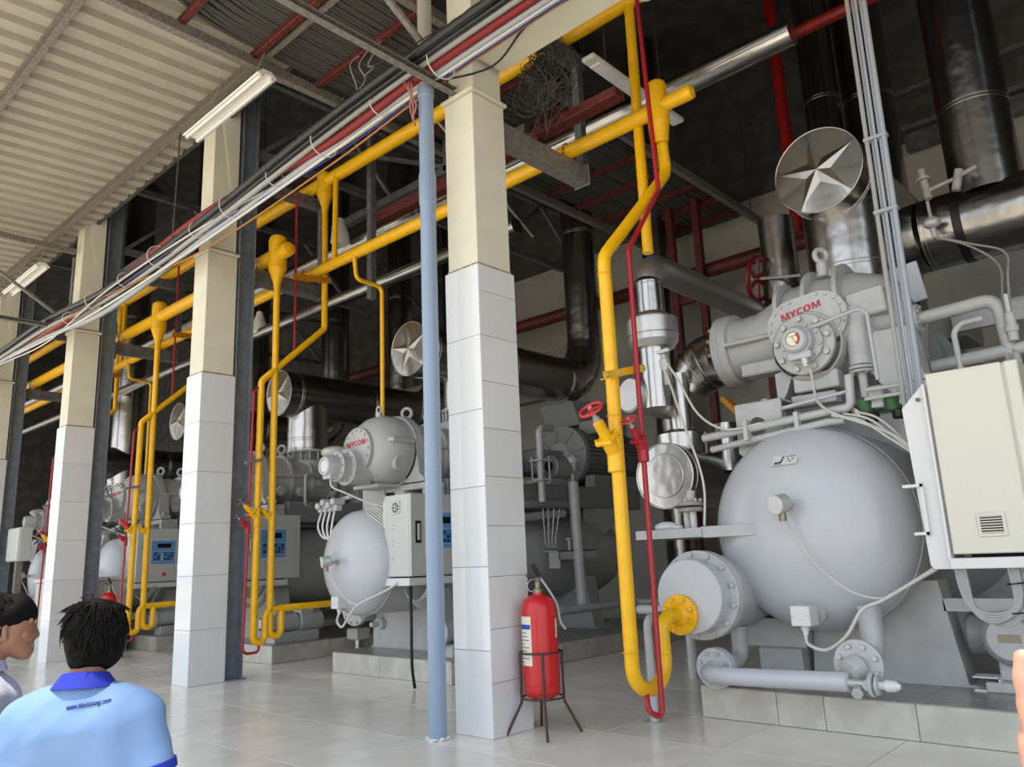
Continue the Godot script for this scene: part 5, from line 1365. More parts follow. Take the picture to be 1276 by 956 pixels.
func side_pipes_b(x: float) -> void:
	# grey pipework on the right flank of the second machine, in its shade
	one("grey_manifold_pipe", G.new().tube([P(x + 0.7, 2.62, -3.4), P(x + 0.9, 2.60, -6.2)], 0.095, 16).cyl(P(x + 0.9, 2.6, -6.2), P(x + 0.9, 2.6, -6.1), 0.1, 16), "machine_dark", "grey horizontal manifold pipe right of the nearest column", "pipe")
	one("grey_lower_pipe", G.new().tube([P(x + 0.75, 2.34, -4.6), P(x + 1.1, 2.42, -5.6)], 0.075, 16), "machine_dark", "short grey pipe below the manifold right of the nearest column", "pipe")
	one("grey_down_pipe", G.new().tube([P(x + 1.2, 0.78, -5.85), P(x + 1.15, 3.0, -5.85)], 0.10, 18).cyl(P(x + 1.2, 1.66, -5.85), P(x + 1.2, 1.72, -5.85), 0.112, 18), "machine", "grey vertical pipe between the nearest column and the thick yellow pipe", "pipe")
	one("grey_floor_pipe", G.new().tube([P(x + 1.3, 0.74, -4.2), P(x + 1.3, 0.74, -7.4), P(x + 1.9, 0.74, -7.6)], 0.07, 16), "machine", "grey horizontal pipe low behind the fire extinguisher", "pipe")
	one("floor_cross_pipe", G.new().tube([P(x + 4.2, 0.95, -3.2), P(x + 5.0, 0.97, -3.0), P(x + 5.1, 0.97, -2.9), P(x + 5.1, 0.2, -2.9)], 0.06, 14, 0.1), "machine", "grey pipe elbow behind the foot of the thick yellow pipe", "pipe")
	var t := thing("hand_valve", "grey hand valve on the low pipe behind the fire extinguisher", "valve", P(x + 1.3, 0.6, -4.9))
	put("body", G.new().cyl(P(x + 1.3, 0.74, -5.1), P(x + 1.3, 0.74, -4.8), 0.105, 14, 0.01).bolts(P(x + 1.3, 0.74, -4.8), Vector3.BACK, 0.08, 6, 0.02, 0.03), "machine", t)
	put("lever", G.new().tube([P(x + 1.3, 0.86, -4.95), P(x + 1.32, 0.93, -4.75), P(x + 1.32, 0.9, -4.55)], 0.015, 8), "machine", t)
	t = thing("level_switch", "grey ribbed head on top of the grey vertical pipe", "sensor", P(x + 1.15, 3.0, -5.85))
	put("head", G.new().lathe(P(x + 1.15, 3.0, -5.85), Vector3.UP, [[0.03, 0], [0.03, 0.18], [0.06, 0.2], [0.11, 0.34], [0.13, 0.36], [0.13, 0.44], [0.08, 0.5], [0, 0.51]], 18), "machine", t)
	t = thing("flow_meter", "grey flow meter frame of two plates and rods right of the nearest column", "meter", P(x + 1.1, 2.6, -5.0))
	put("pipe", G.new().tube([P(x + 1.1, 2.62, -5.0), P(x + 1.1, 3.95, -5.0), P(x + 1.0, 4.0, -5.5)], 0.065, 14), "machine", t)
	for y in [3.0, 3.35]: put("plate", G.new().box(P(x + 1.1, y, -5.0), P(0.3, 0.035, 0.3), 0.006), "machine", t)
	for q in [[1, 1], [1, -1], [-1, 1], [-1, -1]]: put("rod", G.new().cyl(P(x + 1.1 + q[0] * 0.11, 2.95, -5.0 + q[1] * 0.11), P(x + 1.1 + q[0] * 0.11, 3.42, -5.0 + q[1] * 0.11), 0.018, 8), "machine", t)
	t = thing("gauge_valve", "small grey valve on a thin tube right of the nearest column", "valve", P(x + 0.95, 2.65, -4.6))
	put("body", G.new().cyl(P(x + 1.0, 2.65, -4.55), P(x + 1.0, 3.3, -4.55), 0.05, 12, 0.01).bar(P(x + 1.0, 2.95, -4.55), P(x + 1.02, 2.98, -4.9), 0.05, 0.05).ball(P(x + 1.0, 2.95, -4.55), 0.09, 12), "machine", t)
	put("tube", G.new().tube([P(x + 1.0, 3.3, -4.55), P(x + 1.0, 3.95, -4.52), P(x + 1.0, 4.02, -4.2)], 0.025, 10, 0.08), "machine", t)
	t = thing("pump_motor", "small round grey pump motor beside the finned motor", "motor", P(x + 0.95, 2.95, -5.6))
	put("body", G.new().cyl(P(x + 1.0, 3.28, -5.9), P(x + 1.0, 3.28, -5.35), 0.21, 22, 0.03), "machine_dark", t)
	put("fan_opening", G.new().cyl(P(x + 1.0, 3.28, -5.36), P(x + 1.0, 3.28, -5.345), 0.1, 18), "black", t)
	one("motor_support", G.new().ext(PackedVector2Array([Vector2(-7.0, 2.92), Vector2(-8.3, 2.92), Vector2(-8.1, 2.5), Vector2(-7.3, 2.05), Vector2(-7.0, 2.3)]), P(x + 0.75, 0, 0), Basis(Vector3.BACK, Vector3.UP, Vector3.LEFT), 0.3), "machine", "tapered grey steel support under the finned motor", "support")
	t = thing("instrument_shelf", "small grey angle shelf on the shaded vessel flank", "shelf", P(x + 0.95, 1.6, -5.7))
	put("angle", G.new().bx(x + 0.8, 1.74, -6.4, x + 1.15, 1.76, -5.3).bx(x + 1.13, 1.60, -6.4, x + 1.15, 1.76, -5.3).bx(x + 0.9, 1.45, -5.36, x + 1.15, 1.76, -5.34), "machine", t)
	put("valve_stem", G.new().cyl(P(x + 1.1, 1.76, -5.7), P(x + 1.1, 1.95, -5.7), 0.03, 10).cyl(P(x + 1.1, 1.95, -5.7), P(x + 1.1, 1.975, -5.7), 0.08, 12), "machine", t)
	for j in 4: one("impulse_tube", G.new().tube([P(x + 1.02 + 0.03 * j, 2.5, -5.1 - 0.12 * j), P(x + 1.0 + 0.03 * j, 1.85, -5.15 - 0.05 * j), P(x + 1.05, 1.78, -5.5)], 0.014, 8, 0.1), "machine", "thin grey impulse tube below the manifold pipe", "tube", "impulse tubes under the manifold")

func compressor_b(x: float, k: int, at: String) -> void:
	var t := thing("screw_compressor", ["light grey screw compressor with red lettering behind the blue grey downpipe", "light grey screw compressor partly hidden by the two yellow risers right of the second column", "light grey screw compressor between the second and third columns", "grey screw compressor at the far left"][k], "compressor", P(x, 2.9, -3.2))
	var fz := 0.2
	var fy := -0.13
	var c := P(x + 0.02, 3.58 + fy, -1.98 + fz)
	put("casing_dome", G.new().lathe(P(x + 0.05, 3.60 + fy, -2.05 + fz), Vector3.FORWARD, [[0.30, -0.02], [0.38, 0.02], [0.50, 0.16], [0.56, 0.34], [0.57, 0.5], [0.55, 0.66]], 40), "machine", t)
	put("cover_plate", G.new().lathe(c, Vector3.BACK, [[0.36, -0.10], [0.36, 0.0], [0.35, 0.012], [0, 0.012]], 40), "machine", t)
	for j in 16:
		var a := TAU * j / 16
		var p := c + P(cos(a) * 0.31, sin(a) * 0.31, 0.012)
		put("bolt", G.new().cyl(p, p + P(0, 0, 0.025), 0.026, 6, 0.004), "bolt", t)
	put("lettering", lettering("MYCOM", c + P(0.0, 0.1, 0.014), Basis(Vector3(1, 0.06, 0), Vector3.UP, Vector3.BACK), 0.085, 0.005, true, 1.1), "logo_red", t)
	# unloader cylinder and indicator pointing forward
	var u := P(x - 0.04, 3.30 + fy, -1.98 + fz)
	put("cylinder", G.new().lathe(u, Vector3.BACK, [[0.27, -0.2], [0.27, 0.14], [0.285, 0.145], [0.285, 0.18], [0.21, 0.19], [0.21, 0.32], [0.235, 0.325], [0.235, 0.36], [0.17, 0.37], [0.17, 0.48], [0.15, 0.52], [0.10, 0.53]], 34), "machine", t)
	for j in 10:
		var a := TAU * j / 10
		put("bolt", G.new().cyl(u + P(cos(a) * 0.235, sin(a) * 0.235, 0.18), u + P(cos(a) * 0.235, sin(a) * 0.235, 0.205), 0.02, 6), "bolt", t)
		put("bolt", G.new().cyl(u + P(cos(a) * 0.195, sin(a) * 0.195, 0.36), u + P(cos(a) * 0.195, sin(a) * 0.195, 0.385), 0.018, 6), "bolt", t)
	var ind := put("capacity_indicator", G.new().lathe(u + P(0, 0, 0.48), Vector3.BACK, [[0.165, 0], [0.165, 0.03], [0.14, 0.10], [0.11, 0.11], [0.10, 0.10]], 30).bx(u.x - 0.1, u.y - 0.2, u.z + 0.36, u.x + 0.1, u.y - 0.12, u.z + 0.53, 0.01), "machine_gloss", t)
	put("dial_face", G.new().cyl(u + P(0, 0, 0.56), u + P(0, 0, 0.575), 0.095, 24), "white_paint", ind)
	put("pilot_hood", G.new().ball(P(x - 0.40, 3.58 + fy, -1.85 + fz), 0.17, 16, P(1.3, 0.6, 1.3)), "machine", t)
	# barrel
	put("flange_ring", G.new().lathe(P(x + 0.05, 3.60 + fy, -2.70 + fz), Vector3.FORWARD, [[0.5, 0], [0.585, 0], [0.59, 0.006], [0.59, 0.08], [0.583, 0.084], [0.59, 0.09], [0.59, 0.16], [0.5, 0.165]], 40), "machine", t)
	put("barrel", G.new().lathe(P(x + 0.05, 3.58 + fy, -2.85 + fz), Vector3.FORWARD, [[0.50, 0], [0.50, 1.75], [0.6, 1.76], [0.6, 1.9], [0.46, 1.92], [0.44, 2.3], [0.3, 2.4]], 36), "machine", t)
	for zz in [-3.4, -3.9]: put("barrel_rib", G.new().washer(P(x + 0.05, 3.58 + fy, zz + fz), Vector3.FORWARD, 0.48, 0.56, 0.06, 40), "machine", t)
	put("side_rail", G.new().bx(x + 0.48, 3.62 + fy, -4.35 + fz, x + 0.66, 3.68 + fy, -2.85 + fz, 0.02), "machine", t)
	for zz in [-3.15, -3.65]: put("barrel_boss", G.new().cyl(P(x + 0.4, 3.36 + fy, zz + fz), P(x + 0.62, 3.32 + fy, zz + fz), 0.11, 20, 0.02), "machine", t)
	put("end_flange", G.new().lathe(P(x + 0.05, 3.58 + fy, -4.45 + fz), Vector3.FORWARD, [[0.5, -0.06], [0.66, -0.06], [0.67, -0.05], [0.67, 0.0], [0.6, 0.01]], 40), "machine", t)
	for j in 20: put("flange_bolt", G.new().cyl(P(x + 0.05 + cos(TAU * j / 20) * 0.62, 3.58 + fy + sin(TAU * j / 20) * 0.62, -4.39 + fz), P(x + 0.05 + cos(TAU * j / 20) * 0.62, 3.58 + fy + sin(TAU * j / 20) * 0.62, -4.35 + fz), 0.026, 6), "bolt_dark", t)
	put("drive_rib", G.new().ext(PackedVector2Array([Vector2(0.2, 3.8), Vector2(0.66, 3.55), Vector2(0.72, 2.98), Vector2(0.4, 2.98)]), P(x + 0.05, fy, -4.9), Basis.IDENTITY, 0.12), "machine", t)
	put("oil_tube", G.new().tube([P(x + 0.66, 3.5, -4.2), P(x + 0.8, 3.55, -3.4), P(x + 0.8, 2.9, -3.4), P(x + 0.7, 2.85, -3.9)], 0.035, 10, 0.08), "machine", t)
	for j in 18:
		var a := TAU * j / 18
		put("bolt", G.new().cyl(P(x + 0.05 + cos(a) * 0.55, 3.58 + fy + sin(a) * 0.55, -4.6 + fz), P(x + 0.05 + cos(a) * 0.55, 3.58 + fy + sin(a) * 0.55, -4.57 + fz), 0.024, 6), "bolt_dark", t)
	# suction valve seat: lantern of studs between two rings under the clad branch
	var sy: float = [4.35, 4.15, 4.25, 4.2][k]
	var so := P([-4.55, -9.35, -14.1, -18.85][k], sy, [-4.2, -3.95, -3.95, -3.7][k])
	put("suction_neck", G.new().lathe(so + P(0, -0.36, 0), Vector3.UP, [[0.62, -0.45], [0.56, -0.2], [0.49, -0.02], [0.5, 0.0], [0.5, 0.10], [0.48, 0.12], [0.38, 0.125]], 36), "machine", t)
	put("lantern_core", G.new().cyl(so + P(0, -0.25, 0), so + P(0, 0.0, 0), 0.36, 28), "machine_dark", t)
	put("lantern_ring", G.new().lathe(so + P(0, -0.05, 0), Vector3.UP, [[0.38, 0], [0.45, 0.0], [0.45, 0.05], [0.38, 0.055]], 36), "machine", t)
	for j in 14: put("stud", G.new().cyl(so + P(cos(TAU * j / 14) * 0.42, -0.25, sin(TAU * j / 14) * 0.42), so + P(cos(TAU * j / 14) * 0.42, -0.04, sin(TAU * j / 14) * 0.42), 0.022, 8), "machine", t)
	for zz in [-2.95, -3.45]:
		put("lifting_eye", G.new().ring(P(x + 0.1, 4.26 + fy, zz + fz), Vector3(0.5, 0, 0.86), 0.085, 0.03, 22, 8).cyl(P(x + 0.1, 4.0 + fy, zz + fz), P(x + 0.1, 4.19 + fy, zz + fz), 0.05, 12), "machine", t)
	put("lifting_eye", G.new().ring(P(x + 0.05, 4.27 + fy, -2.4 + fz), Vector3.BACK, 0.055, 0.018, 20, 8).cyl(P(x + 0.05, 4.05 + fy, -2.4 + fz), P(x + 0.05, 4.22 + fy, -2.4 + fz), 0.06, 6), "machine", t)
	put("side_rib", G.new().bx(x + 0.50, 3.66 + fy, -2.68 + fz, x + 0.66, 3.74 + fy, -2.2 + fz, 0.02), "machine", t)
	put("side_boss", G.new().cyl(P(x + 0.42, 3.36 + fy, -2.42 + fz), P(x + 0.58, 3.34 + fy, -2.42 + fz), 0.13, 24, 0.015), "machine", t)
	# feet
	for s in [-1, 1]:
		put("foot_bracket", G.new().ext(PackedVector2Array([Vector2(0.16, 3.3), Vector2(0.58, 3.55), Vector2(0.66, 3.05), Vector2(0.76, 2.98), Vector2(0.76, 2.92), Vector2(0.3, 2.92), Vector2(0.34, 3.05)]), P(x + 0.03, 0, -2.75), Basis(Vector3.RIGHT * s, Vector3.UP, Vector3.BACK), 0.25), "machine", t)
		put("bolt", G.new().cyl(P(x + 0.03 + s * 0.7, 2.98, -2.6), P(x + 0.03 + s * 0.7, 3.06, -2.6), 0.035, 6), "bolt", t)
	put("base_shelf", G.new().bx(x - 0.45, 2.86, -2.5, x + 0.2, 2.92, -2.05, 0.008).bx(x - 0.25, 2.92, -2.5, x + 0.1, 3.1, -2.15, 0.02), "machine", t)
	# stand of square section with openings
	var g := G.new()
	g.bx(x - 0.72, 2.80, -2.9, x + 0.85, 2.90, -2.5, 0.008).bx(x - 0.72, 2.50, -2.9, x - 0.45, 2.80, -2.5, 0.008).bx(x + 0.12, 2.45, -2.9, x + 0.36, 2.80, -2.45, 0.008).bx(x + 0.75, 2.5, -2.9, x + 0.85, 2.8, -2.5, 0.008)
	one("compressor_stand", g, "machine", "light grey steel stand under the compressor " + at, "stand")
	one("gusset_plate", G.new().ext(PackedVector2Array([Vector2(x - 0.75, 2.9), Vector2(x - 0.2, 2.95), Vector2(x - 0.05, 2.42), Vector2(x - 0.62, 2.3), Vector2(x - 0.75, 2.5)]), P(0, 0, -2.5), Basis.IDENTITY, 0.03), "machine", "flat grey gusset plate above the domed vessel " + at, "plate")
	one("guard_plate", G.new().ext(PackedVector2Array([Vector2(x - 0.75, 3.75), Vector2(x - 0.35, 4.2), Vector2(x - 0.1, 4.0), Vector2(x - 0.4, 3.6)]), P(0, 0, -2.6), Basis.IDENTITY, 0.03), "machine_dusty", "tilted dusty plate behind the compressor cover " + at, "plate")
	# cluster of small valves with hanging cables left of the vessel top
	var v := thing("solenoid_cluster", "cluster of small white valves with looping tubes " + at, "valve", P(x - 0.75, 2.5, -1.8))
	for j in 4: put("valve_body", G.new().cyl(P(x - 0.85 + 0.14 * j, 2.62 + 0.05 * (j % 2), -1.85), P(x - 0.85 + 0.14 * j, 2.62 + 0.05 * (j % 2), -1.62), 0.055, 12, 0.01).bx(x - 0.91 + 0.14 * j, 2.52, -1.8, x - 0.81 + 0.14 * j, 2.62, -1.68, 0.01), "machine", v)
	for j in 4: put("tube", G.new().cable([P(x - 0.85 + 0.12 * j, 2.52, -1.72), P(x - 0.86 + 0.13 * j, 2.3, -1.66), P(x - 0.72 + 0.08 * j, 2.12, -1.66), P(x - 0.6 + 0.08 * j, 2.08, -1.75)], 0.018), "white_paint", v)
	put("manifold", G.new().bar(P(x - 0.92, 2.66, -1.9), P(x - 0.3, 2.74, -1.9), 0.06, 0.06), "machine", v)
	one("signal_cable", G.new().cable([P(x - 0.04, 2.98, -1.33), P(x - 0.02, 2.85, -1.35), P(x + 0.12, 2.75, -1.5), P(x + 0.35, 2.58, -1.8), P(x + 0.62, 2.5, -1.95)], 0.016), "cable_white", "white cable falling from the indicator of the compressor " + at, "cable")
	for j in 5: one("signal_cable", G.new().cable([P(x - 0.12 + 0.03 * j, 2.44 - 0.01 * j, -2.0 + 0.02 * j), P(x + 0.18, 2.56 - 0.025 * j, -1.9 + 0.02 * j), P(x + 0.45, 2.5 - 0.035 * j, -1.85 + 0.02 * j), P(x + 0.66, 2.34 - 0.04 * j, -1.88)], 0.014), "cable_white", "white cable arching over the domed vessel " + at, "cable", "cables arching over the dome " + at)

func cabinet_b(x: float, k: int, at: String) -> void:
	var t := thing("control_cabinet", "grey control cabinet with blue screen " + at, "cabinet", P(x + 1.0, 1.46, -2.4))
	var x0 := x + 0.68
	var x1 := x + 1.30
	var z := -1.80
	put("body", G.new().bx(x0, 1.47, -2.98, x1 - 0.05, 2.66, z, 0.008), "cabinet_grey", t)
	var d := put("door", G.new().bx(x1 - 0.045, 1.47, -2.98, x1, 2.66, z + 0.005, 0.008), "cabinet_grey", t)
	var f := put("fan", G.new().box(P(x0 + 0.28, 2.47, z + 0.008), P(0.19, 0.19, 0.016), 0.004), "cabinet_grey", t)
	put("fan_hole", G.new().cyl(P(x0 + 0.28, 2.47, z + 0.012), P(x0 + 0.28, 2.47, z + 0.018), 0.075, 24), "gap", f)
	for j in 7: put("fan_blade", G.new().bar(P(x0 + 0.28, 2.47, z + 0.019), P(x0 + 0.28 + cos(TAU * j / 7) * 0.07, 2.47 + sin(TAU * j / 7) * 0.07, z + 0.019), 0.02, 0.003, Vector3.BACK), "cabinet_grey", f)
	for j in 6: put("screw", G.new().cyl(P(x0 + 0.2, 2.22 - 0.06 * j - 0.12 * (j / 2), z), P(x0 + 0.2, 2.22 - 0.06 * j - 0.12 * (j / 2), z + 0.006), 0.008, 6), "bolt_dark", t)
	put("frame_plate", G.new().bx(x0 - 0.08, 1.36, z - 0.06, x0 - 0.004, 2.60, z - 0.04, 0.003).bx(x0 - 0.2, 2.05, z - 0.05, x0 - 0.07, 2.075, z + 0.0).bx(x0 - 0.2, 1.6, z - 0.05, x0 - 0.07, 1.625, z + 0.0).bx(x0 - 0.09, 1.6, z - 0.05, x0 - 0.065, 2.075, z), "white_paint", t)
	# operator panel on the door
	var pn := put("panel_frame", G.new().bx(x1, 1.76, -2.84, x1 + 0.012, 2.46, -2.06, 0.004), "cabinet_grey", t)
	put("screen", G.new().bx(x1 + 0.012, 1.86, -2.66, x1 + 0.016, 2.38, -2.12, 0.001), "screen_blue", pn)
	put("display", G.new().bx(x1 + 0.016, 2.22, -2.56, x1 + 0.018, 2.32, -2.25), "screen_lcd", pn)
	put("keypad", G.new().bx(x1 + 0.016, 1.92, -2.64, x1 + 0.0165, 2.14, -2.14).bx(x1 + 0.016, 1.935, -2.625, x1 + 0.017, 2.125, -2.155), "screen_blue_dark", pn)
	var kg := G.new()
	for q in [[1.92, 1.926, -2.64, -2.14], [2.134, 2.14, -2.64, -2.14], [1.92, 2.14, -2.64, -2.634], [1.92, 2.14, -2.146, -2.14]]: kg.bx(x1 + 0.0165, q[0], q[2], x1 + 0.018, q[1], q[3])
	put("keypad_border", kg, "button_white", pn)
	for r in 3:
		for c in 6: put("button", G.new().bx(x1 + 0.017, 1.95 + r * 0.06, -2.61 + c * 0.078, x1 + 0.021, 1.985 + r * 0.06, -2.57 + c * 0.078), "button_white" if c == 3 and k == 2 else ("screen_blue" if (c + r) % 3 == 0 else "button_dark"), pn)
	put("handle", G.new().bx(x1 + 0.001, 1.98, -1.96, x1 + 0.03, 2.22, -1.91, 0.006), "bolt", d)
	put("handle_recess", G.new().bx(x1, 1.94, -1.99, x1 + 0.004, 2.26, -1.88), "gap" if k == 0 else "bolt", d)
	if k == 2: put("stop_button", G.new().cyl(P(x1, 1.63, -2.42), P(x1 + 0.05, 1.63, -2.42), 0.04, 16, 0.008), "red_wheel", d)
	var s := thing("cabinet_shelf", "pale steel shelf carrying the grey control cabinet " + at, "shelf", P(x + 1.0, 1.33, -2.4))
	put("rail", G.new().bx(x0 - 0.02, 1.34, -2.75, x1 - 0.04, 1.45, z + 0.01, 0.006), "white_paint", s)
	put("spacer", G.new().bx(x0 + 0.05, 1.45, -2.7, x1 - 0.1, 1.47, z - 0.05), "gap", s)
	put("brace", G.new().bar(P(x + 0.6, 1.0, -2.5), P(x0 + 0.3, 1.36, -2.5), 0.05, 0.05), "white_paint", s)
	for j in 4: one("looped_cable", G.new().cable([P(x0 + 0.25 + 0.02 * j, 1.36, -2.0 - 0.03 * j), P(x0 + 0.33, 1.2 - 0.02 * j, -1.95 - 0.03 * j), P(x0 + 0.5, 1.12 - 0.03 * j, -1.98 - 0.03 * j), P(x0 + 0.62 - 0.01 * j, 1.2, -2.1 - 0.03 * j), P(x0 + 0.6, 1.36, -2.2 - 0.03 * j)], 0.014), "cable_grey", "grey cable drooping under the control cabinet " + at, "cable", "cables drooping under the cabinet " + at)
	if k == 0:
		one("black_hose", G.new().cable([P(x0 + 0.42, 1.34, -1.95), P(x0 + 0.52, 1.1, -1.86), P(x0 + 0.6, 0.8, -1.8), P(x0 + 0.62, 0.5, -1.78), P(x0 + 0.7, 0.24, -1.72), P(x0 + 0.95, 0.03, -1.55)], 0.022, 8), "cable_black", "black hose running down from the grey cabinet to the floor behind the downpipe", "hose")

# ---------------------------------------------------------------- overhead runs and lamps
func overhead() -> void:
	# pipe bundle on the arms in front of the columns
	var xs := [6.0, 0.25, -2.4, -5.7, -9.5, -12.7, -17.0, -25.0]
	var runs := [
		["conduit", "ribbed black conduit along the outer edge of the overhead bundle", "conduit_black", 0.055, [7.14, 7.13, 7.11, 7.03, 6.96, 7.12, 7.1, 7.1], [0.68, 0.67, 0.60, 0.46, 0.42, 0.46, 0.45, 0.45]],
		["conduit", "second black conduit of the overhead bundle, just inside the ribbed one", "conduit_black", 0.042, [7.12, 7.11, 7.08, 6.98, 6.90, 7.08, 7.06, 7.1], [0.60, 0.59, 0.53, 0.40, 0.36, 0.38, 0.38, 0.4]],
		["conduit", "smooth pale grey conduit in the middle of the overhead bundle", "pipe_grey", 0.042, [7.11, 7.11, 7.07, 6.89, 6.82, 6.98, 7.0, 7.1], [0.51, 0.51, 0.45, 0.40, 0.33, 0.40, 0.4, 0.4]],
		["conduit", "flat red conduit of the overhead bundle", "conduit_red", 0.058, [7.12, 7.12, 7.05, 7.20, 7.06, 6.88, 6.9, 7.0], [0.39, 0.39, 0.34, 0.38, 0.30, 0.35, 0.35, 0.35]],
		["conduit", "thick grey conduit that sags below the overhead bundle towards the left", "conduit_grey", 0.05, [7.12, 7.10, 7.02, 6.80, 6.52, 6.74, 6.9, 7.0], [0.30, 0.30, 0.28, 0.34, 0.40, 0.42, 0.4, 0.4]],
		["cable", "white cable hanging lowest along the overhead bundle", "cable_white", 0.022, [7.10, 7.06, 6.96, 6.70, 6.58, 6.66, 6.9, 7.0], [0.27, 0.27, 0.27, 0.40, 0.46, 0.46, 0.4, 0.4]],
		["cable", "second white cable beside the lowest one of the overhead bundle", "cable_white", 0.016, [7.10, 7.08, 7.0, 6.94, 6.88, 6.60, 6.85, 7.0], [0.24, 0.24, 0.22, 0.44, 0.46, 0.44, 0.4, 0.4]],
		["cable", "thin dark blue cable along the lower edge of the overhead bundle", "cable_blue", 0.012, [7.08, 7.04, 6.92, 6.86, 6.84, 6.7, 6.85, 7.0], [0.23, 0.23, 0.24, 0.40, 0.40, 0.42, 0.4, 0.4]],
		["cable", "thin orange cable below the overhead bundle", "cable_orange", 0.014, [7.08, 7.05, 6.84, 6.60, 6.84, 6.9, 6.85, 7.0], [0.2, 0.2, 0.22, 0.36, 0.40, 0.40, 0.4, 0.4]]]
	for r in runs:
		var p := []
		for i in xs.size(): p.append(P(xs[i], r[4][i], r[5][i]))
		var g := G.new()
		if r[1].begins_with("ribbed"):
			var c: Array = G.curve(p, 40)
			var rs := []
			for i in c.size(): rs.append(0.057 if i % 2 == 0 else 0.05)
			g.sweep(c, rs, 12)
		else: g.cable(p, r[3], 10 if r[3] > 0.03 else 6, 10)
		one("overhead_" + r[0], g, r[2], r[1], r[0])
	var tx := [-0.05, -1.15, -2.3, -3.5, -4.7, -5.8, -7.2, -8.6, -10.0, -11.4]
	for i in tx.size():
		var u: float = tx[i]
		var y := 7.10 - 0.03 * absf(u) * 0.6
		one("bundle_tie", G.new().ring(P(u, y - 0.04, 0.42), Vector3(1, 0.0, 0.12), 0.19 if i % 2 == 0 else 0.13, 0.008, 20, 5), "cable_white", "pale tie strap round the overhead bundle", "strap", "tie straps on the overhead bundle")
	# steel arms that carry the bundle and the canopy
	for i in [0, 2, 3]:
		var x: float = COLX[i] - 0.30
		var at: String = ["nearest column", "second column", "third column", "column at the left edge"][i]
		one("cantilever_beam", G.new().bx(x - 0.045, 6.97, -0.02, x - 0.035, 7.05, 2.4).bx(x - 0.045, 7.04, -0.02, x + 0.045, 7.05, 2.4).bx(x - 0.045, 6.97, -0.02, x + 0.045, 6.98, 2.4), "purlin_grey", "grey channel arm sticking out from the %s under the cable bundle" % at, "arm")
		one("support_strut", G.new().bar(P(x, 7.16, 0.06), P(x, 9.1, 3.2), 0.07, 0.05), "purlin_grey", "grey slanting strut rising from the %s towards the canopy" % at, "strut")
		if i > 0:
			one("cantilever_beam", G.new().bx(x - 0.05, 8.76, 0.0, x + 0.05, 8.88, 2.7, 0.006), "purlin_grey", "upper grey arm from the %s under the canopy edge" % at, "arm")
			one("support_post", G.new().bx(x - 0.36, 6.9, -0.16, x - 0.27, 8.8, -0.06, 0.004), "steel_grey", "short grey post beside the top of the %s" % at, "post")
	one("hanger_rod", G.new().cyl(P(-6.83, 9.2, 0.33), P(-6.70, 7.0, 0.42), 0.014, 8), "bolt_dark", "thin rod hanging from the canopy edge to the cable bundle left of the second column", "rod")
	# downpipe beside the nearest column
	var t := thing("downpipe", "blue grey plastic downpipe standing in front of the nearest white column", "pipe", P(-0.48, 0, 0.27))
	var o := P(-0.48, 0, 0.27)
	put("lower_pipe", G.new().lathe(o, Vector3.UP, [[0.088, 0], [0.088, 5.55], [0.096, 5.56], [0.098, 5.9], [0.09, 5.93], [0.086, 5.95], [0.086, 6.88], [0.094, 6.89], [0.094, 7.0], [0.0, 7.0]], 28), "pole_blue", t)
	put("upper_pipe", G.new().cyl(o + P(0, 7.0, 0), o + P(0, 9.3, 0), 0.083, 24), "pole_beige", t)
	var wh := G.new()
	for k in 22:
		var a := TAU * k / 22
		wh.ball(o + P(cos(a) * 0.095, 0.012 + 0.008 * sin(k * 2.3), sin(a) * 0.095), 0.02 + 0.006 * sin(k * 1.7), 6, P(1.2, 0.7, 1.2))
	put("mortar_ring", wh, "white_paint", t)
	# twin tube lamps under the canopy
	lamp(P(-4.57, 8.46, 0.62), 2.3, "twin tube fluorescent lamp under the canopy in front of the second column")
	lamp(P(-13.95, 8.34, 0.62), 2.4, "twin tube fluorescent lamp under the canopy at the left edge")
	t = thing("batten_lamp", "single white batten lamp crossing behind the yellow pipes in the hall", "lamp", P(0.38, 7.95, -2.9))
	put("case", G.new().bx(0.28, 7.96, -4.05, 0.48, 8.03, -1.78, 0.015), "lamp_case", t)
	put("diffuser", G.new().bx(0.295, 7.94, -3.9, 0.465, 7.97, -1.93, 0.012), "lamp_tube", t)
	for z in [-2.2, -3.6]: put("hanger", G.new().cyl(P(0.38, 8.03, z), P(0.38, 9.3, z), 0.008, 6), "bolt_dark", t)
	t = thing("globe_lamp", "round white globe lamp cut by the top edge of the picture", "lamp", P(1.77, 7.5, -1.0))
	put("globe", G.new().ball(P(1.765, 7.79, -1.0), 0.155, 28), "lamp_case", t)
	put("stem", G.new().cyl(P(1.765, 7.9, -1.0), P(1.765, 9.3, -1.0), 0.02, 10), "lamp_case", t)
	for q in [[-6.6, 8.14, -2.85, "white bottle shaped hanging lamp beside the high silver pipe"], [-10.6, 7.3, -3.4, "white bottle shaped hanging lamp between the second and third columns"]]:
		t = thing("hanging_lamp", q[3], "lamp", P(q[0], q[1] - 0.25, q[2]))
		put("shade", G.new().lathe(P(q[0], q[1] + 0.28, q[2]), Vector3.DOWN, [[0.0, 0], [0.07, 0.0], [0.09, 0.1], [0.17, 0.3], [0.19, 0.5], [0.15, 0.55], [0, 0.55]], 22), "lamp_case", t)
		put("cord", G.new().cyl(P(q[0], q[1] + 0.28, q[2]), P(q[0], 13.9, q[2]), 0.008, 6), "cable_black", t)
	# tangle of old wires beside the beam
	var rng := RandomNumberGenerator.new()
	rng.seed = 21
	var tg := G.new()
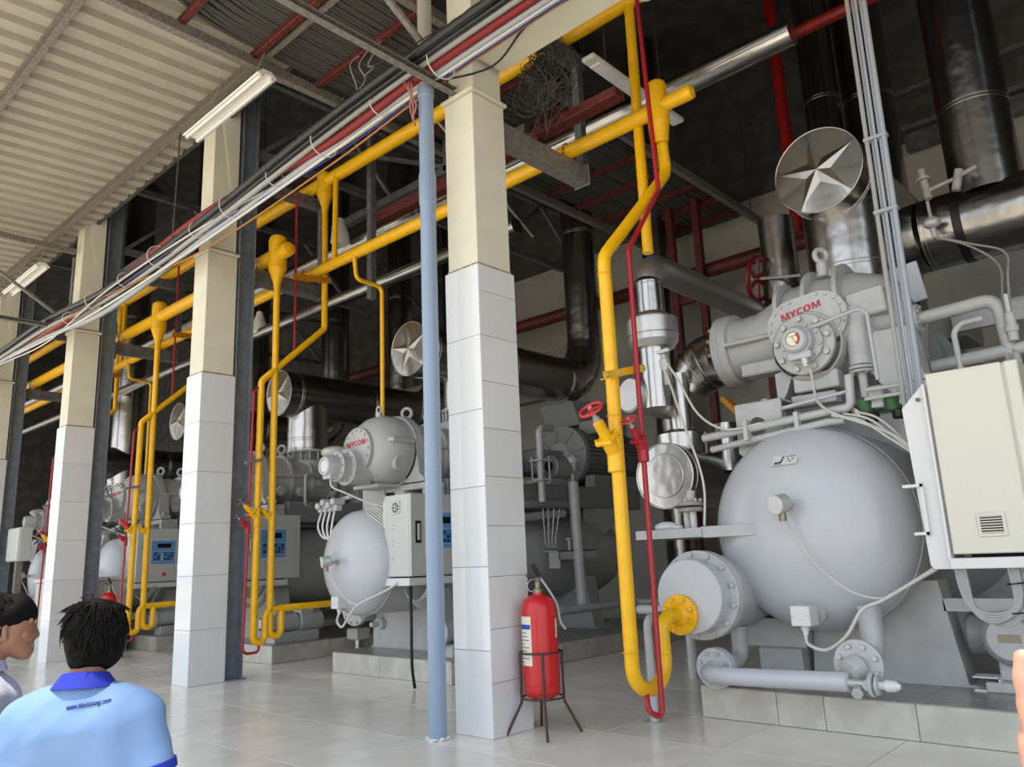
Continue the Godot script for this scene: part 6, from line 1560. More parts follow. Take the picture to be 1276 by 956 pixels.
	for k in 70:
		var c := P(rng.randf_range(0.02, 0.55), rng.randf_range(7.05, 7.75), rng.randf_range(-1.25, -0.85))
		var pts := []
		var e := rng.randf_range(0.08, 0.24)
		var b := Basis.from_euler(P(rng.randf_range(-0.7, 0.7), rng.randf_range(-0.7, 0.7), rng.randf_range(-3, 3)))
		var n := rng.randi_range(5, 9)
		for j in n: pts.append(c + b * P(cos(j * 1.1) * e * rng.randf_range(0.7, 1.2), sin(j * 1.1) * e * rng.randf_range(0.7, 1.2), rng.randf_range(-0.05, 0.05)))
		if k % 4 == 0: pts.append(c + P(rng.randf_range(-0.15, 0.25), -rng.randf_range(0.3, 0.65), 0))
		tg.cable(pts, rng.randf_range(0.004, 0.008), 4, 4)
	tag(put("wire_tangle", tg, "wire_old"), "tangle of old loose wires under the cream beam beside the nearest column", "wires", "", "stuff")
	one("tray_beam", G.new().bx(-0.15, 6.88, -1.45, 1.1, 7.0, -1.25, 0.01), "red_steel", "dull red beam under the tangle of old wires", "beam")
	for k in 3: one("loose_wire", G.new().cable([P(-0.62 + 0.06 * k, 7.12, 0.36), P(-0.5 - 0.06 * k, 6.98 + 0.05 * k, 0.46), P(-0.58 + 0.05 * k, 6.75, 0.42), P(-0.52 - 0.03 * k, 6.5 + 0.06 * k, 0.4)], 0.012), "cable_pink", "pinkish loose wire hanging at the top of the downpipe", "wire", "loose wires at the top of the downpipe")
	for k in 3: one("loose_wire", G.new().cable([P(-2.9 + 0.25 * k, 9.12, -0.6), P(-2.95 + 0.22 * k, 8.9 - 0.1 * k, -0.45), P(-2.85 + 0.2 * k, 8.45 + 0.1 * k, -0.5), P(-3.0 + 0.24 * k, 8.1 + 0.2 * k, -0.4)], 0.011), "cable_grey", "loose grey wire dangling below the dark corrugated roof strip", "wire", "loose wires below the roof strip")
	one("loose_wire", G.new().cable([P(-0.9, 7.25, 0.75), P(0.6, 7.28, 0.55), P(1.6, 7.5, 0.2), P(3.0, 7.7, 0.1)], 0.008), "cable_black", "thin dark wire crossing under the cream beam, upper one", "wire")
	one("loose_wire", G.new().cable([P(-0.3, 7.0, 0.3), P(0.25, 7.12, -0.1), P(0.8, 7.36, -0.1), P(1.6, 7.34, -0.1), P(3.0, 7.33, -0.1)], 0.012), "cable_black", "dark cable creeping along the underside of the cream beam", "wire")
	# steel of the hall roof
	one("hall_truss", G.new().bx(-4.0, 8.6, -3.35, -3.9, 9.2, -3.25).bx(-7.5, 8.55, -3.4, -2.0, 8.7, -3.25).bar(P(-4.0, 8.7, -3.3), P(-7.4, 10.4, -3.3), 0.08, 0.08), "steel_dark", "dark steel truss chord above the high silver pipe", "truss")
	for i in range(1, 4):
		var x: float = COLX[i] - 0.16
		var g := G.new().bx(x - 0.06, 9.0, -10.8, x + 0.06, 9.14, -0.9).bx(x - 0.06, 10.6, -10.8, x + 0.06, 10.74, -0.9)
		for j in 6: g.bar(P(x, 9.1 if j % 2 == 0 else 10.65, -1.0 - j * 1.6), P(x, 10.65 if j % 2 == 0 else 9.1, -2.6 - j * 1.6), 0.08, 0.08, Vector3.RIGHT)
		one("roof_truss", g, "steel_dark", ["", "dark steel roof truss above the second column", "dark steel roof truss above the third column", "dark steel roof truss above the column at the left edge"][i], "truss")
	one("red_channel", G.new().bx(-5.4, 7.78, -2.75, -1.2, 7.98, -2.6, 0.006), "red_steel", "dull red steel channel behind the downpipe, above the yellow header", "beam")
	one("steel_hanger", G.new().bx(-5.25, 6.3, -2.6, -5.12, 13.9, -2.48, 0.004), "steel_dark", "dark hanger post at the end of the dull red channel", "post")
	one("thin_stay", G.new().bar(P(-2.9, 9.1, -1.4), P(-2.9, 7.3, -4.4), 0.03, 0.03), "cable_grey", "thin pale stay rod slanting behind the downpipe", "rod")
	one("cable_shelf", G.new().bx(-12, 6.2, -8.6, -5.3, 6.45, -8.3).bx(-12, 5.4, -8.9, -5.3, 5.6, -8.6), "steel_grey", "grey cable shelves far behind the two yellow risers", "shelf")
	one("wall_louvre", G.new().bx(1.9, 9.4, -10.8, 4.2, 9.75, -10.6).bx(1.9, 9.8, -10.8, 4.2, 9.9, -10.5).bx(1.9, 10.6, -10.8, 4.2, 10.7, -10.5), "steel_dark", "dark ledge high on the rear wall behind the vertical conduits", "ledge")

func lamp(o: Vector3, l: float, label: String) -> void:
	var t := thing("tube_lamp", label, "lamp", o)
	var h := l * 0.5
	put("case", G.new().ext(PackedVector2Array([Vector2(-0.07, 0.08), Vector2(0.07, 0.08), Vector2(0.15, 0.0), Vector2(0.135, -0.014), Vector2(0.04, 0.016), Vector2(-0.04, 0.016), Vector2(-0.135, -0.014), Vector2(-0.15, 0.0)]), o + P(-h, 0, 0), Basis(Vector3.BACK, Vector3.UP, Vector3.RIGHT), l), "lamp_case", t)
	for s in [-1, 1]:
		put("tube", G.new().cyl(o + P(-h + 0.05, -0.022, s * 0.084), o + P(h - 0.05, -0.022, s * 0.084), 0.024, 14), "lamp_tube", t)
		for e in [-1, 1]: put("holder", G.new().bx(o.x + e * (h - 0.03) - 0.025, o.y - 0.05, o.z + s * 0.084 - 0.025, o.x + e * (h - 0.03) + 0.025, o.y + 0.005, o.z + s * 0.084 + 0.025, 0.006), "lamp_case", t)
	for e in [-0.55, 0.55]: put("hook", G.new().cable([o + P(e * l * 0.6, 0.06, 0), o + P(e * l * 0.6, 0.3, -0.05), o + P(e * l * 0.6, 0.88, -0.25)], 0.008), "bolt", t)

# ---------------------------------------------------------------- small things by the columns
func extinguisher(o: Vector3, turn: float, k: int) -> void:
	var t := thing("fire_extinguisher", ["large red fire extinguisher standing in a rusty ring stand beside the nearest white column", "red fire extinguisher partly hidden behind the man in the blue shirt"][k], "extinguisher", o)
	var b := Basis(Vector3.UP, turn)
	put("cylinder", G.new().lathe(o, Vector3.UP, [[0, 0.0], [0.14, 0.0], [0.165, 0.02], [0.178, 0.05], [0.178, 0.10], [0.174, 0.105], [0.174, 0.115], [0.178, 0.12], [0.178, 0.80], [0.172, 0.85], [0.15, 0.91], [0.11, 0.945], [0.055, 0.955], [0.05, 0.98], [0, 0.98]], 40), "extinguisher", t)
	put("neck", G.new().cyl(o + P(0, 0.97, 0), o + P(0, 1.02, 0), 0.05, 16, 0.006).cyl(o + P(0, 1.02, 0), o + P(0, 1.08, 0), 0.03, 12), "brass", t)
	put("valve_head", G.new().box(o + P(0, 1.10, 0), P(0.06, 0.07, 0.05), 0.01, b), "bolt_dark", t)
	put("handle", G.new().bar(o + b * P(0.02, 1.13, 0), o + b * P(-0.05, 1.26, 0), 0.04, 0.03, Vector3.BACK, 0.006).bar(o + b * P(0.0, 1.11, 0), o + b * P(-0.12, 1.15, 0), 0.035, 0.012, Vector3.UP), "black", t)
	put("carry_ring", G.new().ring(o + P(-0.04, 1.05, 0.03), Vector3(0.3, 0.2, 1), 0.06, 0.005, 18, 5), "bolt", t)
	put("hose", G.new().cable([o + b * P(0.03, 1.12, 0), o + b * P(0.10, 1.02, 0.02), o + b * P(0.185, 0.86, 0.02), o + b * P(0.21, 0.7, 0.02), o + b * P(0.26, 0.62, 0.02)], 0.013, 8), "cable_grey", t)
	# wrap-around paper label: blue band, lines of small print
	var a0 := -0.92 if k == 0 else 0.2
	var L := put("paper_label", G.new().lathe(o, Vector3.UP, [[0.1795, 0.30], [0.1795, 0.76]], 18, a0, a0 + 1.14), "label_paper", t)
	put("blue_band", G.new().lathe(o, Vector3.UP, [[0.1802, 0.64], [0.1802, 0.685]], 18, a0 + 0.02, a0 + 1.10), "label_blue", L)
	for j in 9: put("print_line", G.new().lathe(o, Vector3.UP, [[0.1802, 0.33 + j * 0.034], [0.1802, 0.337 + j * 0.034]], 10, a0 + 0.1, a0 + 0.6 + 0.4 * absf(sin(j * 1.9))), "label_ink", L)
	put("side_label", G.new().lathe(o, Vector3.UP, [[0.1795, 0.55], [0.1795, 0.73]], 8, a0 + 2.66, a0 + 2.84), "label_paper", t)
	# chalk mark on the shoulder
	put("chalk_mark", G.new().cable([o + b * P(-0.08, 0.91, 0.115), o + b * P(-0.04, 0.93, 0.10), o + b * P(0.0, 0.93, 0.105), o + b * P(0.01, 0.90, 0.13), o + b * P(-0.04, 0.885, 0.14), o + b * P(0.0, 0.86, 0.155)], 0.004, 5), "white_paint", t)

func stand(o: Vector3, k := 0) -> void:
	var t := thing("ring_stand", ["rusty dark steel ring stand with four splayed legs beside the nearest white column", "rusty ring stand of the farther extinguisher behind the man in blue"][k], "stand", P(o.x, 0, o.z))
	for y in [0.34, 0.76]: put("ring", G.new().ring(P(o.x, y, o.z), Vector3.UP, 0.205, 0.01, 36, 6), "rack", t)
	put("cross_bar", G.new().bar(P(o.x - 0.2, 0.335, o.z), P(o.x + 0.2, 0.335, o.z), 0.025, 0.008).bar(P(o.x, 0.335, o.z - 0.2), P(o.x, 0.335, o.z + 0.2), 0.025, 0.008), "rack", t)
	for q in 4:
		var a := TAU * (q + 0.5) / 4
		var e := P(cos(a), 0, sin(a))
		put("leg", G.new().tube([P(o.x, 0.77, o.z) + e * 0.207, P(o.x, 0.30, o.z) + e * 0.207, P(o.x, 0.005, o.z) + e * 0.365], 0.0135, 8, 0.06), "rack", t)

func small_things() -> void:
	stand(P(0.25, 0, -0.45))
	extinguisher(P(0.25, 0.345, -0.45), 0.65, 0)
	stand(P(-11.95, 0, -0.95), 1)
	extinguisher(P(-11.95, 0.345, -0.95), 0.65, 1)
	var t := thing("switch_cabinet", "low white steel cabinet at the left edge beyond the second man", "cabinet", P(-15.0, 0, -1.2))
	put("body", G.new().bx(-16.6, 0, -1.9, -13.3, 1.55, -0.95, 0.02), "cabinet_grey", t)
	put("lid", G.new().bx(-16.65, 1.55, -1.95, -13.25, 1.63, -0.9, 0.01), "white_paint", t)
	t = thing("wall_box", "grey steel box with a hinged door at the left edge below the star end cap", "box", P(-17.8, 0, -0.85))
	put("body", G.new().bx(-18.3, 2.1, -1.0, -17.35, 2.95, -0.72, 0.01), "cabinet_grey", t)
	put("door", G.new().bx(-18.28, 2.12, -0.72, -17.37, 2.93, -0.69, 0.008), "cabinet_grey", t)
	put("post", G.new().bx(-17.9, 0.0, -0.95, -17.75, 2.1, -0.8), "steel_grey", t)
	t = thing("bollard", "short steel stub with a pale cap on the floor between two plinths", "bollard", P(-7.2, 0, -3.9))
	put("post", G.new().cyl(P(-7.0, 0, -3.6), P(-7.0, 0.3, -3.6), 0.09, 18), "chrome", t)
	put("cap", G.new().bx(-7.16, 0.3, -3.76, -6.84, 0.5, -3.44, 0.02), "plinth_tile_0", t)

# ---------------------------------------------------------------- people
# smooth union of tapered capsules [a, b, ra, rb] meshed with surface nets; xf places the result
func skin_mesh(caps: Array, cell: float, k: float, xf: Transform3D, bump := 0) -> G:
	var lo := Vector3.INF
	var hi := -Vector3.INF
	for c in caps:
		var m: float = maxf(c[2], c[3]) + k + cell * 2.0
		lo = lo.min((c[0] as Vector3).min(c[1]) - Vector3.ONE * m)
		hi = hi.max((c[0] as Vector3).max(c[1]) + Vector3.ONE * m)
	var nx := int((hi.x - lo.x) / cell) + 2
	var ny := int((hi.y - lo.y) / cell) + 2
	var nz := int((hi.z - lo.z) / cell) + 2
	var f := PackedFloat32Array()
	f.resize(nx * ny * nz)
	f.fill(k * 2.0 + cell * 2.0)
	for c in caps:
		var a: Vector3 = c[0]
		var ba: Vector3 = c[1] - c[0]
		var ra: float = c[2]
		var rb: float = c[3]
		var m: float = maxf(ra, rb) + k + cell * 2.0
		var l := ((a.min(c[1]) - Vector3.ONE * m - lo) / cell).floor()
		var h := ((a.max(c[1]) + Vector3.ONE * m - lo) / cell).ceil()
		var bb := maxf(ba.length_squared(), 1e-9)
		for iz in range(maxi(int(l.z), 0), mini(int(h.z) + 1, nz)):
			for iy in range(maxi(int(l.y), 0), mini(int(h.y) + 1, ny)):
				var id := (iz * ny + iy) * nx
				for ix in range(maxi(int(l.x), 0), mini(int(h.x) + 1, nx)):
					var p := lo + Vector3(ix, iy, iz) * cell
					var t := clampf((p - a).dot(ba) / bb, 0.0, 1.0)
					var d := (p - a - ba * t).length() - lerpf(ra, rb, t)
					var e := f[id + ix]
					var q := maxf(k - absf(d - e), 0.0) / k
					f[id + ix] = minf(d, e) - q * q * k * 0.25
	if bump > 0:
		for iz in nz:
			for iy in ny:
				for ix in nx:
					var id := (iz * ny + iy) * nx + ix
					if absf(f[id]) < 0.04:
						var p := lo + Vector3(ix, iy, iz) * cell
						if bump == 1: f[id] += 0.0022 * sin(p.x * 95.0 + sin(p.y * 40.0) * 1.5) * sin(p.z * 85.0 + p.y * 25.0)
						else: f[id] += 0.0022 * sin(p.y * 55.0 + p.x * 38.0) * sin(p.x * 21.0 + p.z * 30.0)
	var g := G.new()
	var vi := PackedInt32Array()
	vi.resize(nx * ny * nz)
	vi.fill(-1)
	var V := PackedVector3Array()
	var N := PackedVector3Array()
	var sy := nx
	var sz := nx * ny
	var off := [0, 1, sy, sy + 1, sz, sz + 1, sz + sy, sz + sy + 1]
	var ed := [[0, 1], [2, 3], [4, 5], [6, 7], [0, 2], [1, 3], [4, 6], [5, 7], [0, 4], [1, 5], [2, 6], [3, 7]]
	for iz in nz - 1:
		for iy in ny - 1:
			for ix in nx - 1:
				var id := iz * sz + iy * sy + ix
				var s := 0
				for q in 8:
					if f[id + off[q]] < 0.0: s += 1
				if s == 0 or s == 8: continue
				var sum := Vector3.ZERO
				var cnt := 0
				for e in ed:
					var fa := f[id + off[e[0]]]
					var fb := f[id + off[e[1]]]
					if (fa < 0.0) != (fb < 0.0):
						var t := fa / (fa - fb)
						var pa := Vector3(e[0] & 1, (e[0] >> 1) & 1, e[0] >> 2)
						var pb := Vector3(e[1] & 1, (e[1] >> 1) & 1, e[1] >> 2)
						sum += pa.lerp(pb, t)
						cnt += 1
				vi[id] = V.size()
				V.append(xf * (lo + (Vector3(ix, iy, iz) + sum / cnt) * cell))
				var gr := Vector3(
					f[id + 1] - f[id] + f[id + sy + 1] - f[id + sy] + f[id + sz + 1] - f[id + sz] + f[id + sz + sy + 1] - f[id + sz + sy],
					f[id + sy] - f[id] + f[id + sy + 1] - f[id + 1] + f[id + sz + sy] - f[id + sz] + f[id + sz + sy + 1] - f[id + sz + 1],
					f[id + sz] - f[id] + f[id + sz + 1] - f[id + 1] + f[id + sz + sy] - f[id + sy] + f[id + sz + sy + 1] - f[id + sy + 1])
				N.append((xf.basis * gr).normalized())
	for iz in range(1, nz - 1):
		for iy in range(1, ny - 1):
			for ix in range(1, nx - 1):
				var id := iz * sz + iy * sy + ix
				var fa := f[id] < 0.0
				for q in [[1, sy, sz], [sy, sz, 1], [sz, 1, sy]]:
					if (f[id + q[0]] < 0.0) != fa:
						var a := vi[id]
						var b := vi[id - q[1]]
						var c := vi[id - q[1] - q[2]]
						var d := vi[id - q[2]]
						if a >= 0 and b >= 0 and c >= 0 and d >= 0: g.quad(V[a], V[b], V[c], V[d], N[a], N[b], N[c], N[d])
	return g

# where the surface of that union lies, coming from behind (towards +z)
func back_of(caps: Array, k: float, x: float, y: float) -> float:
	var z := -0.3
	for it in 60:
		var e := 1.0
		for c in caps:
			var a: Vector3 = c[0]
			var ba: Vector3 = c[1] - c[0]
			var p := P(x, y, z)
			var t := clampf((p - a).dot(ba) / maxf(ba.length_squared(), 1e-9), 0.0, 1.0)
			var d: float = (p - a - ba * t).length() - lerpf(c[2], c[3], t)
			var q := maxf(k - absf(d - e), 0.0) / k
			e = minf(d, e) - q * q * k * 0.25
		if e < 0.0004: break
		z += e * 0.7
	return z

func cap(a: Vector3, b: Vector3, ra: float, rb := -1.0) -> Array:
	return [a, b, ra, ra if rb < 0.0 else rb]

# a hand of five fingers; wrist at the origin, fingers along +y, palm facing +z, thumb on side s (-1 left, 1 right); curl per finger
func hand_caps(s: float, curl: Array) -> Array:
	var c := []
	for k in 4:
		var x := s * (0.032 - k * 0.0215)
		c.append(cap(P(x * 0.55, 0.015, 0), P(x, 0.088 - 0.004 * absf(k - 1.3), 0), 0.015, 0.0125))
	for k in 4:
		var x := s * (0.032 - k * 0.0215)
		var ln: float = [0.074, 0.082, 0.076, 0.06][k]
		var o := P(x, 0.09 - 0.004 * absf(k - 1.3), 0)
		var an := 0.0
		for j in 3:
			an += curl[k] * [0.75, 1.0, 0.7][j]
			var d: Vector3 = P(s * (0.10 - 0.07 * k) * (1.0 - curl[k] * 0.5), cos(an), sin(an)).normalized() * ln * [0.46, 0.30, 0.24][j]
			c.append(cap(o, o + d, [0.0092, 0.0085, 0.0078][j], [0.0085, 0.0078, 0.0066][j]))
			o += d
	var th := P(s * 0.026, 0.022, 0.006)
	for q in [[s * 0.030, 0.030, 0.016], [s * 0.016, 0.030, 0.010], [s * 0.006, 0.024, 0.008]]:
		c.append(cap(th, th + P(q[0], q[1], q[2]), 0.0125 if q[1] > 0.025 and q[2] > 0.012 else 0.0098, 0.009))
		th += P(q[0], q[1], q[2])
	return c

# standing man, local axes: x to his left, z forward. H is the height of the top of the head
func person(label: String, at: Vector3, yaw: float, s: float, head_turn: float, shirt: String, collar: String, cuff: String, hair_len: float) -> Dictionary:
	var t := thing("person", label, "person", at)
	var xf := Transform3D(Basis(Vector3.UP, yaw).scaled(Vector3.ONE * s), at)
	# skin: head, neck, arms, hands, one surface
	var hb := Basis(Vector3.UP, head_turn)
	var hc := P(0, 1.50, 0.045)
	var body := []
	body.append(cap(P(0, 1.33, -0.015), P(0, 1.46, 0.02), 0.056, 0.055))
	for q in [[P(0, 0.035, -0.028), P(0, 0.03, 0.025), 0.076, 0.072], [P(0, -0.01, 0.03), P(0, -0.065, 0.058), 0.064, 0.040], [P(0.03, -0.04, 0.03), P(0.012, -0.085, 0.07), 0.035, 0.024], [P(-0.03, -0.04, 0.03), P(-0.012, -0.085, 0.07), 0.035, 0.024]]:
		body.append([hc + hb * q[0], hc + hb * q[1], q[2], q[3]])
	for sd in [1.0, -1.0]:
		body.append(cap(P(sd * 0.178, 1.235, -0.01), P(sd * 0.235, 1.02, -0.02), 0.048, 0.042))
		body.append(cap(P(sd * 0.235, 1.02, -0.02), P(sd * 0.245, 0.82, 0.07), 0.041, 0.028))
		body.append(cap(P(0, 1.2, 0), P(sd * 0.12, 1.28, 0), 0.09, 0.06))
	var g := skin_mesh(body, 0.011, 0.03, xf)
	var face := []
	for q in [[P(0, 0.008, 0.088), P(0, -0.030, 0.108), 0.008, 0.0115], [P(0.011, -0.034, 0.096), P(-0.011, -0.034, 0.096), 0.008, 0.008], [P(0.02, -0.062, 0.093), P(-0.02, -0.062, 0.093), 0.008, 0.008], [P(0.018, -0.071, 0.091), P(-0.018, -0.071, 0.091), 0.0085, 0.0085], [P(0.045, 0.026, 0.082), P(-0.045, 0.026, 0.082), 0.011, 0.011], [P(0.045, -0.022, 0.068), P(0.03, -0.03, 0.08), 0.014, 0.012], [P(-0.045, -0.022, 0.068), P(-0.03, -0.03, 0.08), 0.014, 0.012], [P(0, -0.098, 0.078), P(0, -0.095, 0.072), 0.02, 0.02]]:
		face.append([hc + hb * q[0], hc + hb * q[1], q[2], q[3]])
	face.append([hc + hb * P(0, 0.03, 0.02), hc + hb * P(0, -0.02, 0.05), 0.066, 0.058])
	g.add(skin_mesh(face, 0.005, 0.014, xf), Transform3D.IDENTITY)
	for sd in [1.0, -1.0]:
		var ear := []
		for j in 9:
			var a0 := -1.9 + j * 0.5
			var a1 := a0 + 0.5
			ear.append([hc + hb * P(sd * (0.078 + 0.006 * cos(a0)), -0.008 + sin(a0) * 0.028, -0.004 - cos(a0) * 0.016), hc + hb * P(sd * (0.078 + 0.006 * cos(a1)), -0.008 + sin(a1) * 0.028, -0.004 - cos(a1) * 0.016), 0.006, 0.006])
		ear.append([hc + hb * P(sd * 0.074, -0.03, 0.004), hc + hb * P(sd * 0.072, 0.01, 0.0), 0.011, 0.012])
		g.add(skin_mesh(ear, 0.0035, 0.006, xf), Transform3D.IDENTITY)
		var hx := xf * Transform3D(Basis(Vector3(sd * -0.15, 0, 1).normalized(), PI) * Basis(Vector3.UP, sd * 1.3), P(sd * 0.247, 0.80, 0.08))
		g.add(skin_mesh(hand_caps(sd, [0.35, 0.4, 0.45, 0.5]), 0.004, 0.009, hx), Transform3D.IDENTITY)
	put("body", g, "skin", t)
	var eg := G.new()
	for sd in [1.0, -1.0]: eg.ball(xf * (hc + hb * P(sd * 0.031, 0.006, 0.0755)), 0.012 * s, 12)
	put("eye", eg, "white_paint", t)
	var pg := G.new()
	for sd in [1.0, -1.0]: pg.ball(xf * (hc + hb * P(sd * 0.031, 0.006, 0.083)), 0.0056 * s, 8)
	put("pupil", pg, "black", t)
	var bg := G.new()
	for sd in [1.0, -1.0]: bg.sweep([xf * (hc + hb * P(sd * 0.014, 0.028, 0.096)), xf * (hc + hb * P(sd * 0.03, 0.034, 0.092)), xf * (hc + hb * P(sd * 0.05, 0.028, 0.078))], [0.003, 0.0045, 0.002], 6)
	put("eyebrow", bg, "hair", t)
	# hair: a cap with tousled locks
	var hair := [[hc + hb * P(0, 0.05, -0.035), hc + hb * P(0, 0.05, 0.03), 0.084, 0.075], [hc + hb * P(0.022, 0.0, -0.055), hc + hb * P(-0.022, -0.0, -0.055), 0.064, 0.064], [hc + hb * P(0.03, -0.045, -0.05), hc + hb * P(-0.03, -0.045, -0.05), 0.05, 0.05], [hc + hb * P(0.055, 0.05, 0.01), hc + hb * P(0.05, 0.0, -0.045), 0.032, 0.03], [hc + hb * P(-0.055, 0.05, 0.01), hc + hb * P(-0.05, 0.0, -0.045), 0.032, 0.03], [hc + hb * P(0.03, 0.085, 0.04), hc + hb * P(-0.035, 0.085, 0.042), 0.030, 0.030]]
	var hg := skin_mesh(hair, 0.005, 0.03, xf, 1)
	var rng := RandomNumberGenerator.new()
	rng.seed = int(at.x * 100)
	for k in 2000:
		var a := rng.randf_range(0, TAU)
		var u := rng.randf_range(-0.55, 1.0)
		var r := sqrt(maxf(0.0, 1.0 - u * u))
		var dir := P(cos(a) * r, u, sin(a) * r)
		if dir.z > (0.45 if u > 0.2 else -0.05) and u < 0.55: continue
		if absf(dir.x) > 0.75 and u < 0.1: continue
		var c0 := hc + hb * (P(0, 0.035, -0.02) + dir * P(0.092, 0.099, 0.108) * (1.0 if u > -0.2 else 0.93))
		var away := P(dir.x, 0, dir.z) + P(0.25, 0, -0.1)
		var dn := (away * (0.9 if u > 0.6 else 0.15) + P(rng.randf_range(-0.25, 0.25), -1.1 if u < 0.75 else -0.3, rng.randf_range(-0.25, 0.25))).normalized()
		var ln := rng.randf_range(0.035, 0.065) * hair_len
		var c1 := c0 + hb * (dn * ln * 0.5 + dir * 0.005)
		var c2 := c0 + hb * (dn * ln - dir * 0.001)
		if k < 18:
			c1 = c0 + hb * (dir * 0.012 + P(rng.randf_range(-0.01, 0.01), 0.004, 0))
			c2 = c0 + hb * (dir * 0.02 + P(rng.randf_range(-0.02, 0.02), -0.002, 0))
		hg.sweep([xf * (c0 - hb * dir * 0.004), xf * c1, xf * c2], [0.0022, 0.0019, 0.0006], 4, false)
	put("hair", hg, "hair", t)
	# shirt
	var sh := [cap(P(0.105, 1.26, -0.015), P(0.10, 0.86, 0.0), 0.095, 0.085), cap(P(-0.105, 1.26, -0.015), P(-0.10, 0.86, 0.0), 0.095, 0.085), cap(P(0, 1.24, 0.02), P(0, 0.9, 0.045), 0.105, 0.10), cap(P(0.165, 1.268, -0.012), P(0.02, 1.322, -0.03), 0.060, 0.066), cap(P(-0.165, 1.268, -0.012), P(-0.02, 1.322, -0.03), 0.060, 0.066), cap(P(0.08, 1.24, -0.05), P(-0.08, 1.24, -0.05), 0.075, 0.075)]
	for sd in [1.0, -1.0]: sh.append(cap(P(sd * 0.18, 1.258, -0.012), P(sd * 0.222, 1.10, -0.015), 0.064, 0.066))
	put("shirt", skin_mesh(sh, 0.011, 0.045, xf, 2), shirt, t)
	for sd in [1.0, -1.0]:
		if cuff != "":
			var cc := G.new().lathe(P(sd * 0.226, 1.085, -0.015), P(-sd * 0.04, 0.185, 0), [[0.069, 0.0], [0.0705, 0.004], [0.0705, 0.028], [0.067, 0.03], [0.06, 0.0], [0.069, 0.0]], 28)
			put("cuff", G.new().add(cc, xf), cuff, t)
	var col := G.new()
	var n := 36
	for j in n:
		var q := []
		for e in [j, j + 1]:
			var a: float = PI * 0.5 + 0.22 + (TAU - 0.44) * e / n
			var back := 0.5 - 0.5 * sin(a)
			var top := P(cos(a) * 0.064, 1.388 + 0.022 * back, -0.012 + sin(a) * 0.066)
			var low := P(cos(a) * (0.091 + 0.008 * (1 - back)), 1.352 + 0.012 * back, -0.020 + sin(a) * 0.088)
			q.append([top, low, P(cos(a), 0.5, sin(a)).normalized()])
		for w in [0.0, 0.004]:
			var o0: Vector3 = q[0][2] * w
			var o1: Vector3 = q[1][2] * w
			var A: Vector3 = q[0][0]
			var B: Vector3 = q[1][0]
			var C: Vector3 = q[1][1]
			var D: Vector3 = q[0][1]
			col.quad(A + o0, B + o1, C + o1, D + o0, q[0][2], q[1][2], q[1][2], q[0][2])
		col.quad(q[0][0], q[1][0], q[1][0] + q[1][2] * 0.004, q[0][0] + q[0][2] * 0.004, Vector3.UP, Vector3.UP, Vector3.UP, Vector3.UP)
		col.quad(q[0][1], q[1][1], q[1][1] + q[1][2] * 0.004, q[0][1] + q[0][2] * 0.004, Vector3.DOWN, Vector3.DOWN, Vector3.DOWN, Vector3.DOWN)
	put("collar", G.new().add(col, xf), collar, t)
	# trousers and shoes
	var tr := [cap(P(0.07, 0.90, 0.0), P(-0.07, 0.90, 0.0), 0.112, 0.112)]
	for sd in [1.0, -1.0]:
		tr.append(cap(P(sd * 0.085, 0.86, 0.0), P(sd * 0.095, 0.47, 0.01), 0.098, 0.068))
		tr.append(cap(P(sd * 0.095, 0.47, 0.01), P(sd * 0.10, 0.08, -0.02), 0.067, 0.058))
	put("trousers", skin_mesh(tr, 0.014, 0.03, xf), "trousers", t)
	for sd in [1.0, -1.0]:
		put("shoe", skin_mesh([cap(P(sd * 0.10, 0.045, -0.05), P(sd * 0.115, 0.032, 0.15), 0.044, 0.031), cap(P(sd * 0.10, 0.03, -0.05), P(sd * 0.115, 0.026, 0.13), 0.03, 0.03)], 0.008, 0.02, xf), "shoe", t)
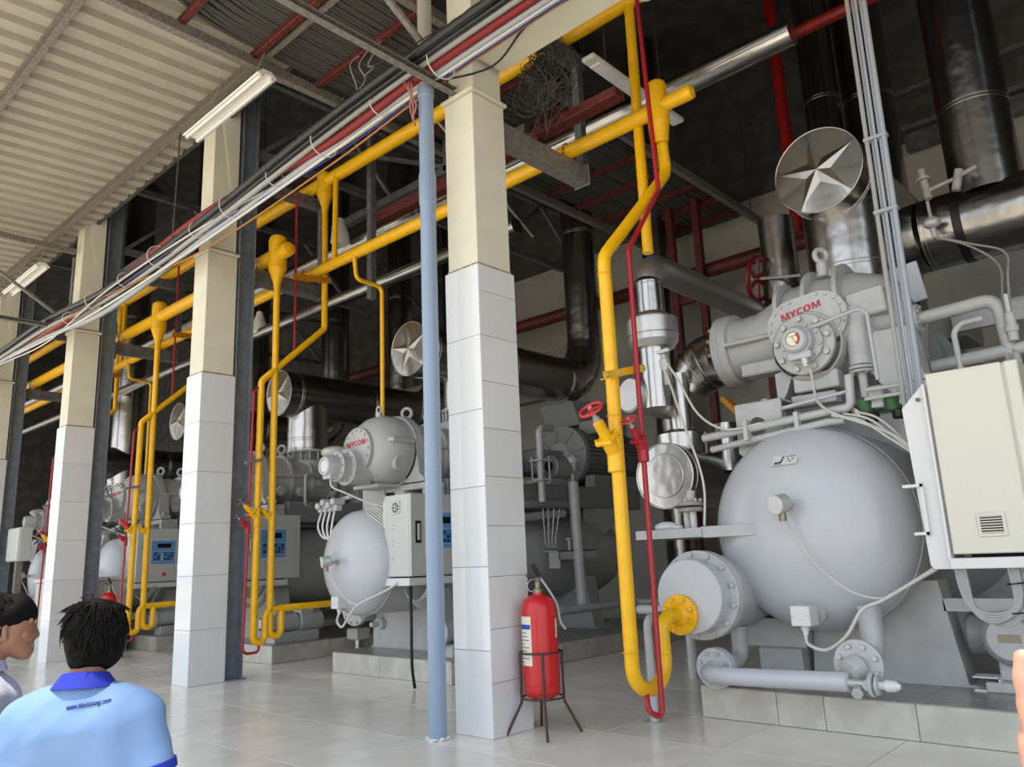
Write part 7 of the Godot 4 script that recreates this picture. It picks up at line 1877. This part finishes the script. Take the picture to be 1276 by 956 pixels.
	return {"thing": t, "xf": xf, "shirt": sh}

func people() -> void:
	var a := person("man seen from behind in a light blue polo shirt with dark blue collar", P(2.756, 0, 4.655), PI + 0.92, 0.985, 0.38, "shirt_blue", "shirt_navy", "shirt_navy", 1.0)
	var xf: Transform3D = a["xf"]
	# web address printed across the back of the shirt
	var lt := lettering("www.tientatang.com", Vector3.ZERO, Basis.IDENTITY, 0.0135, 0.004, true, 0.66)
	var bent := G.new()
	for k in range(0, lt.ix.size(), 3):
		var q := []
		for j in 3:
			var p := lt.v[lt.ix[k + j]]
			var lx := -p.x - 0.045
			var ly := 1.318 + p.y + p.x * 0.10
			q.append(xf * P(lx, ly, back_of(a["shirt"], 0.045, lx, ly) - 0.0016 - p.z * 0.2))
		var nn := xf.basis * P(0, 0.2, -1)
		bent.tri(q[0], q[1], q[2], nn, nn, nn)
	put("shirt_print", bent, "shirt_ink", a["thing"])
	person("man at the left edge with black hair, seen in profile in a pale patterned shirt", P(2.06, 0, 4.76), PI - 0.30, 1.0, 0.05, "shirt_print", "shirt_print", "", 0.55)
	# the hand that points into the picture at the right edge
	var t := thing("person", "raised fingertip of a pointing hand cut by the lower right corner", "person", P(5.5, 1.2, 5.2))
	var tip := P(5.4305, 1.597, 4.991)
	var fwd := P(-0.6556, 0.2171, -0.7232)
	var up := P(0.1771, 0.9753, 0.1322)
	var rt := P(0.734, -0.0414, -0.6779)
	var hx := Transform3D(Basis(rt, up, -fwd) * Basis(Vector3.BACK, 0.0) * Basis(Vector3.UP, PI), tip + rt * 0.042 - up * 0.142)
	var cp := hand_caps(-1.0, [0.06, 0.05, 0.05, 0.08])
	cp.append(cap(P(0, 0.02, 0), P(0, -0.22, 0.02), 0.026, 0.038))
	put("hand", skin_mesh(cp, 0.003, 0.008, hx), "skin_pale", t)
	put("fingernail", G.new().ball(tip - fwd * 0.0035 - up * 0.004 + rt * 0.002, 0.0052, 14, P(0.85, 1.25, 0.45), Basis(rt, up, -fwd)), "nail", t)
